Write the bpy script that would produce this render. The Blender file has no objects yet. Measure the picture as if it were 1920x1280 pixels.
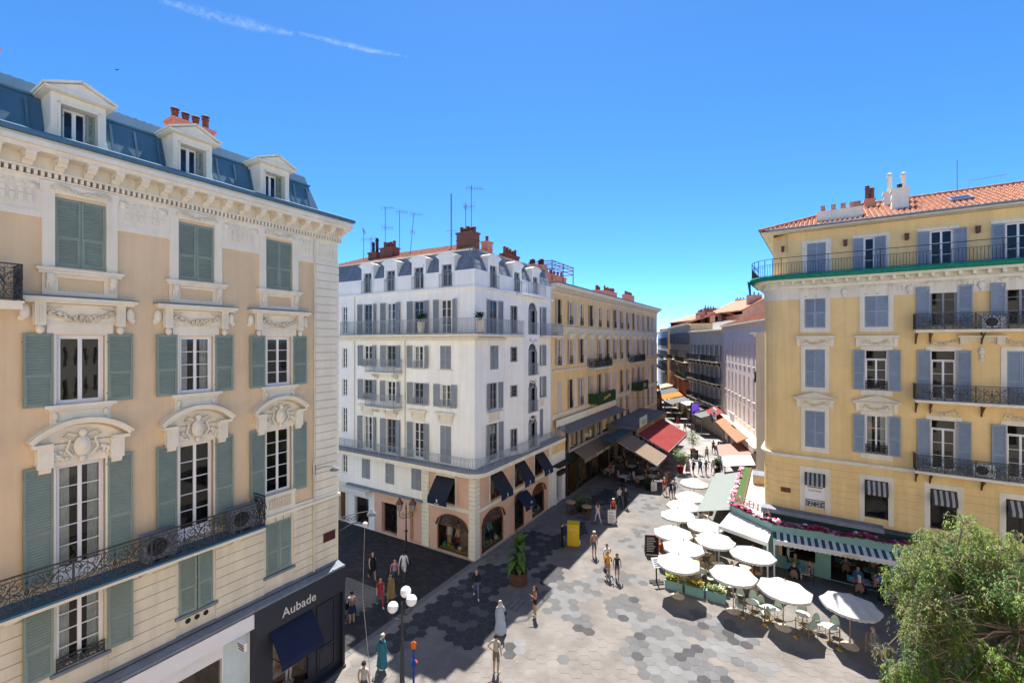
import bpy, math, random
from mathutils import Vector, Matrix
import numpy as np
random.seed(7)
sc = bpy.context.scene
COL = sc.collection
R = math.radians
# ------------------------------------------------------------------ camera, sky, sun
F, H = 840.0, 14.8                      # focal length in photo pixels, eye height in metres
cam = bpy.data.cameras.new('camera'); cam.sensor_width = 36.0; cam.lens = F / 1920 * 36
cam.clip_end = 20000; cam.clip_start = 0.1
camo = bpy.data.objects.new('camera', cam); COL.objects.link(camo)
camo.location = (0, 0, H); camo.rotation_euler = (R(90), 0, 0); sc.camera = camo
SUN = Vector((0.022, 0.535, 1.0)).normalized()
w = bpy.data.worlds.new('World'); sc.world = w; w.use_nodes = True
nt = w.node_tree; nt.nodes.clear()
sky = nt.nodes.new('ShaderNodeTexSky'); sky.sky_type = 'NISHITA'; sky.sun_disc = False
sky.sun_elevation = math.asin(SUN.z); sky.sun_rotation = math.atan2(SUN.x, SUN.y)
sky.altitude = 3000; sky.air_density = 0.7; sky.dust_density = 0.6; sky.ozone_density = 10.0
bg = nt.nodes.new('ShaderNodeBackground'); bg.inputs[1].default_value = 0.092
wo = nt.nodes.new('ShaderNodeOutputWorld')
hs = nt.nodes.new('ShaderNodeHueSaturation'); hs.inputs['Saturation'].default_value = 1.10; hs.inputs['Hue'].default_value = 0.494
nt.links.new(sky.outputs[0], hs.inputs['Color']); nt.links.new(hs.outputs[0], bg.inputs[0]); nt.links.new(bg.outputs[0], wo.inputs[0])
sl = bpy.data.lights.new('sun', 'SUN'); sl.energy = 3.3; sl.angle = R(0.5); sl.color = (1.0, 0.95, 0.88)
so = bpy.data.objects.new('sun', sl); COL.objects.link(so)
so.rotation_euler = SUN.to_track_quat('Z', 'Y').to_euler(); so.location = (0, 0, 60)
vs = sc.view_settings; vs.view_transform = 'Standard'; vs.look = 'None'; vs.gamma = 1.0; vs.exposure = 1.82
vs.use_curve_mapping = False
sc.render.engine = 'CYCLES'
sc.cycles.max_bounces = 8; sc.cycles.transparent_max_bounces = 12
# ------------------------------------------------------------------ frames of the place
A1 = math.atan((1465 - 960) / F)        # bearing of the shopping street
D1 = Vector((math.sin(A1), math.cos(A1), 0)); T1 = Vector((math.cos(A1), -math.sin(A1), 0))
def ST(s, t, z=0): return D1 * s + T1 * t + Vector((0, 0, z))
def G(u, v, z=0):                       # survey: a photo point known to be at height z -> place
    y = F * (H - z) / (v - 640); return Vector(((u - 960) / F * y, y, z))
def st(p): return p.dot(D1), p.dot(T1)
RZL = math.pi / 2 - A1                  # facades along the street (looking at them from the street side)
RZS = -A1                               # facades across the street
BR = math.atan((960 + 250) / F); RZR = -(math.pi / 2 - BR)
ER = Vector((math.sin(BR), -math.cos(BR), 0)); NR = Vector((math.cos(BR), math.sin(BR), 0))
# ------------------------------------------------------------------ tagging and object helpers
def tag(o, label=None, cat=None, group=None, kind=None):
    if label: o['label'] = label
    if cat: o['category'] = cat
    if group: o['group'] = group
    if kind: o['kind'] = kind
    return o
def thing(name, label, cat, loc=(0, 0, 0), rz=0, group=None):
    o = bpy.data.objects.new(name, None); COL.objects.link(o); o.empty_display_size = 0.3
    o.location = loc; o.rotation_euler = (0, 0, rz)
    return tag(o, label, cat, group)
def link(name, mesh, parent=None, loc=(0, 0, 0), rz=0, kind=None, label=None, rot=None, scale=None):
    o = bpy.data.objects.new(name, mesh); COL.objects.link(o)
    if parent: o.parent = parent
    o.location = loc; o.rotation_euler = rot if rot else (0, 0, rz)
    if scale: o.scale = scale
    if kind: o['kind'] = kind
    if label: o['label'] = label
    return o
def copy_tree(o, parent=None):
    c = o.copy(); COL.objects.link(c); c.parent = parent
    for ch in list(o.children): copy_tree(ch, c)
    return c
# ------------------------------------------------------------------ mesh builder
class MB:
    def __init__(s): s.v = []; s.f = []; s.m = []; s.sm = []
    def add(s, vs, fs, m=0, smooth=False):
        b = len(s.v); s.v += [tuple(q) for q in vs]
        for q in fs: s.f.append(tuple(b + i for i in q)); s.m.append(m); s.sm.append(smooth)
        return s
    def box(s, x0, x1, y0, y1, z0, z1, m=0):
        if x0 > x1: x0, x1 = x1, x0
        if y0 > y1: y0, y1 = y1, y0
        if z0 > z1: z0, z1 = z1, z0
        return s.add([(x0,y0,z0),(x1,y0,z0),(x1,y1,z0),(x0,y1,z0),(x0,y0,z1),(x1,y0,z1),(x1,y1,z1),(x0,y1,z1)],
              [(0,3,2,1),(4,5,6,7),(0,1,5,4),(1,2,6,5),(2,3,7,6),(3,0,4,7)], m)
    def quad(s, a, b, c, d, m=0): return s.add([a, b, c, d], [(0, 1, 2, 3)], m)
    def slab(s, pts, th, m=0, m2=None):             # thick sheet from a polygon, thickness along its normal
        P = [Vector(p) for p in pts]; n = Vector((0,0,0))
        for i in range(len(P)): n += P[i].cross(P[(i+1) % len(P)])
        n.normalize(); Q = [p - n * th for p in P]; k = len(P)
        s.add(P, [tuple(range(k))], m)
        s.add(Q, [tuple(reversed(range(k)))], m if m2 is None else m2)
        s.add(P + Q, [(i, i + k, (i+1) % k + k, (i+1) % k) for i in range(k)], m); return s
    def prism(s, poly, y0, y1, m=0, ax='y'):        # polygon in xz extruded along y (or xy along z, yz along x)
        k = len(poly)
        def mk(a, b, c): return (a, c, b) if ax == 'y' else ((a, b, c) if ax == 'z' else (c, a, b))
        A = [mk(p[0], p[1], y0) for p in poly]; B = [mk(p[0], p[1], y1) for p in poly]
        s.add(A, [tuple(range(k))], m); s.add(B, [tuple(reversed(range(k)))], m)
        s.add(A + B, [(i, i + k, (i+1) % k + k, (i+1) % k) for i in range(k)], m); return s
    def tube(s, path, r, n=6, m=0, cap=True, smooth=True, close=False):
        P = [Vector(p) for p in path]; k = len(P); rs = r if isinstance(r, (list, tuple)) else [r] * k
        vs = []; up = None
        for i in range(k):
            if close: d = P[(i+1) % k] - P[i-1]
            else: d = P[min(i+1, k-1)] - P[max(i-1, 0)]
            if d.length < 1e-9: d = Vector((0,0,1))
            d.normalize()
            if up is None: up = Vector((0,0,1)) if abs(d.z) < 0.9 else Vector((0,1,0))
            a = d.cross(up)
            if a.length < 1e-4: a = d.cross(Vector((1,0,0)))
            a.normalize(); b = a.cross(d).normalized(); up = b
            for j in range(n):
                t = 2 * math.pi * j / n + (math.pi / 4 if n == 4 else 0); vs.append(P[i] + (a * math.cos(t) + b * math.sin(t)) * rs[i])
        fs = []
        for i in range(k if close else k - 1):
            for j in range(n):
                i2 = (i + 1) % k; fs.append((i*n+j, i*n+(j+1) % n, i2*n+(j+1) % n, i2*n+j))
        s.add(vs, fs, m, smooth and n > 4)
        if cap and not close:
            s.add(vs[:n], [tuple(reversed(range(n)))], m); s.add(vs[-n:], [tuple(range(n))], m)
        return s
    def lathe(s, prof, n=12, c=(0, 0, 0), m=0, smooth=True, sx=1, sy=1):
        vs = []; k = len(prof)
        for (r, z) in prof:
            for j in range(n):
                t = 2 * math.pi * j / n; vs.append((c[0] + r * math.cos(t) * sx, c[1] + r * math.sin(t) * sy, c[2] + z))
        fs = [(i*n+j, i*n+(j+1) % n, (i+1)*n+(j+1) % n, (i+1)*n+j) for i in range(k-1) for j in range(n)]
        s.add(vs, fs, m, smooth)
        if prof[0][0] > 1e-4: s.add(vs[:n], [tuple(reversed(range(n)))], m)
        if prof[-1][0] > 1e-4: s.add(vs[-n:], [tuple(range(n))], m)
        return s
    def ball(s, c, r, n=6, k=4, m=0, smooth=True):
        rx, ry, rz = r if isinstance(r, (tuple, list)) else (r, r, r)
        vs = [(c[0], c[1], c[2] - rz)]
        for i in range(1, k):
            a = -math.pi / 2 + math.pi * i / k
            for j in range(n):
                t = 2 * math.pi * j / n
                vs.append((c[0] + rx * math.cos(a) * math.cos(t), c[1] + ry * math.cos(a) * math.sin(t), c[2] + rz * math.sin(a)))
        vs.append((c[0], c[1], c[2] + rz)); L = len(vs) - 1
        fs = [(0, 1 + (j+1) % n, 1 + j) for j in range(n)]
        for i in range(k - 2):
            for j in range(n): fs.append((1+i*n+j, 1+i*n+(j+1) % n, 1+(i+1)*n+(j+1) % n, 1+(i+1)*n+j))
        fs += [(L, 1+(k-2)*n+j, 1+(k-2)*n+(j+1) % n) for j in range(n)]
        return s.add(vs, fs, m, smooth)
    def merge(s, o, M=None, moff=0):
        b = len(s.v)
        s.v += [tuple(M @ Vector(q)) for q in o.v] if M else o.v
        s.f += [tuple(b + i for i in q) for q in o.f]; s.m += [q + moff for q in o.m]; s.sm += o.sm; return s
    def mesh(s, name, mats):
        me = bpy.data.meshes.new(name); me.from_pydata(s.v, [], s.f)
        for q in (mats if isinstance(mats, (list, tuple)) else [mats]): me.materials.append(q)
        me.polygons.foreach_set('material_index', s.m); me.polygons.foreach_set('use_smooth', s.sm)
        me.update(); return me
    def build(s, name, mats, parent=None, **kw): return link(name, s.mesh(name, mats), parent, **kw)
MESH = {}
def cached(key, fn):
    if key not in MESH: MESH[key] = fn()
    return MESH[key]
# ------------------------------------------------------------------ materials
def mat(name, col, rough=0.8, var=0.12, vs=1.3, bump=0.0, bs=30, metal=0, spec=0.3, streak=0.0, col2=None, c2s=0.6, rand=0.0, fine=0.0):
    m = bpy.data.materials.new(name); m.use_nodes = True; N = m.node_tree.nodes; Lk = m.node_tree.links
    b = N['Principled BSDF']; b.inputs['Roughness'].default_value = rough; b.inputs['Metallic'].default_value = metal
    b.inputs['Specular IOR Level'].default_value = spec
    geo = N.new('ShaderNodeNewGeometry')
    c = N.new('ShaderNodeRGB'); c.outputs[0].default_value = (*col, 1); cur = c.outputs[0]
    def noise(scale, detail=4, vec=None, rough=0.6):
        n = N.new('ShaderNodeTexNoise'); n.inputs['Scale'].default_value = scale; n.inputs['Detail'].default_value = detail
        n.inputs['Roughness'].default_value = rough
        Lk.new(vec if vec else geo.outputs['Position'], n.inputs['Vector']); return n.outputs['Fac']
    def ramp(fac, lo, hi, a, bq):
        r = N.new('ShaderNodeMapRange'); r.inputs[1].default_value = lo; r.inputs[2].default_value = hi
        r.inputs[3].default_value = a; r.inputs[4].default_value = bq; Lk.new(fac, r.inputs[0]); return r.outputs[0]
    def mult(cin, fac):
        x = N.new('ShaderNodeMix'); x.data_type = 'RGBA'; x.blend_type = 'MULTIPLY'; x.inputs[0].default_value = 1
        Lk.new(cin, x.inputs[6]); Lk.new(fac, x.inputs[7]); return x.outputs[2]
    if col2:
        x = N.new('ShaderNodeMix'); x.data_type = 'RGBA'; x.inputs[7].default_value = (*col2, 1)
        Lk.new(ramp(noise(c2s, 5), 0.42, 0.62, 0, 1), x.inputs[0]); Lk.new(cur, x.inputs[6]); cur = x.outputs[2]
    if var: cur = mult(cur, ramp(noise(vs, 6), 0.3, 0.7, 1 - var, 1 + var * 0.6))
    if fine: cur = mult(cur, ramp(noise(60, 3), 0.3, 0.7, 1 - fine, 1 + fine))
    if streak:
        mp = N.new('ShaderNodeMapping'); mp.inputs['Scale'].default_value = (3.0, 3.0, 0.22); Lk.new(geo.outputs['Position'], mp.inputs[0])
        cur = mult(cur, ramp(noise(1.0, 6, mp.outputs[0], 0.7), 0.35, 0.62, 1 - streak, 1.0))
    if rand:
        oi = N.new('ShaderNodeObjectInfo'); cur = mult(cur, ramp(oi.outputs['Random'], 0, 1, 1 - rand, 1 + rand * .5))
    Lk.new(cur, b.inputs['Base Color'])
    if bump:
        bp = N.new('ShaderNodeBump'); bp.inputs['Strength'].default_value = bump; bp.inputs['Distance'].default_value = 0.02
        Lk.new(noise(bs, 5), bp.inputs['Height']); Lk.new(bp.outputs[0], b.inputs['Normal'])
    return m
def glassmat(name, tint, refl=0.9):
    m = bpy.data.materials.new(name); m.use_nodes = True; N = m.node_tree.nodes; Lk = m.node_tree.links; N.clear()
    o = N.new('ShaderNodeOutputMaterial'); mx = N.new('ShaderNodeMixShader'); tr = N.new('ShaderNodeBsdfTransparent'); gl = N.new('ShaderNodeBsdfGlossy')
    fr = N.new('ShaderNodeFresnel'); fr.inputs[0].default_value = 1.45; gl.inputs['Roughness'].default_value = 0.02
    tr.inputs[0].default_value = (*tint, 1); gl.inputs[0].default_value = (refl, refl, refl, 1)
    n = N.new('ShaderNodeTexNoise'); n.inputs['Scale'].default_value = 2.5; bp = N.new('ShaderNodeBump'); bp.inputs['Strength'].default_value = 0.03; bp.inputs['Distance'].default_value = 0.02
    g = N.new('ShaderNodeNewGeometry'); Lk.new(g.outputs['Position'], n.inputs['Vector']); Lk.new(n.outputs[0], bp.inputs['Height']); Lk.new(bp.outputs[0], gl.inputs['Normal'])
    Lk.new(fr.outputs[0], mx.inputs[0]); Lk.new(tr.outputs[0], mx.inputs[1]); Lk.new(gl.outputs[0], mx.inputs[2]); Lk.new(mx.outputs[0], o.inputs[0])
    return m
def emat(name, col, st):
    m = bpy.data.materials.new(name); m.use_nodes = True; b = m.node_tree.nodes['Principled BSDF']
    b.inputs['Base Color'].default_value = (*col, 1); b.inputs['Emission Color'].default_value = (*col, 1); b.inputs['Emission Strength'].default_value = st; return m
M = {}
M['peach'] = mat('peach_plaster', (0.69, 0.54, 0.35), 0.9, 0.09, 0.8, 0.12, 25, streak=0.09)
M['cream'] = mat('cream_stone', (0.78, 0.74, 0.61), 0.85, 0.08, 1.0, 0.12, 30, streak=0.09)
M['cream2'] = mat('cream_rustication', (0.71, 0.655, 0.51), 0.85, 0.10, 1.0, 0.15, 30, streak=0.14)
M['green'] = mat('green_shutter_paint', (0.225, 0.29, 0.25), 0.6, 0.10, 2, 0.05, 60, rand=0.10)
M['zinc'] = mat('blue_zinc', (0.075, 0.17, 0.25), 0.7, 0.15, 0.7, 0.05, 8, spec=0.2, streak=0.12)
M['zinc2'] = mat('grey_zinc', (0.20, 0.23, 0.27), 0.7, 0.18, 1.2, 0.1, 12, spec=0.2, streak=0.15)
M['roofgrey'] = mat('weathered_roof_metal', (.20, .18, .165), .75, .2, 1.0, .1, 12, spec=.2, streak=.1)
M['ironblue'] = mat('dark_iron', (0.022, 0.028, 0.035), 0.5, 0.2, 3, spec=0.5)
M['whitepaint'] = mat('white_paint', (0.78, 0.78, 0.78), 0.5, 0.05, 2)
M['white'] = mat('white_plaster', (0.88, 0.86, 0.81), 0.9, 0.06, 0.7, 0.1, 25, streak=0.09)
M['whitetrim'] = mat('white_trim', (0.76, 0.70, 0.58), 0.85, 0.07, 1.2, 0.1, 25, streak=0.12)
M['greysh'] = mat('grey_shutter_paint', (0.27, 0.30, 0.33), 0.6, 0.10, 2, rand=0.12)
M['railgrey'] = mat('grey_rail', (0.30, 0.33, 0.37), 0.5, 0.1, 2)
M['yellow'] = mat('yellow_plaster', (0.80, 0.575, 0.27), 0.9, 0.09, 0.7, 0.12, 25, streak=0.10)
M['ochre'] = mat('ochre_plaster', (0.80, 0.57, 0.28), 0.9, 0.09, 0.6, 0.12, 20, streak=0.12)
M['bluesh'] = mat('blue_grey_shutter', (0.26, 0.32, 0.40), 0.6, 0.12, 2, rand=0.14)
M['paleshut'] = mat('pale_pink_shutter', (0.66, 0.58, 0.53), 0.7, 0.08, 2, rand=0.12)
M['tile'] = mat('terracotta_tile', (0.46, 0.17, 0.085), 0.85, 0.28, 3.0, 0.2, 40, col2=(0.58, 0.30, 0.19), c2s=4, rand=0.1)
M['brick'] = mat('red_brick', (0.20, 0.085, 0.06), 0.9, 0.3, 5, 0.2, 40, col2=(0.15, 0.07, 0.05), c2s=3)
M['pinkplaster'] = mat('pink_plaster', (0.60, 0.30, 0.20), 0.9, 0.12, 1.0, 0.1, 25, streak=0.1)
M['boutique'] = mat('pink_boutique', (0.66, 0.43, 0.32), 0.85, 0.07, 0.8, 0.08, 25, streak=0.05)
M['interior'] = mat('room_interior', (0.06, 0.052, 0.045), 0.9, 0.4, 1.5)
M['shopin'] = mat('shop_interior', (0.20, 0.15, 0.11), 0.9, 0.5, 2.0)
M['curtain'] = mat('curtain', (0.62, 0.60, 0.55), 0.9, 0.25, 4)
M['glass'] = glassmat('window_glass', (0.72, 0.78, 0.80))
M['shopglass'] = glassmat('shop_glass', (0.93, 0.95, 0.95))
M['navy'] = mat('navy_paint', (0.018, 0.023, 0.038), 0.45, 0.1, 2, spec=0.4)
M['navycloth'] = mat('navy_cloth', (0.008, 0.016, 0.05), 0.85, 0.15, 2)
M['navytop'] = mat('dark_navy_cloth', (0.017, 0.021, 0.036), 0.85, 0.15, 2)
M['wood'] = mat('brown_wood', (0.13, 0.055, 0.025), 0.55, 0.25, 4)
M['whitecloth'] = mat('white_canvas', (0.62, 0.61, 0.58), 0.85, 0.05, 2, 0.06, 18)
M['black'] = mat('black_metal', (0.012, 0.012, 0.013), 0.5, 0.2, 4)
M['dark'] = mat('dark_timber', (0.028, 0.025, 0.022), 0.7, 0.3, 3)
M['gold'] = mat('brass', (0.55, 0.36, 0.10), 0.3, 0.1, 4, metal=1.0)
M['goldpaint'] = mat('gold_letter', (0.62, 0.45, 0.12), 0.5, 0.05, 4)
M['red'] = mat('red_awning', (0.24, 0.024, 0.022), 0.85, 0.14, 1.0, col2=(0.20, 0.02, 0.018), c2s=1.2)
M['taupe'] = mat('taupe_awning', (0.20, 0.145, 0.105), 0.85, 0.1, 1.5)
M['terra'] = mat('terracotta_pot', (0.35, 0.10, 0.045), 0.8, 0.2, 4)
M['teal'] = mat('teal_paint', (0.20, 0.37, 0.35), 0.6, 0.08, 2)
M['darkteal'] = mat('dark_teal_paint', (0.035, 0.07, 0.085), 0.6, 0.1, 2)
M['palegreen'] = mat('pale_green_canvas', (0.19, 0.22, 0.205), 0.85, 0.06, 1.5)
M['rattan'] = mat('rattan', (0.46, 0.34, 0.20), 0.7, 0.25, 20)
M['mint'] = mat('mint_weave', (0.40, 0.52, 0.44), 0.7, 0.2, 30)
M['hedge'] = mat('hedge_green', (0.03, 0.075, 0.022), 0.8, 0.35, 14, 0.5, 60)
M['grassroof'] = mat('artificial_grass', (0.045, 0.10, 0.018), 0.85, 0.3, 14, 0.5, 80)
M['leaf1'] = mat('leaf_green', (0.065, 0.135, 0.018), 0.6, 0.35, 2.5, rand=0.1)
M['leaf2'] = mat('leaf_light_green', (0.165, 0.235, 0.028), 0.6, 0.3, 2.5)
M['leaf3'] = mat('leaf_olive', (0.15, 0.15, 0.05), 0.7, 0.3, 2.5)
M['bark'] = mat('pale_bark', (0.26, 0.20, 0.15), 0.9, 0.3, 6, 0.4, 30)
M['stone'] = mat('granite', (0.36, 0.33, 0.30), 0.85, 0.2, 2.5, 0.1, 40, fine=0.1)
M['asphalt'] = mat('dark_paving', (0.04, 0.04, 0.043), 0.8, 0.2, 1.2, 0.1, 30, fine=0.1)
# ------------------------------------------------------------------ facade kit
class Face:
    def __init__(s, root, origin, rz):
        s.root = root; s.o = Vector(origin); s.rz = rz; s.M = Matrix.Rotation(rz, 3, 'Z')
    def w(s, x, y, z): return s.o + s.M @ Vector((x, y, z))
    def put(s, name, mesh, x=0, y=0, z=0, rz=0, parent=None, **kw):
        if parent: return link(name, mesh, parent, **kw)
        return link(name, mesh, s.root, loc=s.w(x, y, z) - s.root.location, rz=s.rz + rz, **kw)
    def mb(s, name, mb, mats, x=0, y=0, z=0, **kw): return s.put(name, mb.mesh(name, mats), x, y, z, **kw)
def wall_mb(x0, x1, z0, z1, ops, rv=0.22, room=1.1, y=0.0, ms=0):
    """wall sheet with openings (xa, xb, za, zb[, rise]); slots ms wall, ms+1 interior"""
    b = MB(); xs = sorted({x0, x1} | {o[i] for o in ops for i in (0, 1)}); zs = sorted({z0, z1} | {o[i] for o in ops for i in (2, 3)})
    xs = [q for q in xs if x0 <= q <= x1]; zs = [q for q in zs if z0 <= q <= z1]
    for i in range(len(xs) - 1):
        j = 0
        while j < len(zs) - 1:
            xm = (xs[i] + xs[i+1]) / 2
            def solid(k): 
                zm = (zs[k] + zs[k+1]) / 2
                return not any(o[0] < xm < o[1] and o[2] < zm < o[3] for o in ops)
            if not solid(j): j += 1; continue
            k = j
            while k + 1 < len(zs) - 1 and solid(k + 1): k += 1
            b.quad((xs[i], y, zs[j]), (xs[i+1], y, zs[j]), (xs[i+1], y, zs[k+1]), (xs[i], y, zs[k+1]), ms); j = k + 1
    for o in ops:
        a, c, d, e = o[:4]; y1 = y + rv; y2 = y1 + room
        if y2 <= y + rv + 1e-6: y2 = y1 + .01
        if len(o) > 4 and o[4]:
            rise = o[4]; n = 10; arc = []
            for q in range(n + 1):
                t = q / n; xx = a + (c - a) * t; u = 2 * t - 1; arc.append((xx, e - rise + rise * math.sqrt(max(0, 1 - u * u))))
            for q in range(n):
                p, p2 = arc[q], arc[q+1]
                b.quad((p[0], y, p[1]), (p2[0], y, p2[1]), (p2[0], y, e + 1e-4), (p[0], y, e + 1e-4), ms)
                b.quad((p[0], y, p[1]), (p[0], y1, p[1]), (p2[0], y1, p2[1]), (p2[0], y, p2[1]), ms)
            zt = e - rise
        else:
            zt = e; b.quad((a, y, e), (c, y, e), (c, y1, e), (a, y1, e), ms)
        b.quad((a, y, d), (a, y1, d), (c, y1, d), (c, y, d), ms)
        b.quad((a, y, d), (a, y, zt), (a, y1, zt), (a, y1, d), ms); b.quad((c, y, d), (c, y1, d), (c, y1, zt), (c, y, zt), ms)
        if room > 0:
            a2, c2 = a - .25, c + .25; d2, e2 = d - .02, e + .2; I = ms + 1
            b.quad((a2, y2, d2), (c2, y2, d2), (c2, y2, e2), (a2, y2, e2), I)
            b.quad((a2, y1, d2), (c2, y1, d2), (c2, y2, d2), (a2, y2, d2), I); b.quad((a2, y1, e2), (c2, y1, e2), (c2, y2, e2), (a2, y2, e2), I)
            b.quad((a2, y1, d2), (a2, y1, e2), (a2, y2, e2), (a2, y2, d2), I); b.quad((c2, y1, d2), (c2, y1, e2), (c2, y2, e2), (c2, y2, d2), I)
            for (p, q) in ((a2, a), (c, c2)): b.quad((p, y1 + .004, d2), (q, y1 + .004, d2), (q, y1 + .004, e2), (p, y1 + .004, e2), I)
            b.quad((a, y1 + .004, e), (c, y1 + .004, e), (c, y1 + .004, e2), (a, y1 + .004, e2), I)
    return b
def shutter(face, x, z, w, h, m, y=-0.02, rz=0, name='shutter', pitch=0.078, mid=0.42, parent=None):
    """louvred leaf, x is its centre, hung just proud of the wall"""
    w = round(w, 2); h = round(h, 2)
    def fr():
        b = MB(); t = 0.042; s = 0.055
        b.box(-w/2, -w/2+s, -t, 0, 0, h); b.box(w/2-s, w/2, -t, 0, 0, h)
        for (a, c) in ((0, .09), (h*mid-.04, h*mid+.04), (h-.08, h)): b.box(-w/2+s, w/2-s, -t+.004, -.004, a, c)
        i = .025
        for xx in (-w/2+s, w/2-s-i): b.box(xx, xx+i, -t-.004, -.006, .09, h*mid-.04)
        for zz in (.25, h - .25):                                      # strap hinges
            b.box(-w/2-.03, -w/2+.12, -t-.012, -t, zz-.02, zz+.02)
        return b.mesh('shutter', m)
    def sl():
        b = MB(); s = 0.055
        for (a, c) in ((.09, h*mid-.04), (h*mid+.04, h-.08)):
            n = max(2, int((c - a) / pitch)); p = (c - a) / n
            for k in range(n):
                z0 = a + p * k; 
                b.add([(-w/2+s, -.036, z0+.002), (w/2-s, -.036, z0+.002), (w/2-s, -.010, z0+p*.5), (-w/2+s, -.010, z0+p*.5),
                       (-w/2+s, -.044, z0+.010), (w/2-s, -.044, z0+.010), (w/2-s, -.018, z0+p*.62), (-w/2+s, -.018, z0+p*.62)],
                      [(0,1,5,4), (4,5,6,7), (7,6,2,3), (3,2,1,0)])
            b.box(-w/2+s, w/2-s, -.005, -.001, a, c)
        return b.mesh('slats', m)
    o = face.put(name, cached(('sh', w, h, m.name), fr), x, y, z, rz=rz)
    link('slats', cached(('sl', w, h, m.name, pitch), sl), o, kind='stuff')
    return o
def window(face, x, z, w, h, rows=4, m=None, y=0.14, panes=True, curtain=0, transom=0.0, kick=0.0, cols=2, name='window', arch=0, fw=.05, gm=None):
    m = m or M['whitepaint']; w = round(w, 3); h = round(h, 3); gm = gm or M['glass']
    k = kick; ht = h - transom
    st = .045; P = []
    cw = (w - 2 * fw) / cols
    for c in range(cols):
        a = -w/2 + fw + c * cw; 
        for r in range(rows):
            z0 = fw + k + st * (k > 0); z1 = ht - fw; ph = (z1 - z0 - st) / rows
            P.append((a + st, a + cw - st, z0 + st/2 + r * ph + .012, z0 + st/2 + (r+1) * ph - .012))
    if transom: P.append((-w/2 + fw + .03, w/2 - fw - .03, ht + .03, h - fw - .02))
    def fr():
        b = MB(); t = .06
        b.box(-w/2, -w/2+fw, 0, t, 0, h); b.box(w/2-fw, w/2, 0, t, 0, h); b.box(-w/2+fw, w/2-fw, 0, t, 0, fw); b.box(-w/2+fw, w/2-fw, 0, t, h-fw, h)
        if transom: b.box(-w/2+fw, w/2-fw, -.01, t-.002, ht-.03, ht+.03)
        for c in range(cols):
            a = -w/2 + fw + c * cw
            b.box(a, a+st, -.012, t-.012, fw, ht-fw*(not transom)-.03*(transom > 0)); b.box(a+cw-st, a+cw, -.012, t-.012, fw, ht-fw*(not transom)-.03*(transom > 0))
            z0 = fw + k + st * (k > 0); z1 = ht - fw; ph = (z1 - z0 - st) / rows
            b.box(a+st, a+cw-st, -.010, t-.014, fw, fw+k+st if k else fw+st/2+.012); b.box(a+st, a+cw-st, -.010, t-.014, z1-st/2-.012, z1)
            for r in range(1, rows): b.box(a+st, a+cw-st, -.006, t-.018, z0+st/2+r*ph-.012, z0+st/2+r*ph+.012)
        b.box(-.012, .012, -.02, -.012, fw, ht-fw)
        return b.mesh('window', m)
    o = face.put(name, cached(('wn', w, h, rows, m.name, transom, kick, cols, fw), fr), x, y, z)
    if panes:
        for (a, c, d, e) in P:
            link('pane', cached(('pn', round(c-a, 3), round(e-d, 3), gm.name), lambda: MB().quad((0, 0, 0), (c-a, 0, 0), (c-a, 0, e-d), (0, 0, e-d)).mesh('pane', gm)), o, loc=(a, .022, d))
    else:
        def gl():
            b = MB()
            for (a, c, d, e) in P: b.quad((a, .022, d), (c, .022, d), (c, .022, e), (a, .022, e))
            return b.mesh('glazing', gm)
        link('glazing', cached(('gl', w, h, rows, transom, kick, cols, fw, gm.name), gl), o)
    if curtain:
        def cu():
            b = MB(); n = 16; cwid = w * (.30 if curtain == 1 else .5)
            for sgn in (-1, 1):
                vs = []
                for i in range(n + 1):
                    xx = sgn * (w/2 - .02 - cwid * i / n); yy = .12 + .025 * math.sin(i * 2.2)
                    vs += [(xx, yy, .03), (xx, yy, h - .03)]
                b.add(vs, [(2*i, 2*i+2, 2*i+3, 2*i+1) for i in range(n)], 0, True)
            return b.mesh('curtain', M['curtain'])
        link('curtain', cached(('cu', w, h, curtain), cu), o)
    return o
def bars_mb(L, h, pitch=0.11, r=0.008, rail=0.02, ends=True, knob=True):
    b = MB(); b.box(0, L, -rail, rail, h - .03, h); b.box(0, L, -rail*.7, rail*.7, .05, .075); b.box(0, L, -rail*.7, rail*.7, h-.16, h-.145)
    n = max(1, int(L / pitch))
    for i in range(n + 1):
        x = L * i / n; q = r if i % 8 else r * 2; b.box(x-q, x+q, -q, q, 0, h - .03)
    return b
def spiral(c, r0, r1, turns, a0, sgn=1, n=14):
    out = []
    for i in range(n + 1):
        t = i / n; r = r0 + (r1 - r0) * t; a = a0 + sgn * turns * 2 * math.pi * t
        out.append((c[0] + r * math.cos(a), 0, c[1] + r * math.sin(a)))
    return out
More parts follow.
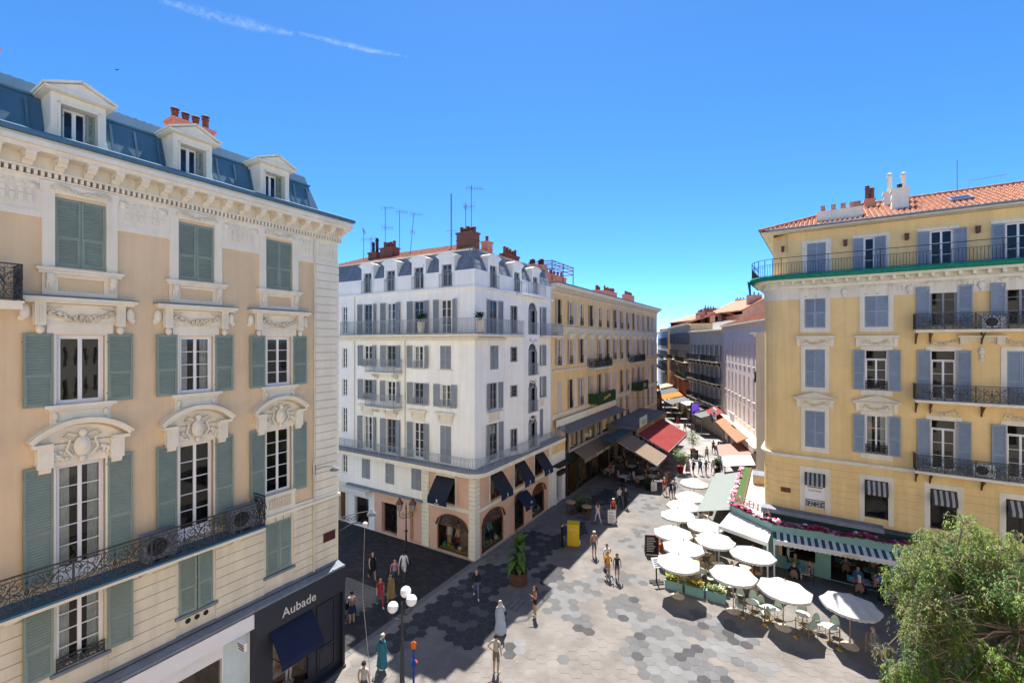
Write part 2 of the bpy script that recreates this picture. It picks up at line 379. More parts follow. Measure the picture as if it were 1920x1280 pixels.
def scroll_panel(L, h, dens=1.0):
    """wrought-iron panel: rails, C-scrolls and S-scrolls mirrored about the middle"""
    b = MB(); r = .014
    b.box(0, L, -.025, .025, h-.03, h); b.box(0, L, -.012, .012, h-.13, h-.115); b.box(0, L, -.015, .015, .05, .07)
    n = max(1, round(L / .12))
    for i in range(n):                                                  # small ring frieze under the hand rail
        x = L * (i + .5) / n; b.tube([(x + .035*math.cos(a), 0, h - .072 + .035*math.sin(a)) for a in [q*math.pi/3 for q in range(6)]], .005, 4, close=True)
    for x in (0.012, L - .012): b.box(x-.012, x+.012, -.012, .012, 0, h)
    H2 = h - .19; z0 = .07; cx = L / 2
    for sg in (-1, 1):
        X = lambda q: cx + sg * q
        for (px, pz, ra, rb, tn, a0, dr) in ((L*.13, z0+H2*.30, H2*.27, .02, 1.6, math.pi, -1), (L*.13, z0+H2*.72, H2*.2, .02, 1.5, math.pi, 1),
                         (L*.33, z0+H2*.62, H2*.26, .02, 1.6, 0, 1), (L*.34, z0+H2*.22, H2*.18, .02, 1.4, 0, -1), (L*.45, z0+H2*.85, H2*.12, .015, 1.3, 1, 1),
                         (L*.22, z0+H2*.9, H2*.09, .01, 1.2, 2, -1), (L*.23, z0+H2*.08, H2*.08, .01, 1.2, 2, 1), (L*.45, z0+H2*.42, H2*.1, .012, 1.3, 4, 1)):
            P = spiral((px, pz), ra, rb, tn, a0, dr)
            b.tube([(X(q[0]), q[1], q[2]) for q in P], r, 4)
        b.tube([(X(.02), 0, z0), (X(L*.08), 0, z0+H2*.5), (X(L*.2), 0, z0+H2*.5), (X(L*.33), 0, z0+H2*.88), (X(L*.46), 0, z0+H2)], r, 4)
        b.tube([(X(L*.48), 0, z0), (X(L*.40), 0, z0+H2*.35), (X(L*.27), 0, z0+H2*.42), (X(L*.1), 0, z0+H2)], r, 4)
    nb = max(2, round(L / .3))
    for i in range(1, nb): x = L*i/nb; b.box(x-.007, x+.007, -.006, .006, z0, z0+H2)
    for i in range(nb):
        x = L*(i+.5)/nb
        for (zz, q, tt) in ((.2, .07, 1), (.5, .08, -1), (.8, .07, 1)): b.tube([(x+p[0], 0, z0+H2*zz+p[2]) for p in spiral((0, 0), q, .015, 1.2, i+zz*5, tt, 9)], .010, 4)
    b.ball((cx, 0, z0 + H2*.5), (.05, .015, .09)); b.ball((cx, 0, z0 + H2*.82), (.035, .012, .05)); b.box(cx-.008, cx+.008, -.008, .008, z0, z0+H2)
    return b
def garland_mb(w, h, d=.07, seed=1, n=60):
    rr = random.Random(seed); b = MB()
    for i in range(n):
        t = rr.random() * 2 - 1; sag = h * (.62 - .45 * (1 - t * t)); th = h * (.13 + .16 * (1 - abs(t)))
        b.ball((t * w / 2, -.01 - rr.random() * d * .4, sag + rr.uniform(-1, 1) * th), (rr.uniform(.03, .065), d * .55, rr.uniform(.025, .05)), 6, 4)
    for sg in (-1, 1):
        for k in range(7): b.ball((sg * (w/2 + .03 + .02 * k % 3), -.015, h * (.95 - .11 * k)), (.045 - .003*k, d*.5, .05), 6, 4)
        b.tube([(sg*w*.5, -.03, h*.95), (sg*w*.42, -.05, h*.8), (sg*w*.3, -.04, h*.95)], .02, 5)
    return b
def cartouche_mb(s=1.0, seed=2):
    rr = random.Random(seed); b = MB()
    b.ball((0, -.05, .42*s), (.2*s, .09, .3*s), 12, 8); b.ball((0, -.09, .46*s), (.13*s, .08, .2*s), 10, 6)
    b.ball((0, -.10, .80*s), (.1*s, .09, .12*s), 8, 6); b.ball((0, -.08, .06*s), (.1*s, .06, .1*s), 8, 5)
    for sg in (-1, 1):
        b.tube([(sg*.2*s, -.05, .15*s), (sg*.34*s, -.07, .35*s), (sg*.26*s, -.07, .62*s), (sg*.42*s, -.05, .72*s), (sg*.3*s, -.05, .82*s), (sg*.12*s, -.05, .72*s)], .035*s, 6)
        for k in range(16):
            x = .3 + .38 * rr.random(); b.ball((sg * x * s, -.035, (.08 + .42 * rr.random() * (1.1 - x)) * s), (.06*s, .045, .05*s), 6, 4)
        b.tube(spiral((sg*.3*s, .28*s), .13*s, .03*s, 1.2, 1 if sg > 0 else 2, sg), .022*s, 5)
    return b
def text_obj(body, size, m, parent, loc, rot, name='lettering', ext=.01, sx=1.0, spacing=1.0, align='CENTER', shear=0):
    cu = bpy.data.curves.new(name, 'FONT'); cu.body = body; cu.size = size; cu.extrude = ext; cu.align_x = align; cu.space_character = spacing; cu.shear = shear
    cu.resolution_u = 3
    t = bpy.data.objects.new('tmp_text', cu); COL.objects.link(t)
    me = bpy.data.meshes.new_from_object(t.evaluated_get(bpy.context.evaluated_depsgraph_get())); bpy.data.objects.remove(t)
    me.materials.clear(); me.materials.append(m); me.name = name
    o = link(name, me, parent, loc=loc, rot=rot, scale=(sx, 1, 1)); return o
def ftext(face, body, size, m, x, y, z, **kw):
    return text_obj(body, size, m, face.root, face.w(x, y, z) - face.root.location, (math.pi/2, 0, face.rz), **kw)
def chimney(root, P, w, d, h, rz, m, pots=4, potm=None, name='chimney', poth=.45):
    """P is relative to the building's root"""
    b = MB(); b.box(-w/2, w/2, -d/2, d/2, -1.2, h); b.box(-w/2-.06, w/2+.06, -d/2-.06, d/2+.06, h, h+.12); b.box(-w/2-.03, w/2+.03, -d/2-.03, d/2+.03, h*.55, h*.55+.07)
    o = link(name, b.mesh(name, m), root, loc=P, rz=rz)
    for i in range(pots):
        hh = poth * (0.75 + .5 * random.random())
        pm = cached(('pot', round(hh, 2), (potm or M['brick']).name), lambda: MB().lathe([(.13, 0), (.12, hh*.8), (.15, hh*.82), (.15, hh*.9), (.10, hh)], 8).lathe([(.17, hh+.05), (.02, hh+.14)], 8).box(-.1, -.08, -.02, .02, hh, hh+.06).box(.08, .1, -.02, .02, hh, hh+.06).mesh('chimney_pot', potm or M['brick']))
        link('chimney_pot', pm, o, loc=(-w/2 + w * (i + .5) / pots, 0, h + .12))
    return o
def tile_roof_mb(L, D, px=.22, py=.36, hipl=0, hipr=0):
    """barrel-tile sheet, x along the eave 0..L, y up the slope 0..D, z proud"""
    b = MB(); nx = int(L / px); ny = int(D / py)
    for j in range(ny):
        y0 = j * py; y1 = y0 + py * 1.08
        for i in range(nx):
            if i * px < hipl * y0 * .93 - .05 or i * px > L - hipr * y0 * .93: continue
            x = i * px + random.uniform(-.008, .008); dz = random.uniform(0, .012); r = px * .36
            P = []
            for (yy, zz, k) in ((y0, .035 + dz, 1.06), (y1, .008 + dz, .88)):
                for a in (0, 60, 120, 180): P.append((x + px/2 - r*k*math.cos(R(a)), yy, zz + r*k*math.sin(R(a))*.85))
            b.add(P, [(0,1,5,4), (1,2,6,5), (2,3,7,6), (3,2,1,0)], 0)
    b.quad((0, 0, 0), (L, 0, 0), (L - hipr*D*.93, D, 0), (hipl*D*.93, D, 0)); return b
# ------------------------------------------------------------------ cream corner building on the left
def left_building():
    root = thing('corner_building', 'tall cream and peach building with green shutters and blue zinc mansard roof', 'building', ST(13.5, -17.5))
    fa = Face(root, ST(0, -17.5), RZL)
    X = [1.72, 4.72, 7.72, 10.72]; ow = 1.08
    ops = []
    for i, x in enumerate(X):
        ops += [(x-.55, x+.55, 16.93, 18.87), (x-.53, x+.53, 13.02, 14.98), (x-.54, x+.54, 8.70 if i == 3 else 7.95, 11.28), (x-.53, x+.53, 5.5, 7.55)]
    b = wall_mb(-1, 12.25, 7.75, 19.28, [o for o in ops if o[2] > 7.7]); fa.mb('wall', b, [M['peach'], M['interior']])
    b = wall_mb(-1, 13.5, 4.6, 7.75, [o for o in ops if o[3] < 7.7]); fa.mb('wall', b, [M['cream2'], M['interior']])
    b = MB(); b.quad((12.25, 0, 7.75), (13.5, 0, 7.75), (13.5, 0, 20), (12.25, 0, 20)); b.quad((13.5, 0, 0), (13.5, 13, 0), (13.5, 13, 20), (13.5, 0, 20))
    b.quad((-1, 0, 0), (-1, 0, 20), (-1, 13, 20), (-1, 13, 0)); b.quad((-1, 13, 0), (13.5, 13, 0), (13.5, 13, 20), (-1, 13, 20)); fa.mb('wall', b, M['cream'])
    # quoin stones: front strip and return, as courses with recessed joints
    n = 29; ch = (18.2 - 7.95) / n
    for k in range(n):
        z = 7.95 + k * ch; q = MB(); q.box(12.3, 13.56, -.055, .1, z+.018, z+ch-.018); q.box(13.3, 13.562, -.05, .7, z+.02, z+ch-.02); fa.mb('quoin', q, M['cream'])
    # rusticated courses of the mezzanine storey, cut at the windows
    nz = 8; c0 = 4.82; chh = (7.68 - c0) / nz
    edges = [-1]
    for x in X: edges += [x-.62, x+.62]
    edges += [12.28, 12.34, 13.54]
    for k in range(nz):
        z0 = c0 + k * chh; z1 = z0 + chh - .03
        for i in range(0, len(edges) - 1, 2):
            a, c = edges[i], edges[i+1]
            q = MB(); q.box(a, c, -.035, .05, z0, z1); fa.mb('stone_course', q, M['cream2'])
    for x in X:                                                          # flat arch lintel stones over mezzanine windows
        for j in range(-2, 3):
            q = MB(); xx = x + j * .3; q.prism([(xx-.14+j*.02, 7.56), (xx+.14+j*.02, 7.56), (xx+.15+j*.045, 7.74+.0), (xx-.15+j*.045, 7.74)], -.05, .02); fa.mb('lintel_stone', q, M['cream2'])
    # belts and cornice
    def belt(name, z0, z1, out, x0=-1, x1=13.5, m='cream', ret=True):
        q = MB(); q.box(x0, x1 + (out*.5 if ret else 0), -out, .05, z0, z1)
        if ret: q.box(x1-.05, x1+out*.5, .0501, 12, z0+.001, z1-.001)
        return fa.mb(name, q, M[m])
    belt('string_course', 7.75, 7.88, .16, 9.72); belt('string_course', 7.88, 8.0, .09, 9.72)
    fx = [-1] + [x + d_ for x in X for d_ in (-.8, .8)]
    for i in range(0, len(fx)-1, 2):
        belt('frieze_band', 18.2, 18.38, .06, fx[i], fx[i+1], ret=False); belt('frieze', 18.38, 19.28, .035, fx[i], fx[i+1], ret=False)
    belt('frieze_band', 18.2, 18.38, .06, fx[-1]); belt('frieze', 18.38, 19.28, .035, fx[-1])
    belt('frieze_band', 19.28, 19.33, .10); belt('cornice', 19.47, 19.52, .20); belt('cornice', 19.86, 19.98, .62); belt('cornice', 19.98, 20.12, .72); belt('cornice', 20.12, 20.2, .66)
    belt('soffit', 19.5201, 19.8599, .12)
    q = MB(); q.box(-1, 13.9, -.78, .4, 20.202, 20.30); q.tube([(-1, -.72, 20.31), (13.88, -.72, 20.31)], .055, 6); fa.mb('gutter', q, M['zinc'])
    # dentils (small, joined) and modillion brackets
    q = MB(); x = -1
    while x < 13.6: q.box(x, x + .07, -.17, 0, 19.335, 19.465); x += .135
    fa.mb('dentils', q, M['cream'], kind='stuff')
    md = MB(); md.prism([(-.58, .33), (-.58, .22), (-.45, .14), (-.3, .13), (-.14, .0), (0, 0), (0, .33)], -.1, .1, ax='x'); md.tube([(-.1, -.4, .14), (.1, -.4, .14)], .05, 6); md.box(-.14, .14, -.62, 0, .30, .335)
    mm = md.mesh('modillion', M['cream'])
    x = -.75
    while x < 13.7: fa.put('modillion', mm, x, -.02, 19.525); x += .62
    # frieze relief: rows of tongue panels between windows
    tg = MB(); tg.box(-.055, .055, -.03, .02, .3, .44); tg.prism([(-.045, .28), (-.05, .1), (0, .04), (.05, .1), (.045, .28)], -.035, .02); tg.box(-.055, .055, -.03, .02, .5, .56); tg.ball((0, -.01, .62), (.05, .03, .035), 6, 4)
    tm = tg.mesh('frieze_tongue', M['cream'])
    for a, c in ((-.6, .75), (2.75, 3.75), (5.7, 6.75), (8.7, 9.75), (11.65, 12.2), (12.5, 13.4)):
        k = max(2, int((c - a) / .155))
        for i in range(k): fa.put('frieze_tongue', tm, a + (c-a)*(i+.5)/k, -.035, 18.5)
    rs = MB().lathe([(.12, 0), (.11, .03), (.07, .035), (.06, .06), (0.001, .065)], 12)
    rm = MB().merge(rs, Matrix.Rotation(R(90), 4, 'X')).mesh('rosette', M['cream'])
    # row 3: shuttered windows rising into the frieze
    for i, x in enumerate(X):
        q = MB()
        for sg in (-1, 1): q.box(x+sg*.56, x+sg*.82, -.07, .03, 16.85, 18.95)
        q.box(x-.86, x+.86, -.075, .03, 18.95, 19.27); q.box(x-.58, x+.58, -.10, .03, 19.0, 19.22); fa.mb('window_surround', q, M['cream'])
        fa.put('leaf_relief', cached('lr', lambda: garland_mb(.95, .12, .04, 5, 46).mesh('leaf_relief', M['cream2'])), x, -.10, 19.05)
        for sg in (-1, 1): fa.put('rosette', rm, x + sg*.98, -.03, 19.05)
        q = MB(); q.box(x-.95, x+.95, -.2, .02, 16.78, 16.86); q.box(x-.9, x+.9, -.14, .02, 16.70, 16.78); fa.mb('sill', q, M['cream'])
        q = MB(); q.box(x-.82, x-.5, -.06, .02, 16.1, 16.7); q.box(x+.5, x+.82, -.06, .02, 16.1, 16.7); q.box(x-.5, x+.5, -.06, .02, 16.1, 16.22); q.box(x-.5, x+.5, -.06, .02, 16.6, 16.7); fa.mb('apron', q, M['cream'])
        for sg in (-1, 1):
            q = MB(); q.prism([(-.16, .42), (-.17, .3), (-.1, .18), (-.09, .06), (-.05, 0), (0, 0), (0, .42)], -.07, .07, ax='x'); q.ball((0, -.12, .3), (.07, .05, .08)); q.ball((0, -.09, .1), (.05, .04, .06))
            fa.mb('bracket', q, M['cream'], x + sg*.68, -.055, 16.27)
        for sg in (-1, 1): shutter(fa, x + sg*.275, 16.94, .54, 1.92, M['green'], y=.03)
        window(fa, x, 16.93, 1.1, 1.94, 3, y=.16, panes=False)
    # row 2: open shutters, garland lintels with flat cornices
    for i, x in enumerate(X):
        window(fa, x, 13.02, 1.06, 1.96, 1 if i == 1 else 4, y=.10, curtain=1 if i == 2 else 0, fw=.07)
        for sg in (-1, 1): shutter(fa, x + sg*(.53+.05+.31), 13.0, .6, 2.03, M['green'], y=-.045, rz=-sg*.06)
        q = MB(); q.box(x-.62, x-.53, -.04, .2, 13.0, 15.05); q.box(x+.53, x+.62, -.04, .2, 13.0, 15.05); q.box(x-.72, x+.72, -.05, .02, 15.0, 15.3); fa.mb('window_surround', q, M['cream'])
        q = MB(); q.box(x-1.0, x+1.0, -.06, .02, 15.3, 15.86); q.box(x-1.0, x+1.0, -.09, .02, 15.3, 15.34); fa.mb('lintel_panel', q, M['cream'])
        fa.put('garland', cached('gar', lambda: garland_mb(1.42, .42, .12, 3, 90).mesh('garland', M['cream2'])), x, -.06, 15.38)
        for sg in (-1, 1):
            q = MB(); q.box(-.11, .11, -.19, 0, .13, .75)
            for j in (-.06, 0, .06): q.box(j-.018, j+.018, -.205, -.19, .2, .68)
            q.ball((0, -.12, .02), (.1, .1, .13), 8, 6); q.ball((sg*.27, -.04, .5), (.12, .07, .22), 8, 6); q.ball((sg*.33, -.03, .33), (.09, .05, .1), 8, 5)
            fa.mb('console', q, M['cream'], x + sg*.87, 0, 15.12)
        q = MB(); q.box(x-1.18, x+1.18, -.26, .02, 15.87, 15.93); q.box(x-1.24, x+1.24, -.34, .02, 15.93, 16.03); q.box(x-1.26, x+1.26, -.36, .02, 16.03, 16.055, 1); fa.mb('window_cornice', q, [M['cream'], M['zinc']])
        q = MB(); q.box(x-.78, x+.78, -.17, .1, 12.92, 13.015); q.box(x-.7, x+.7, -.1, .02, 12.86, 12.92); fa.mb('sill', q, M['cream'])
        q = MB(); q.box(x-.66, x+.66, -.05, .02, 12.42, 12.86); q.box(x-.42, x+.42, -.07, .0, 12.48, 12.8); 
        for sg in (-1, 1): q.ball((x+sg*.55, -.07, 12.7), (.08, .05, .13)); q.ball((x+sg*.55, -.06, 12.52), (.06, .04, .07))
        fa.mb('apron', q, M['cream'])
    # row 1: tall windows with segmental pediments
    arcm = None
    for i, x in enumerate(X):
        low = 8.70 if i == 3 else 7.95
        window(fa, x, low, 1.08, 11.28-low, 5, y=.12, kick=0 if i == 3 else .32, curtain=1 if i == 1 else 0, fw=.06)
        hs = 11.38 - (8.6 if i == 3 else 8.15)
        for sg in (-1, 1): shutter(fa, x + sg*(.54+.04+.31), 11.36-hs, .6, hs, M['green'], y=-.045, rz=-sg*.08)
        q = MB(); q.box(x-.64, x-.54, -.05, .2, low, 11.3); q.box(x+.54, x+.64, -.05, .2, low, 11.3); q.box(x-.8, x+.8, -.06, .02, 11.3, 11.42); q.box(x-.95, x+.95, -.055, .02, 11.42, 11.9); fa.mb('window_surround', q, M['cream'])
        def arc():
            b = MB(); n = 16; rad = 1.62; half = 1.18; a0 = math.asin(half / rad)
            for (ri, ro, d) in ((0, .1, .32), (.1, .16, .38)):
                for k in range(n):
                    a, c = -a0 + 2*a0*k/n, -a0 + 2*a0*(k+1)/n; base = -rad*math.cos(a0)
                    P = [((rad+r_)*math.sin(t), (rad+r_)*math.cos(t)+base) for (r_, t) in ((ri, a), (ro, a), (ro, c), (ri, c))]
                    b.prism(P, -d, .02, 1 if False else 0)
            b.box(-1.2, -.72, -.3, .02, -.1, .0); b.box(.72, 1.2, -.3, .02, -.1, .0)
            n = 12; P = [(1.55*math.sin(-a0+2*a0*k/n), 1.55*math.cos(-a0+2*a0*k/n)-rad*math.cos(a0)) for k in range(n+1)]
            b.prism(P[::-1] + [(-1.05, -.05), (1.05, -.05)][0:2], -.03, .02)
            return b.mesh('pediment', M['cream'])
        fa.put('pediment', cached('ped', arc), x, 0, 11.98, scale=(.88, 1, .95))
        fa.put('cartouche', cached('car', lambda: cartouche_mb(1.02).mesh('cartouche', M['cream'])), x, -.07, 11.36)
        for sg in (-1, 1):
            q = MB(); q.box(-.16, .16, -.2, 0, 0, .62); q.prism([(-.17, 0), (-.12, -.14), (0, -.16), (0, 0)], -.12, .12, ax='x'); q.tube([(0, -.205, .38), (0, -.22, .38)], .1, 10); q.box(-.18, .18, -.23, 0, .56, .62)
            fa.mb('console', q, M['cream'], x + sg*.78, -.02, 11.3)
    x = X[3]; q = MB(); q.box(x-.66, x+.66, -.16, .1, 8.6, 8.69); q.box(x-.66, x+.66, -.09, .02, 8.0, 8.6); fa.mb('sill', q, M['cream'])
    bl = MB().lathe([(.035, 0), (.05, .03), (.03, .1), (.045, .2), (.025, .33), (.05, .36), (.05, .4)], 8).mesh('baluster', M['cream2'])
    for k in range(9): fa.put('baluster', bl, x-.42+k*.105, -.10, 8.1)
    # balcony in front of the first two bays
    bx0, bx1 = -1.0, 9.7
    q = MB(); q.box(bx0, bx1, -.82, 0, 7.70, 7.80); q.box(bx0, bx1+.04, -.86, 0, 7.80, 7.86, 1); bal = fa.mb('balcony', q, [M['cream'], M['zinc']])
    bf = Face(root, ST(0, -17.5), RZL)
    def onbal(name, mesh, x, y, z, rz=0): return link(name, mesh, bal, loc=(x, y, z), rz=rz)
    pl = (bx1 - bx0) / 6; pm = scroll_panel(pl, .98).mesh('railing_panel', M['ironblue'])
    for k in range(6): onbal('railing_panel', pm, bx0 + k*pl, -.80, 7.86)
    onbal('railing_panel', scroll_panel(.76, 1.12).mesh('railing_panel', M['ironblue']), bx1 - .01, -.80, 7.86, R(90))
    for x_ in (-.2, 3.2, 6.2, 8.9):
        q = MB(); q.prism([(-.7, 0), (-.7, -.08), (-.45, -.16), (-.3, -.3), (0, -.36), (0, 0)], -.13, .13, ax='x'); o = q.mesh('bracket', M['cream']); onbal('bracket', o, x_, 0, 7.70)
    for x_ in (6.45, 9.02):                                              # air-conditioning units standing on the balcony
        a = thing('air_conditioner', 'white boxy air conditioner on the iron balcony, ' + ('left of' if x_ < 7 else 'right of') + ' the middle tall window', 'air conditioner', fa.w(x_, -.45, 7.87), RZL, 'air conditioners on the cream building balcony')
        MB().box(-.45, .45, -.17, .17, .08, .85).box(-.4, -.3, -.15, .15, 0, .08).box(.3, .4, -.15, .15, 0, .08).build('casing', M['zinc2'], a)
        g = MB().tube([(-.1, -.175, .46), (-.1, -.19, .46)], .27, 16).build('fan', M['black'], a)
        MB().box(-.47, .47, -.2, .2, .85, .87).build('lid', M['zinc2'], a)
    # mezzanine windows
    for i, x in enumerate(X):
        q = MB(); q.box(x-.66, x+.66, -.12, .1, 5.4, 5.49); fa.mb('sill', q, M['zinc2'])
        if i < 2:
            window(fa, x, 5.5, 1.06, 2.05, 4, y=.14, curtain=1)
            for sg in (-1, 1): shutter(fa, x + sg*(.53+.05+.31), 5.5, .6, 2.05, M['green'], y=-.06, rz=-sg*.10)
            fa.mb('window_guard', scroll_panel(1.06, .36), M['ironblue'], x-.53, -.03, 5.5)
        else:
            window(fa, x, 5.5, 1.06, 2.05, 4, y=.16, panes=False)
            for sg in (-1, 1): shutter(fa, x + sg*.27, 5.5, .52, 2.05, M['green'], y=.02 if i == 3 else -.02, rz=(sg*.14 if i == 2 else 0))
    q = MB(); 
    for k in range(3): q.tube([(7.45+k*.28, -.045, 5.22), (7.45+k*.28, -.02, 5.22)], .09, 10, 1); 
    q.box(7.2, 8.3, -.04, .0, 5.08, 5.34); fa.mb('vent_grille', q, [M['cream2'], M['black']])
    q = MB(); q.tube([(12.26, -.09, 4.7), (12.26, -.09, 9.6), (12.3, -.07, 9.7), (12.3, -.07, 19.3)], .04, 8); fa.mb('drainpipe', q, M['cream2'])
    q = MB(); q.box(12.75, 13.35, -.075, -.05, 5.85, 6.25); fa.mb('street_plate', q, mat('maroon_plate', (.06, .012, .012), .4))
    # zinc ledge over the shops
    q = MB(); q.box(-1, 13.55, -.5, .0, 4.6, 4.68); q.prism([(-.5, 4.68), (0, 4.68), (0, 4.84)], -1, 13.5, ax='x'); fa.mb('ledge', q, M['zinc2'])
    q = MB(); q.tube([(-1, -.3, 4.84), (9, -.28, 4.83), (13.2, -.3, 4.82)], .012, 4); q.tube([(-1, -.24, 4.80), (9, -.22, 4.81), (13.2, -.24, 4.80)], .01, 4); fa.mb('cables', q, M['black'])
    # mansard roof with seams
    y0, y1, z0, z1 = .32, 1.0, 20.3, 22.18
    q = MB(); q.quad((-1, y0, z0), (13.0, y0, z0), (12.55, y1, z1), (-1, y1, z1)); q.quad((13.0, y0, z0), (13.0, 12, z0), (12.55, 12, z1), (12.55, y1, z1)); q.quad((-1, y0, z0), (-1, y1, z1), (-1, 12, z1), (-1, 12, z0)); roof = fa.mb('mansard_roof', q, M['zinc'])
    sq = MB()
    x = -.6
    while x < 12.7:
        sq2 = MB(); k = min(1, max(0, (12.9 - x) / .5)); sq2.tube([(0, y0-.02, z0), (0, y0+.62*(y1-y0)-.02, z0+.72*(z1-z0))], .04, 4); link('seam', cached('seam', lambda: sq2.mesh('seam', M['zinc'])), roof, loc=(x, 0, 0)); x += .62
    q = MB(); q.box(-1, 12.7, y1-.2, y1+.1, 21.80, 21.86); q.quad((-1, y1-.13, 21.86), (12.62, y1-.13, 21.86), (12.55, y1, z1+.05), (-1, y1, z1+.05)); link('flashing', q.mesh('flashing', M['zinc']), roof)
    tl = tile_roof_mb(13.5, 2.6); MB2 = tl.mesh('roof_tiles', M['tile']); link('roof_tiles', MB2, roof, loc=(-1, y1+.05, z1-.02), rot=(R(5), 0, 0), kind='stuff')
    q = MB(); q.quad((-1, 3.4, 22.3), (12.55, 3.4, 22.3), (12.55, 12, 22.1), (-1, 12, 22.1)); q.quad((12.55, 1.05, 22.1), (12.55, 12, 22.1), (12.55, 3.4, 22.3), (12.55, 3.3, 22.3)); link('roof_deck', q.mesh('roof_deck', M['tile']), roof)
    # dormers
    for i, x in enumerate((1.6, 4.68, 7.62, 10.55)):
        q = MB(); q.box(-.82, -.55, -.1, 1.2, 0, 1.82); q.box(.55, .82, -.1, 1.2, 0, 1.82); q.box(-.55, .55, -.1, 1.2, 1.5, 1.82); q.box(-.55, .55, -.1, .6, -.02, .06)
        for sg in (-1, 1): q.prism([(sg*.82, 0), (sg*1.02, 0), (sg*1.02, .22), (sg*.9, .42), (sg*.82, .75)] if sg > 0 else [(sg*.82, .75), (sg*.9, .42), (sg*1.02, .22), (sg*1.02, 0), (sg*.82, 0)], -.06, .3)
        q.box(-.62, -.55, -.14, -.1, 0, 1.56); q.box(.55, .62, -.14, -.1, 0, 1.56); q.box(-.62, .62, -.14, -.1, 1.5, 1.57)
        q.quad((-.55, .55, 0), (.55, .55, 0), (.55, .55, 1.5), (-.55, .55, 1.5), 1)
        q.v = [(p[0]*.73, p[1], p[2]*.82) for p in q.v]
        d = fa.mb('dormer', q, [M['cream'], M['interior']], x, .08, 20.3)
        q = MB(); q.prism([(-1.0, 1.82), (1.0, 1.82), (1.0, 1.93), (0, 2.32), (-1.0, 1.93)], -.28, 1.3); 
        q.box(-1.06, 1.06, -.34, 1.3, 1.84, 1.92)
        for sg in (-1, 1): q.slab([(0, -.38, 2.42), (0, 1.35, 2.42), (sg*1.12, 1.35, 1.98), (sg*1.12, -.38, 1.98)] if sg < 0 else [(0, 1.35, 2.42), (0, -.38, 2.42), (1.12, -.38, 1.98), (1.12, 1.35, 1.98)], .07)
        q.v = [(p[0]*.73, p[1], p[2]*.82) for p in q.v]
        link('pediment', q.mesh('pediment', M['cream']), d)
        wf = Face(root, ST(0, -17.5), RZL)
        window(wf, x-.04, 20.32, .6, 1.22, 1, y=.30, panes=True, fw=.045)
        for sg, ww in ((-1, .10), (1, .19)): 
            shutter(wf, x + sg*(.40-ww/2), 20.34, ww, 1.2, M['green'], y=.24, rz=0)
        link('guard_rail', cached('dgr', lambda: bars_mb(.76, .26, .13).mesh('guard_rail', M['ironblue'])), d, loc=(-.38, -.06, .02))
    for (x, y, h_, n) in ((3.3, 4.6, 1.9, 3), (9.1, 3.6, 1.35, 4)):
        chimney(root, fa.w(x, y, 22.3) - root.location, 1.5 if n == 4 else 1.1, .7, h_, RZL, M['pinkplaster'], n)
    # neighbour balcony stub at the far left
    q = MB(); q.box(-1, 3.4, -.75, 0, 15.62, 15.78); q.box(-1, 3.42, -.8, 0, 15.78, 15.84); nb = fa.mb('balcony', q, M['cream'])
    link('railing_panel', scroll_panel(1.3, .95).mesh('railing_panel', M['ironblue']), nb, loc=(2.1, -.74, 15.84)); link('railing_panel', scroll_panel(.7, .95).mesh('railing_panel', M['ironblue']), nb, loc=(3.38, -.74, 15.84), rz=R(90))
    # ---- shops
    # pale shop: fascia, window, side panel
    q = wall_mb(-1, 9.5, 0, 4.5, [(-.5, 8.5, .3, 3.35)], rv=.25, room=0, y=-.12); 
    q.box(-1, 9.5, -.42, -.1205, 3.95, 4.5); sh = fa.mb('shop_front', q, [M['whitepaint'], M['shopin']])
    q = MB(); q.quad((-.5, 1.9, .3), (8.5, 1.9, .3), (8.5, 1.9, 3.6), (-.5, 1.9, 3.6)); q.quad((-.5, .13, .3), (8.5, .13, .3), (8.5, 1.9, .3), (-.5, 1.9, .3)); q.quad((8.5, .13, .3), (8.5, 1.9, .3), (8.5, 1.9, 3.6), (8.5, .13, 3.6)); q.quad((-.5, .13, 3.36), (8.5, .13, 3.36), (8.5, 1.9, 3.36), (-.5, 1.9, 3.36)); link('display_room', q.mesh('display_room', M['shopin']), sh)
    link('pane', MB().quad((-.5, .02, .3), (8.5, .02, .3), (8.5, .02, 3.35), (-.5, .02, 3.35)).mesh('pane', M['shopglass']), sh)
    q = MB(); q.box(8.55, 9.42, -.135, -.121, .2, 3.85); link('side_panel', q.mesh('side_panel', mat('pale_glass_panel', (.56, .66, .66), .25)), sh)
    q = MB(); q.box(8.85, 8.95, -.95, -.43, 3.62, 3.92); hs = link('hanging_sign', q.mesh('hanging_sign', M['whitepaint']), sh)
    q = MB(); 
    for k in range(3): q.box(8.844, 8.849, -.9, -.5 - .05*k, 3.84-.08*k, 3.80-.08*k)
    link('sign_lettering', q.mesh('sign_lettering', M['black']), hs)
    clo = [mat('cloth_lime', (.36, .40, .02), .8), mat('cloth_pink', (.38, .16, .2), .8), mat('cloth_sand', (.42, .33, .22), .8), mat('cloth_black', (.02, .02, .022), .8)]
    for k, (x, c) in enumerate(((6.2, 1), (6.9, 2), (7.75, 0), (5.4, 3), (4.6, 2))):
        q = MB(); q.lathe([(.02, 1.62), (.2, 1.55), (.17, 1.2), (.22, .95), (.3, .45), (.28, .42)], 10, sy=.6); q.tube([(0, 0, 0), (0, 0, .6)], .02, 6); q.tube([(0, 0, 1.55), (0, 0, 1.68)], .05, 6); q.lathe([(.2, 0), (.2, .02), (0.01, .03)], 10)
        o = tag(q.build('dress_form', clo[c], None, loc=fa.w(x, .9, .45), rz=RZL), ['pink', 'sand coloured', 'lime green', 'black', 'beige'][k] + ' garment on a dress form in the pale shop window', 'dress form')
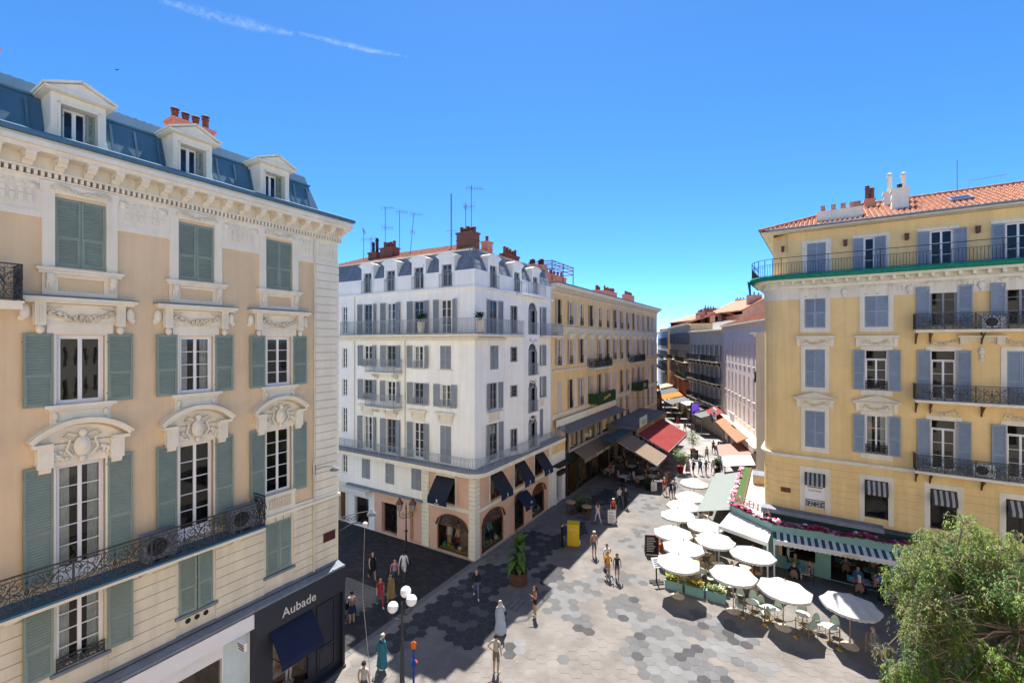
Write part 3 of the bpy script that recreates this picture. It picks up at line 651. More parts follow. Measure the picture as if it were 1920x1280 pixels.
    # navy lingerie shop
    q = wall_mb(9.55, 13.5, 0, 4.55, [(10.35, 11.9, .45, 2.95)], rv=.12, room=0, y=-.2)
    q.box(9.5, 13.6, -.44, -.2005, 3.5, 4.55); q.box(9.5, 9.62, -.3, -.2005, 0, 3.5); q.box(12.3, 12.38, -.24, -.2005, .3, 3.3); q.box(13.15, 13.23, -.24, -.2005, .3, 3.3); q.box(12.38, 13.15, -.24, -.2005, .3, .38); q.box(12.38, 13.15, -.24, -.2005, 3.22, 3.3); q.box(12.38, 13.15, -.24, -.2005, 1.3, 1.4); q.box(12.42, 13.11, -.222, -.2005, .42, 1.26)
    q.box(13.5, 13.62, -.4, 4, 0, 4.55); q.box(9.55, 13.6, -.5, -.2005, 0, .12)
    sh = fa.mb('shop_front', q, [M['navy'], M['shopin']])
    q = MB(); q.quad((10.2, 1.0, .44), (12.1, 1.0, .44), (12.1, 1.0, 3), (10.2, 1.0, 3)); q.quad((10.2, -.06, .44), (12.1, -.06, .44), (12.1, 1.0, .44), (10.2, 1, .44), 1); q.quad((12.1, -.06, .44), (12.1, 1.0, .44), (12.1, 1, 3), (12.1, -.06, 3)); q.quad((10.2, -.06, .44), (10.2, 1.0, .44), (10.2, 1, 3), (10.2, -.06, 3)); link('display_room', q.mesh('display_room', [mat('display_backdrop', (.5, .42, .36), .8, .25, 1.2, col2=(.25, .12, .08), c2s=1.5), M['wood']]), sh)
    link('pane', MB().quad((10.35, -.14, .45), (11.9, -.14, .45), (11.9, -.14, 2.95), (10.35, -.14, 2.95)).mesh('pane', M['shopglass']), sh)
    ftext(fa, 'Aubade', .52, M['whitecloth'], 11.35, -.45, 3.78, name='lettering', sx=.95)
    q = MB(); q.slab([(10.2, -.2, 3.35), (10.2, -1.05, 2.35), (12.05, -1.05, 2.35), (12.05, -.2, 3.35)], .02); aw = link('awning', q.mesh('awning', M['navycloth']), root, loc=fa.w(0, -.01, 0) - root.location, rz=RZL)
    q = MB(); q.slab([(10.2, -1.05, 2.35), (10.2, -1.06, 2.1), (12.05, -1.06, 2.1), (12.05, -1.05, 2.35)], .012); link('valance', q.mesh('valance', M['navycloth']), aw)
    q = MB()
    for k in range(14): q.box(10.5+random.random()*1.3, 10.55+random.random()*0.0+random.random()*1.3, -.0, 0.001, 0, 0) if False else None
    for sg in (10.28, 11.97): q.tube([(sg, -.2, 2.3), (sg, -1.02, 2.36)], .015, 5)
    link('awning_arm', q.mesh('awning_arm', M['black']), aw)
    mq = mannequin_mb(); tag(mq.build('mannequin', M['curtain'], None, loc=fa.w(11.35, .35, .46), rz=RZL), 'pale mannequin in the navy shop window under the navy awning', 'mannequin')
    # arm lamps on the corner quoins
    lamp = thing('wall_lamp', 'small grey wall lamp on curved arm on cream corner, highest one', 'lamp', fa.w(12.3, -.05, 9.2), RZL)
    MB().box(-.06, .06, -.03, .02, -.2, .2).build('bracket', M['zinc2'], lamp); MB().tube([(0, -.03, 0), (.15, -.35, .15), (.35, -.75, .2)], .02, 6).build('arm', M['zinc2'], lamp); MB().lathe([(.03, .12), (.08, .08), (.2, -.06), (.19, -.08)], 12, (.38, -.85, .1)).build('lamp_shade', M['zinc2'], lamp)
    return root
def mannequin_mb(female=True):
    b = MB()
    b.lathe([(.02, 1.76), (.07, 1.73), (.085, 1.64), (.06, 1.55), (.045, 1.50), (.06, 1.46), (.17, 1.42), (.15, 1.25), (.11, 1.08), (.16, .92), (.15, .85), (.04, .8)], 10, sy=.68)
    for sg in (-1, 1):
        b.tube([(sg*.17, 0, 1.40), (sg*.22, .03, 1.12), (sg*.25, -.06, .86), (sg*.25, -.08, .78)], [.045, .038, .028, .02], 7)
        b.tube([(sg*.08, 0, .86), (sg*.09, -.02, .48), (sg*.09, .02, .08), (sg*.09, -.1, .03)], [.085, .058, .035, .03], 7)
    b.lathe([(.22, 0), (.22, .02)], 12); return b
left_building()
# ------------------------------------------------------------------ ground
beige = mat('beige_paving', (0.188, 0.170, 0.154), 0.85, 0.16, 0.35, 0.12, 60, fine=0.10, col2=(0.14, 0.127, 0.117), c2s=0.5)
PAV = [beige,
       mat('charcoal_hexagon', (0.05, 0.05, 0.053), .8, .22, 1.5, .12, 50, fine=.1, rand=.15),
       mat('grey_hexagon', (0.105, 0.105, 0.107), .8, .18, 1.5, .12, 50, fine=.1, rand=.15),
       mat('pale_grey_hexagon', (0.155, 0.155, 0.156), .8, .15, 1.5, .12, 50, fine=.1, rand=.12),
       mat('beige_hexagon', (0.188, 0.170, 0.154), .85, .12, .5, .12, 60, fine=.09, rand=.07, col2=(0.14, 0.127, 0.117), c2s=.6)]
joint = mat('pale_joint', (0.205, 0.186, 0.168), .9, .15, 2)
tag(MB().quad((-4000, -4000, -.03), (4000, -4000, -.03), (4000, 4000, -.03), (-4000, 4000, -.03)).build('ground', mat('city_ground', (.28, .26, .24), .9, .2, .2)), kind='structure')
sq = tag(MB().add([ST(-12, -17.6, .001), ST(52, -17.6, .001), ST(52, 22, .001), ST(-12, 22, .001)], [(0, 3, 2, 1)]).build('square_paving', joint), kind='structure')
stp = tag(MB().add([ST(52, -19, -.010), ST(170, -30, -.010), ST(170, 40, -.010), ST(52, 22, -.010)], [(0, 3, 2, 1)]).build('street_paving', mat('street_slabs', (.34, .32, .30), .85, .3, .25, .1, 40, fine=.12, col2=(.17, .165, .165), c2s=.35)), kind='structure')
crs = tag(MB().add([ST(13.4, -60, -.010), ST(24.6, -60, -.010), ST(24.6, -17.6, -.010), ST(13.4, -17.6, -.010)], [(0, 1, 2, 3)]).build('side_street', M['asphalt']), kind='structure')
# border stones between the side street and the square
bs = MB().box(0, .78, -.16, .16, -.03, .012).mesh('border_stone', mat('border_granite', (.15, .14, .135), .85, .2, 3, fine=.1))
for k in range(14): link('border_stone', bs, crs, loc=ST(13.5 + k*.8, -17.62, 0), rz=RZL)
# hexagon slabs
hexr = .335
HEXM = {}
def hex_mesh(c):
    if c not in HEXM:
        b = MB(); r = hexr - .006
        P = [(r*math.cos(R(60*k)), r*math.sin(R(60*k)), 0) for k in range(6)]; Q = [(p[0]*.985, p[1]*.985, .008) for p in P]
        b.add(Q, [tuple(range(6))]); b.add([(p[0], p[1], -.012) for p in P] + Q, [(k, (k+1) % 6, 6+(k+1) % 6, 6+k) for k in range(6)])
        HEXM[c] = b.mesh('hexagon_slab', PAV[c])
    return HEXM[c]
# patches of dark slabs seen on the square: photo point, half sizes in metres (s, t), tone
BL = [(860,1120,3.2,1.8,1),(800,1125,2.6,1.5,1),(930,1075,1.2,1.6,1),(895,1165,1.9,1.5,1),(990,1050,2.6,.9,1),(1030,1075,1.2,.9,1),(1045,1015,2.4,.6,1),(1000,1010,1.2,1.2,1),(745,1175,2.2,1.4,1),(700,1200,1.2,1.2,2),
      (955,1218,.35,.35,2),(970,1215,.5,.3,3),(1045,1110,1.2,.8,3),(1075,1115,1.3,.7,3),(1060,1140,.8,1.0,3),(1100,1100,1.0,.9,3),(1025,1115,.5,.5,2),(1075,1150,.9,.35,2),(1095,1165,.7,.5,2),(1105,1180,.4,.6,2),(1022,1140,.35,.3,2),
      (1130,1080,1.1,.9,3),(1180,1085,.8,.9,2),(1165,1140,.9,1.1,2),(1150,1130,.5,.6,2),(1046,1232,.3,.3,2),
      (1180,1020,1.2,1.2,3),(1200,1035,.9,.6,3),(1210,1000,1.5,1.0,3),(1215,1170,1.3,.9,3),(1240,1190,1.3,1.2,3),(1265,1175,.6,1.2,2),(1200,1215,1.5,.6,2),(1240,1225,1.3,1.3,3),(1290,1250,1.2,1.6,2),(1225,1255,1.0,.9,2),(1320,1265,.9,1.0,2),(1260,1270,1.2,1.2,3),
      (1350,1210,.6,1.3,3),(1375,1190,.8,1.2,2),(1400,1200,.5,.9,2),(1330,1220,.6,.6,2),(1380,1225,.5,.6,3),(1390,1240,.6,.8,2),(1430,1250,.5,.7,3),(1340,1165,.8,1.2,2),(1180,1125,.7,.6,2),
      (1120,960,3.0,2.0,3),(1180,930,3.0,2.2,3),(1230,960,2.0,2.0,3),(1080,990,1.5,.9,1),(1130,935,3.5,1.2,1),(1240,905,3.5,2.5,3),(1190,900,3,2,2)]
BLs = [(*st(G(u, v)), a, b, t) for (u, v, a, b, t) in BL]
rr = random.Random(11); hexes = []
dx, dy = hexr*1.5, hexr*math.sqrt(3)
i0 = int(8/dx)
for i in range(i0, int(52/dx)):
    for j in range(int(-17.3/dy), int(9/dy)):
        s_ = i*dx; t_ = (j + .5*(i % 2))*dy
        if t_ < -17.2: continue
        p = ST(s_, t_)
        if p.y < 15: continue
        u = 960 + F*p.x/p.y; v = 640 + F*H/p.y
        if u < 560 or u > 1960 or v > 1330: continue
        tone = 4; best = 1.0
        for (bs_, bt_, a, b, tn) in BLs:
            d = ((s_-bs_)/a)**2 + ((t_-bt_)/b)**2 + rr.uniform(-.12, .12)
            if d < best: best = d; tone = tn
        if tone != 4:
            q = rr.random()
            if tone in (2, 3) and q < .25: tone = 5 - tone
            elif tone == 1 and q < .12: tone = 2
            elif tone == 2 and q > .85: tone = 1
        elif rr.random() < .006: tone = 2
        vis = 560 < u < 1920 and v < 1282 and not (u < 632 and v > 900)
        hexes.append((p, tone, vis))
hexes.sort(key=lambda h: h[0].y + (0 if h[2] else 1000))
jb = MB()
for k, (p, tone, vis) in enumerate(hexes):
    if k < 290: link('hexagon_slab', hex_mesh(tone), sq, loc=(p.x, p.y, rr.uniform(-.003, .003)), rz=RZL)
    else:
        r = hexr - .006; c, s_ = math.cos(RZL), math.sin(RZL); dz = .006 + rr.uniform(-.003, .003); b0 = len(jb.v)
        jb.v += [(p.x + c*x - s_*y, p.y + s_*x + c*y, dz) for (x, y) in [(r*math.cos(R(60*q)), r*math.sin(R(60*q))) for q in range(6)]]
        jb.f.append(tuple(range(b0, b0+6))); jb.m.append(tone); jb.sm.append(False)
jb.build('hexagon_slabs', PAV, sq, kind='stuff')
# stone setts in the side street: rows of dark blocks, with a pale inset
sb = MB(); rr = random.Random(5); bw, bl = .22, .42
for i in range(int(11.0/bw)):
    for j in range(int(19/bl)):
        s_ = 13.55 + i*bw + bw/2; t_ = -17.9 - j*bl - (i % 2)*bl/2
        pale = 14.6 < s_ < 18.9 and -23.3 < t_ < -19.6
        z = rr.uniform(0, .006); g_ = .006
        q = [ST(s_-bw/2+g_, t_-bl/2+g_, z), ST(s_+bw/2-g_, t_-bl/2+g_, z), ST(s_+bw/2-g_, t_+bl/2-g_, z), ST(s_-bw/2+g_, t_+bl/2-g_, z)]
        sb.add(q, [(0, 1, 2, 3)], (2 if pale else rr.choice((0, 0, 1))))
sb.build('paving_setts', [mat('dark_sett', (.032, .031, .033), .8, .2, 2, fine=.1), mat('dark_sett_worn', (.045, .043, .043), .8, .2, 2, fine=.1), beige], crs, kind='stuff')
# drain covers
def cover(label, u, v, w, d, m, n=4):
    o = thing('drain_cover', label, 'drain cover', G(u, v), RZL); b = MB(); b.box(-w/2, w/2, -d/2, d/2, .008, .016); b.build('lid', m, o)
    c = MB()
    for k in range(n): c.box(-w/2+.05, w/2-.05, -d/2+d*(k+.45)/n, -d/2+d*(k+.55)/n, .016, .02)
    c.build('ribs', M['black'], o)
cover('dark square drain cover in the pale patch of the side street', 667, 1076, .8, .6, M['dark'])
cover('large framed access cover in the paving beside the white robed man', 968, 1132, 1.3, .9, beige, 3)
cover('grey access cover beside the stacked cafe umbrellas', 1258, 968, 1.0, .7, M['asphalt'], 3)
# ------------------------------------------------------------------ white corner building in the middle
def arch_window_mb(w, h, rise, m, fan=True, fr=.06):
    b = MB(); n = 12
    arc = [(-w/2 + w*i/n, h - rise + rise*math.sqrt(max(0, 1-(2*i/n-1)**2))) for i in range(n+1)]
    for i in range(n):
        p, q = arc[i], arc[i+1]; k = 1 - 2*fr/w
        b.prism([p, q, (q[0]*k, (q[1]-(h-rise))*k+(h-rise)), (p[0]*k, (p[1]-(h-rise))*k+(h-rise))], 0, .07)
    b.box(-w/2, -w/2+fr, 0, .07, 0, h-rise); b.box(w/2-fr, w/2, 0, .07, 0, h-rise); b.box(-w/2+fr, w/2-fr, .002, .068, 0, fr); b.box(-w/2+fr, w/2-fr, .002, .068, h-rise-.04, h-rise+.04)
    if fan:
        for k in range(1, 8):
            a = math.pi*k/8; b.tube([(.12*math.cos(a), .03, h-rise+.04), (w/2*.97*math.cos(a), .03, h-rise+rise*.97*math.sin(a))], .016, 4)
        b.tube([(w*.24*math.cos(math.pi*k/10), .03, h-rise+rise*.5*math.sin(math.pi*k/10)) for k in range(11)], .014, 4)
    return b.mesh('arched_window', m), arc
def white_building():
    root = thing('white_building', 'white plastered corner building with grey shutters, slate mansard and pink boutique below', 'building', ST(24.5, -17.65))
    fl = Face(root, ST(24.5, 0), RZS); fr = Face(root, ST(0, -17.65), RZL)
    CL, CR = -17.65, 24.5
    cols = [-28.05, -25.5, -22.7, -20.15]; nx = -30.82
    ops = []
    for x in cols: ops += [(x-.48, x+.48, 15.3, 17.75), (x-.47, x+.47, 12.86, 14.5), (x-.47, x+.47, 10.2, 11.8), (x-.49, x+.49, 6.3, 8.9)]
    for x in (-28.05, -25.5, -22.65, -20.05): ops.append((x-.45, x+.45, 18.64, 19.7))
    for z0, z1 in ((15.4, 17.7), (12.6, 14.3), (10.3, 11.75), (7.3, 9.4)): ops.append((nx-.33, nx+.33, z0, z1))
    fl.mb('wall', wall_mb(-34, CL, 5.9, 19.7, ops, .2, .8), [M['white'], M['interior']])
    ra = 26.88
    opr = [(ra-.5, ra+.5, 15.3, 17.75), (ra-.5, ra+.5, 12.8, 14.5), (ra-.5, ra+.5, 9.95, 11.85), (ra-.55, ra+.55, 6.3, 8.95)]
    rb = 34.0
    opr += [(rb-.5, rb+.4, 15.3, 17.75), (rb-.5, rb+.4, 12.7, 14.5), (rb-.5, rb+.4, 9.9, 11.8), (rb-.5, rb+.5, 6.6, 9.0)]
    fr.mb('wall', wall_mb(CR, 36.3, 5.9, 19.7, opr + [(x-.45, x+.45, 18.64, 19.7) for x in (26.75, 30.1, 33.15)], .2, .8), [M['white'], M['interior']])
    q = MB(); q.quad((36.3, 0, 0), (36.3, 9, 0), (36.3, 9, 20), (36.3, 0, 20)); fr.mb('wall', q, M['white'])
    # projecting bay on the street side
    bx = [28.35, 29.95, 32.75]; yb = -.62
    ang = math.atan2(yb, bx[1]-bx[0]); Lb = math.hypot(yb, bx[1]-bx[0])
    fb = Face(root, fr.w(bx[0], 0, 0), RZL + ang)
    opb = [(.5, 1.2, 15.4, 17.5), (.5, 1.2, 13.25, 14.4), (.5, 1.2, 10.6, 11.5), (.5, 1.2, 6.5, 8.2)]
    fb.mb('bay_wall', wall_mb(0, Lb, 5.9, 18.5, opb, .12, .25), [M['white'], M['interior']])
    ff = Face(root, fr.w(0, yb, 0), RZL); ax = 31.55
    opf = [(ax-.72, ax+.72, z, z+2.55, .6) for z in (15.35, 12.1, 9.15, 6.35)]
    ff.mb('bay_wall', wall_mb(bx[1], bx[2], 5.9, 18.5, opf, .15, .4), [M['white'], M['interior']])
    q = MB(); q.quad((bx[2], yb, 5.9), (bx[2], 0, 5.9), (bx[2], 0, 18.5), (bx[2], yb, 18.5)); q.quad((bx[1], yb, 18.5), (bx[2], yb, 18.5), (bx[2], 0, 18.5), (bx[0], 0, 18.5)); fr.mb('bay_wall', q, M['white'])
    for o in opb: window(fb, .85, o[2], .7, o[3]-o[2], 3, M['greysh'], y=.06, panes=False, cols=1 if o[3]-o[2] < 1.2 else 2)
    for k, o in enumerate(opf):
        me, arc = arch_window_mb(1.44, 2.55, .6, M['greysh']); wn = ff.put('arched_window', me, ax, .08, o[2])
        link('glazing', MB().quad((-.66, .03, .06), (.66, .03, .06), (.6, .03, 2.4), (-.6, .03, 2.4)).mesh('glazing', M['glass']), wn)
        q = MB(); q.box(-.02, .02, 0, .05, .05, 1.95)
        for zz in (.5, .95, 1.4): q.box(-.3, .3, .01, .04, zz, zz+.02)
        link('mullion', q.mesh('mullion', M['greysh']), wn)
        for sg in (-1, 1): shutter(ff, ax + sg*.52, o[2]+.02, .38, 1.9, M['greysh'], y=.02, pitch=.09)
        ff.mb('guard_rail', bars_mb(1.6, .95, .12), M['railgrey'], ax-.8, -.12 if k != 3 else -.2, o[2])
        if 0 < k < 3 or k == 0:
            ff.put('relief', cached('wr', lambda: garland_mb(.9, .3, .06, 9, 30).mesh('relief', M['whitetrim'])), ax, -.01, o[2]-.62)
    # windows and shutters on the cross-street side
    style = {(0, 3): 'c'}
    for r, (z0, h) in enumerate(((15.3, 2.45), (12.86, 1.64), (10.2, 1.6), (6.3, 2.6))):
        for c, x in enumerate(cols):
            w_ = .96 if r in (0, 3) else .94
            closed = (c == 3 and r in (1, 3))
            window(fl, x, z0, w_, h, 3 if h < 2 else 4, M['whitepaint'] if (r + c) % 2 else M['greysh'], y=.12, panes=False, curtain=1 if (r*3+c) % 4 == 1 else 0)
            if closed:
                for sg in (-1, 1): shutter(fl, x+sg*.24, z0, .48, h, M['greysh'], y=.02, pitch=.085)
            else:
                for sg in (-1, 1): shutter(fl, x+sg*(w_/2+.3), z0, .5, h, M['greysh'], y=-.06, pitch=.085, rz=-sg*(.22 if (r+c) % 3 else .45))
            if r in (1, 2) and c != 1 and not closed: fl.mb('guard_rail', bars_mb(.94, .5, .1), M['railgrey'], x-.47, -.02, z0)
            if r in (1, 2):
                q = MB(); q.box(x-.62, x+.62, -.1, .05, z0-.1, z0-.02); fl.mb('sill', q, M['whitetrim'])
            if r == 3:                                                   # corniced panel above
                q = MB(); q.box(x-.85, x+.85, -.26, .02, 9.72, 9.85); q.box(x-.75, x+.75, -.16, .02, 9.62, 9.72); q.box(x-.62, x+.62, -.05, .02, 9.0, 9.62)
                for sg in (-1, 1): q.prism([(-.16, 9.62), (-.1, 9.3), (0, 9.2), (0, 9.62)], x+sg*.58-.08, x+sg*.58+.08, ax='x')
                fl.mb('window_cornice', q, M['whitetrim'])
            if r == 0: q = MB(); q.box(x-.75, x+.75, -.03, .02, 17.9, 17.98); fl.mb('lintel', q, M['white'])
    for z0, z1 in ((15.4, 17.7), (12.6, 14.3), (10.3, 11.75), (7.3, 9.4)): window(fl, nx, z0, .66, z1-z0, 4, M['whitepaint'], y=.1, panes=False)
    for r, o in enumerate(opr):
        x = (o[0]+o[1])/2; w_ = o[1]-o[0]; h = o[3]-o[2]
        window(fr, x, o[2], w_, h, 3 if h < 2 else 4, M['greysh'], y=.12, panes=False)
        if r in (1, 7):
            for sg in (-1, 1): shutter(fr, x+sg*w_/4, o[2], w_/2-.01, h, M['greysh'], y=.0, pitch=.085)
        else:
            for sg in (-1, 1):
                if not (r in (4,) and sg < 0): shutter(fr, x+sg*(w_/2+.27), o[2], .46, h, M['greysh'], y=-.06, pitch=.085, rz=-sg*.3)
        if r in (2, 3, 6):
            q = MB(); zz = 9.0 if r != 6 else 9.2; q.box(x-.9, x+.9, -.28, .02, zz+.72, zz+.85); q.box(x-.7, x+.7, -.06, .02, zz+.1, zz+.72)
            if r != 2: fr.mb('window_cornice', q, M['whitetrim'])
    # mouldings
    q = MB(); q.box(-34, CL+.16, -.16, .05, 14.86, 15.05); q.box(-34, CL+.3, -.3, .05, 15.05, 15.13); fl.mb('string_course', q, M['whitetrim'])
    q = MB(); q.box(-34, CL+.14, -.14, .05, 18.42, 18.56); fl.mb('string_course', q, M['white'])
    q = MB(); q.box(CR-.1399, bx[0], -.141, .05, 18.421, 18.561); q.box(bx[2], 36.4, -.14, .05, 18.42, 18.56); q.prism([(bx[0]-.1, -.14), (bx[1]-.05, yb-.14), (bx[2]+.14, yb-.14), (bx[2]+.14, 0), (bx[0], 0)], 18.4, 18.57, ax='z'); fr.mb('string_course', q, M['white'])
    q = MB(); q.box(CR-.155, bx[0]-.1, -.161, .05, 14.861, 15.051); fr.mb('string_course', q, M['whitetrim'])
    for f_, x0, x1 in ((fl, -33, CL-.4), (fr, CR+.4, bx[0]-.3)):
        for k in range(int((x1-x0)/2.6)): q = MB(); q.box(0, .03, -.02, .01, 18.6, 19.65); f_.mb('pilaster_strip', q, M['white'], x0+k*2.62)
    q = MB(); q.tube([(-29.55, -.06, 6.3), (-29.55, -.06, 18.4)], .04, 6); fl.mb('drainpipe', q, M['whitetrim']); q = MB(); q.tube([(-24.0, -.06, 6.3), (-24.0, -.06, 15)], .04, 6); fl.mb('drainpipe', q, M['whitetrim'])
    q = MB(); q.tube([(36.1, -.06, 6.3), (36.1, -.06, 19.5)], .045, 6); fr.mb('drainpipe', q, M['whitetrim'])
    # upper balcony wrapping the corner
    out = .85
    q = MB(); q.box(-30.3, CL+out, -out, 0, 15.14, 15.3); q.box(CL+.001, CL+out, 0.001, 5.4, 15.141, 15.299); bal = fl.mb('balcony', q, M['whitetrim'])
    q = MB(); q.box(-30.32, CL+out+.03, -out-.03, -.001, 15.3, 15.33); link('balcony_floor', q.mesh('balcony_floor', M['zinc2']), bal)
    def rail(par, x, y, z, L, rz, h=1.02, p=.12): link('railing', bars_mb(L, h, p).mesh('railing', M['railgrey']), par, loc=(x, y, z), rz=rz)
    rail(bal, -30.28, -out+.05, 15.33, CL+out-.05+30.28, 0); rail(bal, CL+out-.05, -out+.05, 15.33, 5.4+out-.1, R(90)); rail(bal, -30.28, -out+.05, 15.33, out-.06, R(90))
    q = MB(); q.box(32.85, 37.0, -out, 0, 15.14, 15.3); b2 = fr.mb('balcony', q, M['whitetrim']); rail(b2, 32.88, -out+.05, 15.3, 4.05, 0); rail(b2, 36.95, -out+.05, 15.3, out-.06, R(90))
    # lower balcony, rounded at the corner
    o2 = 1.0; poly = [(-31.6, 0), (-31.6, -o2), (CL-.1, -o2)] + [(CL-.1+(o2+.1)*math.sin(R(a)), .1-(o2+.1)*math.cos(R(a))) for a in range(15, 91, 15)]
    sL = 12.6; poly2 = poly + [(CL+o2, sL), (CL, sL), (CL, 0)]
    q = MB(); q.prism(poly2, 5.88, 6.16, ax='z'); b1 = fl.mb('balcony', q, M['whitetrim'])
    q = MB(); q.prism([(p[0]*1.0, p[1]) for p in poly2], 6.162, 6.2, ax='z'); link('balcony_floor', q.mesh('balcony_floor', M['zinc2']), b1)
    rail(b1, -30.6, -o2+.06, 6.2, CL-.1+30.6, 0, .95); 
    cpts = [(CL-.1+(o2+.04)*math.sin(R(a)), .1-(o2+.04)*math.cos(R(a))) for a in range(0, 91, 15)]
    for i in range(6):
        p, r_ = cpts[i], cpts[i+1]; rail(b1, p[0], p[1], 6.2, math.dist(p, r_), math.atan2(r_[1]-p[1], r_[0]-p[0]), .95)
    rail(b1, CL+o2-.06, .1, 6.2, sL-.15, R(90), .95); rail(b1, CL+.02, sL-.05, 6.2, o2-.1, 0, .95)
    # two small balconies
    for z in (12.5, 9.86):
        q = MB(); q.box(-27.35, -24.3, -.9, 0, z-.14, z); s = fl.mb('balcony', q, M['whitetrim']); rail(s, -27.32, -.86, z, 2.98, 0, .95); rail(s, -24.34, -.86, z, .84, R(90), .95); rail(s, -27.32, -.86, z, .84, R(90), .95)
        for x in (-26.9, -24.8): link('bracket', cached('wbk', lambda: MB().prism([(-.7, 0), (-.5, -.2), (0, -.45), (0, 0)], -.08, .08, ax='x').mesh('bracket', M['whitetrim'])), s, loc=(x, 0, z-.14))
    q = MB(); q.prism([(29.2, -.6), (29.9, -1.15), (32.9, -1.15), (33.2, -.3), (33.2, 0), (29.2, 0)], 18.3, 18.42, ax='z'); s = fr.mb('balcony', q, M['white']); rail(s, 29.9, -1.12, 18.42, 3.0, 0, .95); rail(s, 29.2, -.5, 18.42, .93, -R(42), .95)
    # mansard, dormers, tile roof
    zi, zo = 19.7, 21.15; dn = .75
    q = MB(); q.quad((-34, .05, zi), (CL-.05, .05, zi), (CL-dn, dn, zo), (-34, dn, zo)); rl = fl.mb('mansard_roof', q, M['zinc2'])
    q = MB(); q.quad((CR+.05, .05, zi), (36.3, .05, zi), (36.3, dn, zo), (CR+dn, dn, zo)); rr_ = fr.mb('mansard_roof', q, M['zinc2'])
    sm = MB().box(-.02, .02, -.03, .02, 0, 1.62).mesh('seam', M['zinc2'])
    tilt = math.atan2(dn-.05, zo-zi)
    for f_, x0, x1, rf in ((fl, -33.5, CL-.3, rl), (fr, CR+.4, 36, rr_)):
        k = x0
        while k < x1: link('seam', sm, rf, loc=(k, .05, zi), rot=(-tilt, 0, 0)); k += .8
        for k2 in (.5, 1.0): q = MB(); q.box(x0-.4, x1+.2, -.012, .02, k2*1.0, k2+.03); link('seam', q.mesh('seam', M['zinc2']), rf, loc=(0, .05, zi), rot=(-tilt, 0, 0))
    q = MB(); q.box(-34, CL-dn+.12, dn-.14, dn+.1, zo, zo+.1); fl.mb('gutter', q, M['whitetrim']); q = MB(); q.box(CR+dn-.1, 36.3, dn-.139, dn+.1, zo+.001, zo+.101); fr.mb('gutter', q, M['zinc2'])
    a = R(19); D = 5.2
    tl = tile_roof_mb(34+CL-dn, D, hipr=1).mesh('roof_tiles', M['tile']); link('roof_tiles', tl, rl, loc=(-34, dn-.02, zo+.1), rot=(a, 0, 0), kind='stuff')
    tr_ = tile_roof_mb(36.3-CR-dn, D, hipl=1).mesh('roof_tiles', M['tile']); o = link('roof_tiles', tr_, rr_, loc=(CR+dn, dn-.02, zo+.1), rot=(a, 0, 0), kind='stuff')
    rz = zo+.1+D*math.sin(a); q = MB(); q.quad((-34, dn+D*math.cos(a), rz), (CL-dn, dn+D*math.cos(a), rz-1.6), (CL-dn, 11, 21), (-34, 11, 21)); link('roof_back', q.mesh('roof_back', M['tile']), rl)
    def hood():
        b = MB(); n = 8
        P = [(-.58, 1.55), (-.66, 1.9), (-.98, 2.12)] + [(-.98+1.96*i/n, 2.16+.22*math.sin(math.pi*i/n)) for i in range(n+1)] + [(.98, 2.12), (.66, 1.9), (.58, 1.55)]
        b.prism(P[::-1], -.12, .9); b.prism([(p[0]*1.05, p[1]+.03) for p in P[3:-3]][::-1] + [(-1.0, 2.12), (1.0, 2.12)], -.16, .95); return b.mesh('hood', M['white'])
    def dbox():
        b = MB(); b.box(-.68, -.45, -.03, 1, 0, 2.1); b.box(.45, .68, -.03, 1, 0, 2.1); b.box(-.45, .45, -.03, 1, 1.85, 2.1); b.quad((-.45, .6, 0), (.45, .6, 0), (.45, .6, 1.9), (-.45, .6, 1.9), 1); return b.mesh('dormer', [M['white'], M['interior']])
    for f_, xs in ((fl, (-28.05, -25.5, -22.65, -20.05)), (fr, (26.75, 30.1, 33.15))):
        for x in xs:
            d = f_.put('dormer', cached('wdb', dbox), x, 0, 18.62); link('hood', cached('whd', hood), d, scale=(.86, 1, 1))
            window(f_, x, 18.64, .9, 1.83, 2, M['greysh'], y=.1, panes=False)
            link('guard_rail', cached('wgr', lambda: bars_mb(1.12, .95, .13).mesh('guard_rail', M['railgrey'])), d, loc=(-.56, -.14, -.02))
    rel = lambda f_, x, y, z: f_.w(x, y, z) - root.location
    chimney(root, rel(fl, -19.4, 1.6, 21.4), 1.4, .9, 1.1, RZS, M['brick'], 5, poth=.35); chimney(root, rel(fl, -27.6, 1.9, 21.2), 1.4, .8, 1.15, RZS, M['brick'], 4); chimney(root, rel(fl, -29.2, 1.8, 21.2), .9, .7, .9, RZS, M['brick'], 2, M['dark'], poth=1.0)
    chimney(root, rel(fr, 29.2, 2.2, 21.4), .7, .6, 1.1, RZL, M['pinkplaster'], 1); chimney(root, rel(fr, 33.0, 2.4, 21.2), 2.2, .6, .9, RZL, M['brick'], 5); chimney(root, rel(fr, 35.6, 1.6, 20.9), .8, .6, .7, RZL, M['pinkplaster'], 3, M['dark'])
    # ---- ground storey, cross-street side: white shop, pink shop
    ops = [(-28.7, -27.78, 3.95, 5.5), (-26.06, -25.15, 3.95, 5.5), (-23.4, -22.42, 3.95, 5.5), (nx-.33, nx+.33, 4.0, 6.0)]
    fl.mb('wall', wall_mb(-34, -22.2, 3.25, 5.9, ops, .15, .5), [M['white'], M['interior']])
    for o in ops[:3]:
        x = (o[0]+o[1])/2
        for sg in (-1, 1): shutter(fl, x+sg*.235, 3.95, .46, 1.55, M['greysh'], y=.02, pitch=.085)
        q = MB(); q.box(x-.75, x+.75, -.1, .02, 5.62, 5.8); fl.mb('lintel', q, M['whitetrim'])
    window(fl, nx, 4.0, .66, 2.0, 4, M['whitepaint'], y=.1, panes=False)
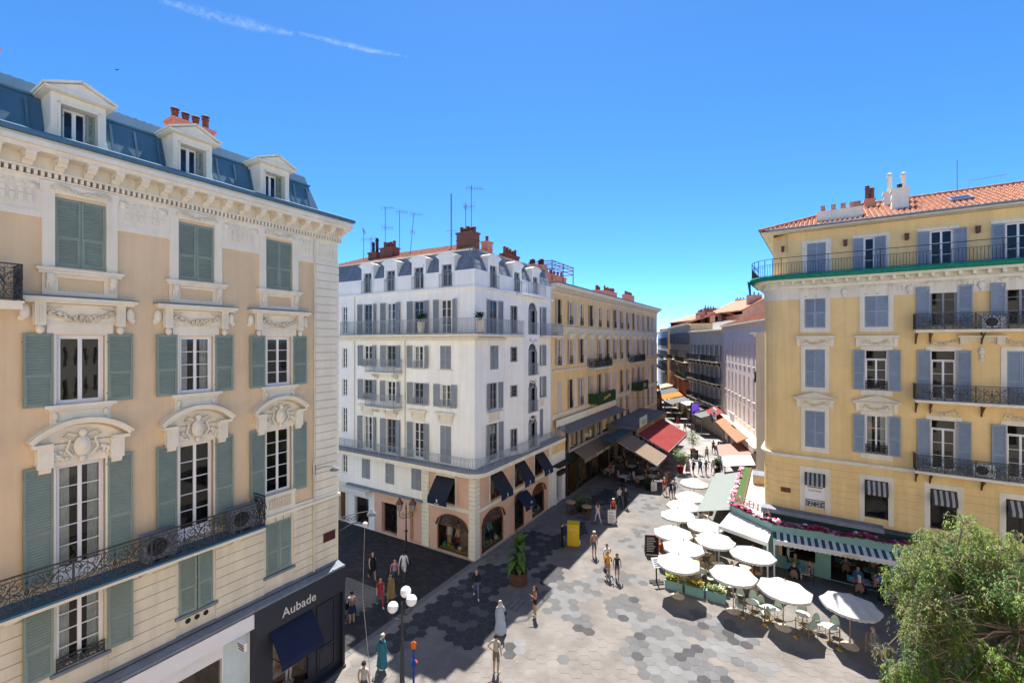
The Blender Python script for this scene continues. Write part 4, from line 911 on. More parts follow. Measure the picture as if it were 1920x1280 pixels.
    q = MB(); q.box(-30.3, -22.2, -.28, .0, 3.2, 3.32); fl.mb('ledge', q, M['zinc2'])
    q = MB(); q.box(-30.25, -27.4, -.75, -.05, 3.05, 3.2); q.box(-30.25, -27.4, -.78, -.75, 2.9, 3.2); fl.mb('awning_box', q, M['whitecloth'])
    b = wall_mb(-34, -30.3, 0, 3.25, [(-31.5, -30.7, 0.1, 2.4)], .3, .1); fl.mb('wall', b, [M['whitetrim'], M['dark']])
    q = MB(); q.box(-31.5, -30.7, .2, .28, .1, 2.4); q.box(-31.13, -31.07, .18, .2, .1, 2.4); fl.mb('door', q, M['wood'])
    b = wall_mb(-30.3, -27.3, 0, 3.2, [(-29.6, -27.95, .12, 2.35)], .3, 1.2); s = fl.mb('shop_front', b, [M['whitepaint'], M['shopin']]); 
    link('pane', MB().quad((-29.6, .2, .12), (-27.95, .2, .12), (-27.95, .2, 2.35), (-29.6, .2, 2.35)).mesh('pane', M['shopglass']), s)
    b = wall_mb(-27.3, -22.2, 0, 3.2, [(-26.5, -24.85, .1, 2.45), (-23.55, -22.5, .08, 2.2)], .4, 1.3); pinkm = mat('salmon_panel', (.64, .42, .33), .7, .04); s = fl.mb('shop_front', b, [pinkm, M['shopin']])
    link('pane', MB().quad((-26.5, .3, .1), (-24.85, .3, .1), (-24.85, .3, 2.45), (-26.5, .3, 2.45)).mesh('pane', M['shopglass']), s)
    q = MB(); q.box(-23.5, -22.75, .3, .34, .08, 2.15); link('door', q.mesh('door', pinkm), s)
    ftext(fl, 'LEOS', .26, M['goldpaint'], -25.6, -.02, 2.72, spacing=1.5)
    q = MB(); q.box(-22.95, -22.9, -.75, -.05, 2.35, 2.95); fl.mb('hanging_sign', q, M['goldpaint'])
    for k, x in enumerate((-26.0, -25.45)):
        tag(mannequin_mb().build('mannequin', clothmat('shopblack', (.02, .02, .025)), None, loc=fl.w(x, .75, .1), rz=RZS), ('dark dressed mannequin in the salmon shop window, ' + ('left' if k == 0 else 'right') + ' of the pair'), 'mannequin')
    tag(MB().box(-.4, .4, -.02, .02, 0, 1.2).box(-.38, .38, -.025, -.02, .1, .5, 1).build('poster', [clothmat('poster_blue', (.03, .16, .36)), M['black']], None, loc=fl.w(-28.4, .6, 1.0), rz=RZS), 'blue poster hanging in the white shop window', 'poster')
    # ---- pink boutique around the corner
    zc = 5.88
    al = (-20.95, -18.2, .12, 2.75, .85); ml = (-21.0, -19.3, 3.5, 5.35)
    fl.mb('wall', wall_mb(-22.2, CL, 0, zc, [al, ml], .25, 1.4), [M['boutique'], M['shopin']])
    ar = [(25.3, 28.2, .12, 2.85, .9), (29.75, 31.35, .1, 2.95, .6), (32.6, 34.9, .12, 2.75, .8)]; mr = [(26.35, 27.95, 3.5, 5.35), (29.7, 31.3, 3.5, 5.35), (33.0, 34.6, 3.5, 5.35)]
    fr.mb('wall', wall_mb(CR, 36.3, 0, zc, ar + mr, .25, 1.4), [M['boutique'], M['shopin']])
    for f_, o in [(fl, al)] + [(fr, q) for q in ar]:
        w_ = o[1]-o[0]; h = o[3]-o[2]; me, arc = arch_window_mb(w_, h, o[4], M['wood'], True, .09); s = f_.put('shop_window', me, (o[0]+o[1])/2, .1, o[2])
        link('pane', MB().quad((-w_/2+.05, .04, .06), (w_/2-.05, .04, .06), (w_/2-.05, .04, h-o[4]), (-w_/2+.05, .04, h-o[4])).mesh('pane', M['shopglass']), s)
        P = [(p[0]*.97, .04, p[1]-.02) for p in arc]; link('pane', MB().add(P, [tuple(range(len(P)))]).mesh('pane', M['glass']), s)
        n = 14; q = MB(); xm = (o[0]+o[1])/2                                   # arched wood trim
        tr = [(p[0]*1.04, p[1]*1.0+.06) for p in arc]
        for i in range(len(arc)-1): q.prism([arc[i], arc[i+1], tr[i+1], tr[i]], -.14, -.0)
        f_.mb('arch_trim', q, M['wood'], xm, 0, o[2])
    for f_, o in [(fl, ml)] + [(fr, q) for q in mr]:
        x = (o[0]+o[1])/2; w_ = o[1]-o[0]
        q = MB(); q.box(o[0]-.12, o[0], -.04, .05, 3.4, 5.5); q.box(o[1], o[1]+.12, -.04, .05, 3.4, 5.5); q.box(o[0]-.12, o[1]+.12, -.04, .05, 5.351, 5.5); f_.mb('window_surround', q, M['cream'])
        window(f_, x, 3.5, w_, 1.85, 1, M['wood'], y=.1, panes=False, gm=M['shopglass'])
        aw = f_.mb('awning', MB().slab([(-w_/2, -.05, 1.72), (-w_/2, -.95, .55), (w_/2, -.95, .55), (w_/2, -.05, 1.72)], .02), M['navytop'], x, 0, 3.55)
        link('valance', MB().slab([(-w_/2, -.952, .55), (-w_/2, -.97, .12), (w_/2, -.97, .12), (w_/2, -.952, .55)], .014).mesh('valance', M['navycloth']), aw)
        e = MB(); e.ball((0, -.98, .42), (.07, .01, .09), 8, 6); e.box(-.02, .09, -.985, -.975, .3, .33); e.box(-.2, .2, -.985, -.975, .18, .215); link('emblem', e.mesh('emblem', M['whitecloth']), aw)
    aw = fr.mb('awning', MB().slab([(-.85, -.05, 1.2), (-.85, -.9, .45), (.85, -.9, .45), (.85, -.05, 1.2)], .02), M['navycloth'], 30.55, -.1, 1.75)
    link('valance', MB().slab([(-.85, -.902, .45), (-.85, -.93, .1), (.85, -.93, .1), (.85, -.902, .45)], .014).mesh('valance', M['navycloth']), aw)
    e = MB(); e.ball((0, -.96, .62), (.07, .06, .09), 8, 6); e.box(-.2, .2, -.94, -.93, .2, .24); link('emblem', e.mesh('emblem', M['whitecloth']), aw)
    for f_, x0, x1 in ((fl, -22.2, CL), (fr, CR, 36.3)):
        q = MB(); q.box(x0, x1+.07, -.07, .02, 3.15, 3.4) if f_ is fl else q.box(x0-.0699, x1, -.071, .02, 3.151, 3.401); f_.mb('string_course', q, M['cream'])
        q = MB(); q.box(x0, x1, -.05, .02, 0.0, .1) if f_ is fl else q.box(x0, x1, -.051, .02, 0.0, .101); f_.mb('plinth', q, M['stone'])
    for (f_, x0, x1) in ((fl, -22.3, -21.65), (fl, CL-.45, CL+.06), (fr, CR-.05, CR+.5), (fr, 35.5, 36.25)):
        for k in range(19):
            z = .1 + k*.305
            q = MB(); q.box(x0, x1, -.075, .02, z+.012, z+.293); f_.mb('quoin', q, M['cream'])
    # goods in the boutique windows
    tops = [clothmat('boutique_turquoise', (.02, .30, .38)), clothmat('boutique_red', (.33, .04, .04)), clothmat('boutique_white', (.7, .68, .62)), clothmat('boutique_navy', (.02, .04, .1)), clothmat('boutique_sand', (.5, .38, .22)), clothmat('boutique_lime', (.3, .32, .08))]
    desc = ['turquoise', 'red', 'white', 'navy', 'sand', 'olive']
    def mann(f_, x, c, c2, wh):
        o = thing('mannequin', desc[c] + ' topped mannequin in the boutique window ' + wh, 'mannequin', f_.w(x, .75, .14), f_.rz)
        b = mannequin_mb(); b.build('body', M['curtain'], o)
        MB().lathe([(.08, 1.47), (.19, 1.43), (.17, 1.25), (.15, 1.05), (.19, .88)], 10, sy=.72).build('top', tops[c], o)
        t = MB()
        for sg in (-1, 1): t.tube([(sg*.08, 0, .92), (sg*.09, -.02, .48), (sg*.09, .02, .1)], [.1, .085, .07], 8)
        t.build('trousers', tops[c2], o)
    mann(fl, -19.6, 4, 1, 'left of the corner stones, centre one'); mann(fl, -20.4, 2, 4, 'left of the corner stones, leftmost one'); mann(fl, -18.8, 2, 1, 'left of the corner stones, rightmost one')
    mann(fr, 26.4, 0, 2, 'right of the corner stones, left one'); mann(fr, 27.4, 0, 3, 'right of the corner stones, right one'); mann(fr, 33.3, 2, 1, 'at the far arch beside the restaurant'); mann(fr, 30.4, 0, 3, 'behind the doorway awning')
    k = 0
    for f_, x0, x1 in ((fl, -20.8, -18.4), (fr, 25.5, 28.0), (fr, 32.8, 34.7)):
        dk = MB(); dk.box(x0-.1, x1+.1, .3, 1.2, .11, .26); f_.mb('display_plinth', dk, mat('display_mat', (.30, .27, .08), .9, .2))
        for j in range(7):
            x = x0 + (x1-x0)*(j+.5)/7; c = (j*5+k) % 6
            b = MB(); 
            if j % 3 == 0: b.lathe([(.14, 0), (.16, .12), (.12, .22), (.13, .24)], 8); b.tube([(-.1, 0, .22), (-.06, 0, .36), (.06, 0, .36), (.1, 0, .22)], .012, 5); nm = 'bag'
            elif j % 3 == 1: b.box(-.14, .14, -.1, .1, 0, .07); b.box(-.13, .13, -.09, .09, .07, .13); b.box(-.14, .12, -.1, .08, .13, .18); nm = 'folded_clothes'
            else: b.lathe([(.19, 0), (.18, .02), (.09, .03), (.085, .1), (.03, .12)], 10); nm = 'hat'
            tag(b.build(nm, tops[c], None, loc=f_.w(x, .5+.08*(j % 2), .262), rz=f_.rz), desc[c] + ' ' + nm.replace('_', ' ') + ', ' + ('first second third fourth fifth sixth seventh'.split()[j]) + ' item from left in the ' + ('boutique corner window' if f_ is fl else ('boutique street window' if x0 < 30 else 'far boutique window')), nm.replace('_', ' '), 'goods in the boutique windows')
        k += 2
    return root
CLOTH = {}
def clothmat(name, c):
    if name not in CLOTH: CLOTH[name] = mat(name, c, .85, .15, 6)
    return CLOTH[name]
white_building()
# ------------------------------------------------------------------ long ochre building on the street
def ochre_building():
    root = thing('street_building', 'long ochre building with pale shutters behind the red awning', 'building', ST(36.3, -17.65))
    f = Face(root, ST(0, -17.65), RZL); X0, X1 = 36.3, 75.9
    bays = [37.95 + 2.72*i for i in range(14)]
    rows = [(16.45, 18.7), (12.6, 15.05), (8.3, 11.1), (4.9, 7.6)]
    ops = []
    for i, x in enumerate(bays):
        for r, (a, c) in enumerate(rows):
            if r == 3 and i < 6: continue
            ops.append((x-.46, x+.46, a, c))
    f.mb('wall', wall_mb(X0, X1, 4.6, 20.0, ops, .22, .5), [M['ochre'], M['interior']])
    q = MB(); q.quad((X1, 0, 0), (X1, 10, 0), (X1, 10, 20), (X1, 0, 20)); f.mb('wall', q, M['ochre'])
    for i, x in enumerate(bays):
        for r, (a, c) in enumerate(rows):
            if r == 3 and i < 6: continue
            h = c - a
            window(f, x, a, .92, h, 4, M['whitepaint'] if (i+r) % 3 else M['dark'], y=.14, panes=False, curtain=1 if (i*2+r) % 5 == 0 else 0)
            closed = (r > 0 and (i*7+r*3) % 6 == 0)
            left = not (r == 0 and i in (2, 4, 5)); right = not (r == 0 and i in (0, 2, 4, 5))
            if closed:
                for sg in (-1, 1): shutter(f, x+sg*.23, a, .45, h, M['paleshut'], y=.02, pitch=.1)
            else:
                if left: shutter(f, x-.46-.25, a, .46, h, M['paleshut'], y=-.05, pitch=.1, rz=.3)
                if right: shutter(f, x+.46+.25, a, .46, h, M['paleshut'], y=-.05, pitch=.1, rz=-.3)
            f.mb('guard_rail', cached_mb('ogr', lambda: scroll_like(.92, .75)), M['black'], x-.46, 0, a+.02) if not closed and i < 9 else None
            q = MB(); q.box(x-.6, x+.6, -.1, .05, a-.1, a-.02); f.mb('sill', q, M['cream2'])
            if r == 1:
                q = MB(); q.box(x-.7, x+.7, -.22, .02, c+.42, c+.52); q.box(x-.58, x+.58, -.06, .02, c+.05, c+.42)
                for sg in (-1, 1): q.box(x+sg*.55-.07, x+sg*.55+.07, -.15, .02, c+.15, c+.42)
                f.mb('window_cornice', q, M['cream'])
    for (z0, z1, o) in ((16.02, 16.2, .14), (15.6, 16.02, .05), (12.02, 12.2, .12), (8.0, 8.2, .14), (7.72, 8.0, .05)):
        q = MB(); q.box(X0, X1+o, -o, .05, z0, z1); f.mb('string_course', q, M['cream2'])
    q = MB(); q.box(X0, X1+.1, -.1, .05, 19.2, 19.3); q.box(X0, X1+.55, -.55, .05, 19.75, 19.9); q.box(X0, X1+.62, -.62, .05, 19.9, 20.05); q.box(X0, X1+.2, -.2, .05, 19.55, 19.75); f.mb('cornice', q, M['cream'])
    q = MB(); k = X0+.2
    while k < X1: q.prism([(-.45, 19.75), (-.4, 19.66), (-.2, 19.5), (-.1, 19.36), (0, 19.34), (0, 19.75)], k, k+.16, ax='x'); k += .42
    f.mb('modillions', q, M['cream2'], kind='stuff')
    q = MB(); q.box(X0, X1+.66, -.68, .3, 20.055, 20.16); f.mb('gutter', q, M['zinc2'])
    q = MB(); q.quad((X0, .2, 20.16), (X1, .2, 20.16), (X1, 4, 21.0), (X0, 4, 21.0)); q.quad((X0, 4, 21.0), (X1, 4, 21.0), (X1, 10, 20), (X0, 10, 20)); f.mb('roof', q, M['tile'])
    rel = lambda x, y, z: f.w(x, y, z) - root.location
    chimney(root, rel(40.5, 2.2, 20.3), 6.0, .8, 1.05, RZL, M['pinkplaster'], 7); chimney(root, rel(36.9, 1.4, 20.2), 1.0, .7, 1.5, RZL, M['pinkplaster'], 3, M['dark'])
    chimney(root, rel(53.5, 2.0, 20.3), 1.6, .7, .75, RZL, M['pinkplaster'], 3); chimney(root, rel(57.8, 2.0, 20.3), 4.2, .8, 1.0, RZL, M['pinkplaster'], 7); chimney(root, rel(66.5, 2.0, 20.3), 3.6, .8, 1.3, RZL, M['pinkplaster'], 6)
    q = MB()
    for (x, y) in ((38.2, .9), (43.2, .9), (38.2, 3.4), (43.2, 3.4), (40.7, .9), (40.7, 3.4)): q.tube([(x, y, 20.6), (x, y, 22.5)], .05, 5)
    for z in (21.7, 22.1, 22.45):
        q.tube([(38.2, .9, z), (43.2, .9, z), (43.2, 3.4, z), (38.2, 3.4, z)], .045, 5, close=True)
    for k in range(6): q.tube([(38.2+k, .9, 22.45), (38.2+k, 3.4, 22.45)], .04, 4)
    f.mb('roof_pergola', q, M['brick'])
    # balconies and hedge boxes
    for (a, c, z) in ((44.9, 52.4, 12.0), (59.6, 67.9, 12.0)):
        c = a + 5.6
        q = MB(); q.box(a, c, -.9, 0, z-.16, z); b = f.mb('balcony', q, M['cream2'])
        n = 4; L = (c-a)/n; pm = cached(('obp', L), lambda: scroll_panel(L, 1.0).mesh('railing_panel', M['black']))
        for k in range(n): link('railing_panel', pm, b, loc=(a+k*L, -.86, z))
        link('railing_panel', cached('obs', lambda: scroll_panel(.84, 1.0).mesh('railing_panel', M['black'])), b, loc=(a, -.86, z), rz=R(90)); link('railing_panel', MESH['obs'], b, loc=(c, -.86, z), rz=R(90))
        for x in (a+.4, c-.4, (a+c)/2): link('bracket', cached('obk', lambda: MB().prism([(-.8, 0), (-.6, -.25), (-.1, -.5), (0, -.75), (0, 0)], -.12, .12, ax='x').mesh('bracket', M['cream2'])), b, loc=(x, 0, z-.16))
    for (a, c, z, nm) in ((45.1, 51.2, 8.2, 0), (60.8, 66.2, 8.2, 1)):
        q = MB(); q.box(a, c, -.95, 0, z-.2, z); b = f.mb('balcony', q, M['cream2'])
        rr = random.Random(nm); h = MB()
        h.box(a, c, -1.0, -.8, z-.15, z+1.0); h.box(a, a+.2, -.8, 0, z-.15, z+1.0)
        for k in range(1400):
            x = rr.uniform(a-.03, c+.03); zz = rr.uniform(z-.18, z+1.04); s = rr.uniform(.04, .08); yy = -1.0 - rr.random()*.05
            if zz > z+.98: yy = rr.uniform(-1.02, -.8)
            h.add([(x-s, yy, zz), (x, yy-.03, zz-s), (x+s, yy, zz), (x, yy+.02, zz+s)], [(0, 1, 2, 3)])
        link('hedge_cladding', h.mesh('hedge_cladding', M['hedge']), b, kind='stuff')
        if nm == 0: text_obj('Amorino', .62, M['goldpaint'], b, ((a+c)/2, -1.07, z+.32), (R(90), R(-8), 0), shear=.35, name='lettering')
        else:
            link('menu_board', MB().box(a+2.2, a+4.6, -1.08, -1.02, z+.1, z+.85).mesh('menu_board', M['dark']), b)
            q = MB()
            for k in range(4): q.box(a+2.5, a+4.3-.3*(k % 2), -1.085, -1.081, z+.22+k*.14, z+.26+k*.14)
            link('board_lettering', q.mesh('board_lettering', M['whitecloth']), b)
    # ---- ground storey
    white = M['whitepaint']
    b = wall_mb(36.3, 39.2, 0, 4.6, [(37.2, 38.5, .1, 2.6)], .5, .9); s = f.mb('shop_front', b, [white, M['shopin']])
    q = MB(); q.box(36.4, 39.1, -.75, 0, 3.5, 3.62); q.box(37.0, 38.7, -.5, 0, 2.62, 2.9); link('canopy', q.mesh('canopy', M['dark']), s)
    q = MB(); q.box(36.75, 37.05, -.12, 0, 0, 3.4); q.box(38.65, 38.95, -.12, 0, 0, 3.4); link('pilaster', q.mesh('pilaster', white), s)
    ftext(f, 'Le Petit Nice', .2, M['black'], 37.85, -.02, 3.1)
    b = wall_mb(39.2, 51.4, 4.2, 7.0, [(39.5, 41.8, 4.45, 6.3), (42.0, 43.2, 4.45, 6.3), (43.4, 46.5, 4.45, 6.3), (46.7, 48.4, 4.45, 6.3), (48.7, 51.2, 4.4, 6.4)], .25, 1.5, y=-.35)
    s = f.mb('shop_front', b, [M['stone'], M['interior']]); q = MB()
    for (a, c) in ((39.5, 41.8), (42.0, 43.2), (43.4, 46.5), (46.7, 48.4)): link('pane', MB().quad((a, -.15, 4.45), (c, -.15, 4.45), (c, -.15, 6.3), (a, -.15, 6.3)).mesh('pane', M['glass']), s); q.box((a+c)/2-.03, (a+c)/2+.03, -.2, -.12, 4.45, 6.3)
    link('mullion', q.mesh('mullion', M['zinc2']), s)
    q = MB(); q.slab([(37.0, -.3, 6.95), (37.0, -1.5, 6.6), (53.5, -1.5, 6.6), (53.5, -.3, 6.95)], .12); q.box(37, 53.5, -.35, 0, 6.95, 7.05); f.mb('canopy', q, M['roofgrey'])
    q = MB(); q.box(36.5, 53.5, -.35, -.3, 7.05, 7.7); f.mb('parapet', q, M['cream'])
    q = MB(); q.slab([(40.2, -.4, 4.25), (40.2, -1.6, 3.55), (50.2, -1.6, 3.55), (50.2, -.4, 4.25)], .04); q.slab([(40.2, -1.6, 3.55), (40.2, -1.62, 3.2), (50.2, -1.62, 3.2), (50.2, -1.6, 3.55)], .03); aw = f.mb('awning', q, M['taupe'])
    link('lettering', text_obj('Restaurant   Le Perroquet', .36, M['whitecloth'], aw, (45.2, -1.68, 3.28), (R(90), 0, 0)).data, aw, loc=(45.2, -1.68, 3.28), rot=(R(90), 0, 0)) if False else text_obj('RISTORANTE  -  PIZZERIA', .34, M['whitecloth'], aw, (45.2, -1.66, 3.26), (R(90), 0, 0))
    b = wall_mb(39.2, 51.4, 0, 4.2, [(39.7, 41.4, .1, 3.1), (42.2, 45.2, .1, 3.1), (46, 49, .1, 3.1)], .3, 2.2, y=-.1); s = f.mb('shop_front', b, [M['dark'], M['shopin']])
    q = MB()
    for k in range(9): q.box(39.9+k*.16, 39.96+k*.16, -.16, -.11, .2, 3.0)
    for k in range(3): q.box(43.0+k*2.2, 43.08+k*2.2, -.16, -.11, .2, 3.0)
    link('brass_fins', q.mesh('brass_fins', M['gold']), s)
    b = wall_mb(51.4, 75.9, 0, 4.6, [(52+3.3*k, 54.6+3.3*k, .1, 3.0) for k in range(7)], .3, 1.5); f.mb('shop_front', b, [M['stone'], M['shopin']])
    # pavilion roof that carries the big awnings
    q = MB(); q.box(44.4, 50.6, -3.3, -1.7, 4.55, 4.75); f.mb('terrace_roof', q, M['darkteal'])
    q = MB(); q.box(50.6, 66.0, -3.6, -.05, 4.7, 4.9); q.box(50.6, 66.0, -3.65, -3.5, 4.1, 4.9); q.prism([(-3.65, 4.9), (-.05, 5.1), (-.05, 4.9)], 50.6, 66, ax='x'); s = f.mb('terrace_roof', q, [M['roofgrey']])
    link('fascia', MB().box(50.6, 65.9, -3.72, -3.655, 4.15, 4.85).mesh('fascia', mat('brown_fascia', (.25, .17, .10), .7)), s)
    text_obj('CAFE', .62, M['goldpaint'], s, (57.5, -3.74, 4.25), (R(90), 0, 0), spacing=1.3)
    q = MB(); q.box(51.2, 54.2, -3.9, -3.8, 5.0, 6.1); sg = link('lettered_sign', q.mesh('lettered_sign', mat('pale_sign', (.5, .56, .52), .6)), s)
    text_obj('BLEU', .8, M['teal'], sg, (52.7, -3.92, 5.25), (R(90), 0, 0))
    q = MB()
    for x in (51, 54.8, 58.6, 62.4): q.tube([(x, -3.6, 0), (x, -3.6, 4.1)], .06, 6)
    link('column', q.mesh('column', M['dark']), s)
    # big awnings
    def awn(name, label, a, c, yb, zb, yf, zf, m, val=.3, cat='awning', seams=0):
        o = thing(name, label, cat, f.w((a+c)/2, yf, 0), RZL)
        w_ = (c-a)/2; dy = yb-yf
        MB().slab([(-w_, dy, zb), (-w_, 0, zf), (w_, 0, zf), (w_, dy, zb)], .03).build('canvas', m, o)
        v = MB(); n = 24
        for k in range(n):
            x0 = -w_+2*w_*k/n; x1 = -w_+2*w_*(k+1)/n; v.slab([(x0, -.002, zf), (x0, -.03, zf-val), ((x0+x1)/2, -.03, zf-val-.05), (x1, -.03, zf-val), (x1, -.002, zf)], .012)
        v.build('valance', m, o)
        fr_ = MB()
        for x in (-w_+.1, 0, w_-.1): fr_.tube([(x, dy, zb-.15), (x, .05, zf-.08)], .03, 5)
        fr_.tube([(-w_, 0, zf-.06), (w_, 0, zf-.06)], .035, 6); fr_.build('frame', M['whitepaint'], o)
        return o
    awn('taupe_awning', 'large taupe awning sloping over the restaurant terrace', 45.4, 49.9, -3.1+.0, 4.5, -7.05, 2.55, M['taupe'])
    awn('red_awning', 'large deep red awning over the cafe terrace', 51.0, 62.6, -3.75, 4.35, -7.0, 2.7, M['red'])
    return root
def cached_mb(k, fn):
    if k not in MESH: MESH[k] = fn()
    return MESH[k]
def scroll_like(L, h):
    b = MB(); b.box(0, L, -.02, .02, h-.03, h); b.box(0, L, -.015, .015, .04, .06)
    for k in range(9): x = L*k/8; b.box(x-.008, x+.008, -.008, .008, 0, h)
    for k in range(4): b.tube(spiral((L*(k+.5)/4, h*.4), .1, .02, 1.2, k, 1, 8), .008, 4)
    return b
ochre_building()
# ------------------------------------------------------------------ yellow corner building on the right
def right_building():
    P0 = NR*34.2
    root = thing('yellow_building', 'yellow corner building with blue-grey shutters, terracotta roof and green netted balcony', 'building', P0 + ER*-3.3)
    f = Face(root, P0, RZR); XL, XR = -3.3, 15.0; rc = 1.1
    W = [-.42, 2.6, 5.51, 8.46, 11.4]
    def arcp(z=0, off=0): return [(XL+rc-(rc+off)*math.sin(R(a)), rc-(rc+off)*math.cos(R(a)), z) for a in range(0, 91, 15)]
    def curved(name, z0, z1, off, m, x1=XR, depth=12, th=.3):
        """band following facade, rounded corner and side"""
        b = MB(); path = [(x1, -off)] + [(p[0], p[1]) for p in arcp(0, off)] + [(XL-off, depth)]
        inn = [(x1, th)] + [(XL+rc-(rc-th)*math.sin(R(a)), rc-(rc-th)*math.cos(R(a))) for a in range(0, 91, 15)] + [(XL+th, depth)]
        n = len(path)
        for i in range(n-1):
            a, c, d, e = path[i], path[i+1], inn[i+1], inn[i]
            b.add([(a[0], a[1], z0), (c[0], c[1], z0), (c[0], c[1], z1), (a[0], a[1], z1)], [(3, 2, 1, 0)]); b.add([(a[0], a[1], z1), (c[0], c[1], z1), (d[0], d[1], z1), (e[0], e[1], z1)], [(3, 2, 1, 0)]); b.add([(a[0], a[1], z0), (c[0], c[1], z0), (d[0], d[1], z0), (e[0], e[1], z0)], [(0, 1, 2, 3)])
        return f.mb(name, b, m)
    ops = []
    for i, x in enumerate(W):
        ops += [(x-.55, x+.55, 15.66, 17.9), (x-.52, x+.52, 11.9 if i < 2 else 11.55, 14.3), (x-.52, x+.52, 8.12 if i < 2 else 7.65, 10.42), (x-.55, x+.55, 4.3, 6.55)]
    f.mb('wall', wall_mb(XL+rc, XR, 7.3, 18.3, [o for o in ops if o[2] > 7], .22, 1.0), [M['yellow'], M['interior']])
    f.mb('wall', wall_mb(XL+rc, XR, 3.0, 7.3, [o for o in ops if o[2] < 7], .22, 1.0), [M['yellow'], M['interior']])
    b = MB(); ap = arcp()
    for i in range(6): a, c = ap[i], ap[i+1]; b.add([(a[0], a[1], 0), (c[0], c[1], 0), (c[0], c[1], 18.3), (a[0], a[1], 18.3)], [(3, 2, 1, 0)], 0, True)
    b.quad((XL, rc, 0), (XL, 14, 0), (XL, 14, 18.3), (XL, rc, 18.3)); b.quad((XR, 0, 0), (XR, 0, 18), (XR, 14, 18), (XR, 14, 0)); f.mb('wall', b, M['yellow'])
    # rusticated courses (thin boards of render) on the mezzanine
    e = [XL+rc]
    for x in W: e += [x-.78, x+.78]
    e.append(XR)
    for k in range(8):
        z0 = 4.0 + k*.41
        for i in range(0, len(e), 2): q = MB(); q.box(e[i], e[i+1], -.025, .02, z0+.02, z0+.395); f.mb('stone_course', q, M['yellow'])
        curved('stone_course', z0+.02, z0+.395, .025, M['yellow'], XL+rc, 3, .05)
    curved('string_course', 7.3, 7.42, .14, M['whitetrim']); curved('string_course', 7.42, 7.52, .22, M['whitetrim'])
    curved('frieze', 17.5, 18.2, .03, M['whitetrim'], XR, 12, .05); curved('cornice', 18.2, 18.36, .2, M['cream']); curved('cornice', 18.62, 18.78, .62, M['cream']); curved('cornice', 18.36, 18.62, .12, M['cream'])
    q = MB(); k = XL+rc
    while k < XR: q.box(k, k+.14, -.5, -.12, 18.42, 18.62); k += .55
    f.mb('modillions', q, M['cream'], kind='stuff')
    # green debris net wrapped round the balcony edge
    gm = mat('green_netting', (.008, .20, .13), .8, .3, 6, .5, 14)
    b = MB(); path = [(XR - .3*i, -.86) for i in range(int((XR-XL-rc)/.3))] + [(p[0], p[1]) for p in arcp(0, .86)] + [(XL-.86, rc+.4*i) for i in range(1, 12)]
    rr = random.Random(3); vs = []
    for p in path:
        for (z, o) in ((19.06, -.06), (19.05, .05), (18.9, .06+rr.uniform(-.01, .03)), (18.78+rr.uniform(-.03, .02), .03), (18.76, -.2)): vs.append((p[0] - (o if p[0] < XL else 0), p[1] - (o if p[0] >= XL+rc*.2 else 0), z))
    b.add(vs, [(5*i+k, 5*i+k+1, 5*i+k+6, 5*i+k+5) for i in range(len(path)-1) for k in range(4)], 0, True); f.mb('debris_net', b, gm)
    q = MB(); q.add([(0, 0, 0), (.5, .1, 0), (.45, .1, -.75), (.15, 0, -.8)], [(0, 1, 2, 3)]); f.put('debris_net', MB().slab([(XL-.9, -.3, 18.85), (XL-.86, .9, 18.85), (XL-.8, .7, 18.0), (XL-.84, .2, 17.9)], .02).mesh('debris_net', gm))
    q = MB(); q.prism([(XR, -.84), (XR, 1), (XL+1, 1), (XL+1, 6), (XL-.84, 6), (XL-.84, rc)] + [(p[0], p[1]) for p in arcp(0, .84)][::-1], 18.8, 19.0, ax='z'); bal = f.mb('balcony', q, M['cream2'])
    # iron railing along the attic balcony
    path = [(XR, -.78)] + [(p[0], p[1]) for p in arcp(0, .78)] + [(XL-.78, 5)]
    def rail_m(L):
        b = MB(); h = 1.15; b.box(0, L, -.02, .02, h-.03, h); b.box(0, L, -.012, .012, .78, .80); b.box(0, L, -.012, .012, .1, .12); n = max(1, int(L/.14))
        for i in range(n+1):
            x = L*i/n; b.box(x-.008, x+.008, -.008, .008, 0, .8)
            if i % 2 == 0: b.tube([(x+.05*math.cos(a), 0, .66+.05*math.sin(a)) for a in (0, 1.05, 2.1, 3.14, 4.2, 5.2)], .006, 4, close=True)
        m = max(1, int(L/2.2))
        for i in range(m+1): x = L*i/m; b.box(x-.015, x+.015, -.015, .015, 0, h)
        return b
    for i in range(len(path)-1):
        a, c = path[i+1], path[i]; L = math.dist(a, c); link('railing', rail_m(L).mesh('railing', M['black']), bal, loc=(a[0], a[1], 19.0), rz=math.atan2(c[1]-a[1], c[0]-a[0]))
    # attic storey, set back
    ya = .75; ax = [-.35, 2.55, 5.55, 8.55, 11.5]
    opa = [(x-.5, x+.5, 19.05, 21.15) for x in ax]
    f.mb('attic_wall', wall_mb(XL+1.4, XR, 18.8, 21.95, opa, .15, .8, y=ya), [M['yellow'], M['interior']])
    b = MB(); b.quad((XL+.45, ya+1.0, 18.8), (XL+1.4, ya, 18.8), (XL+1.4, ya, 21.95), (XL+.45, ya+1.0, 21.95)); b.quad((XL+.45, 14, 18.8), (XL+.45, ya+1.0, 18.8), (XL+.45, ya+1.0, 21.95), (XL+.45, 14, 21.95)); f.mb('attic_wall', b, M['yellow'])
    fa = Face(root, P0 + NR*ya, RZR)
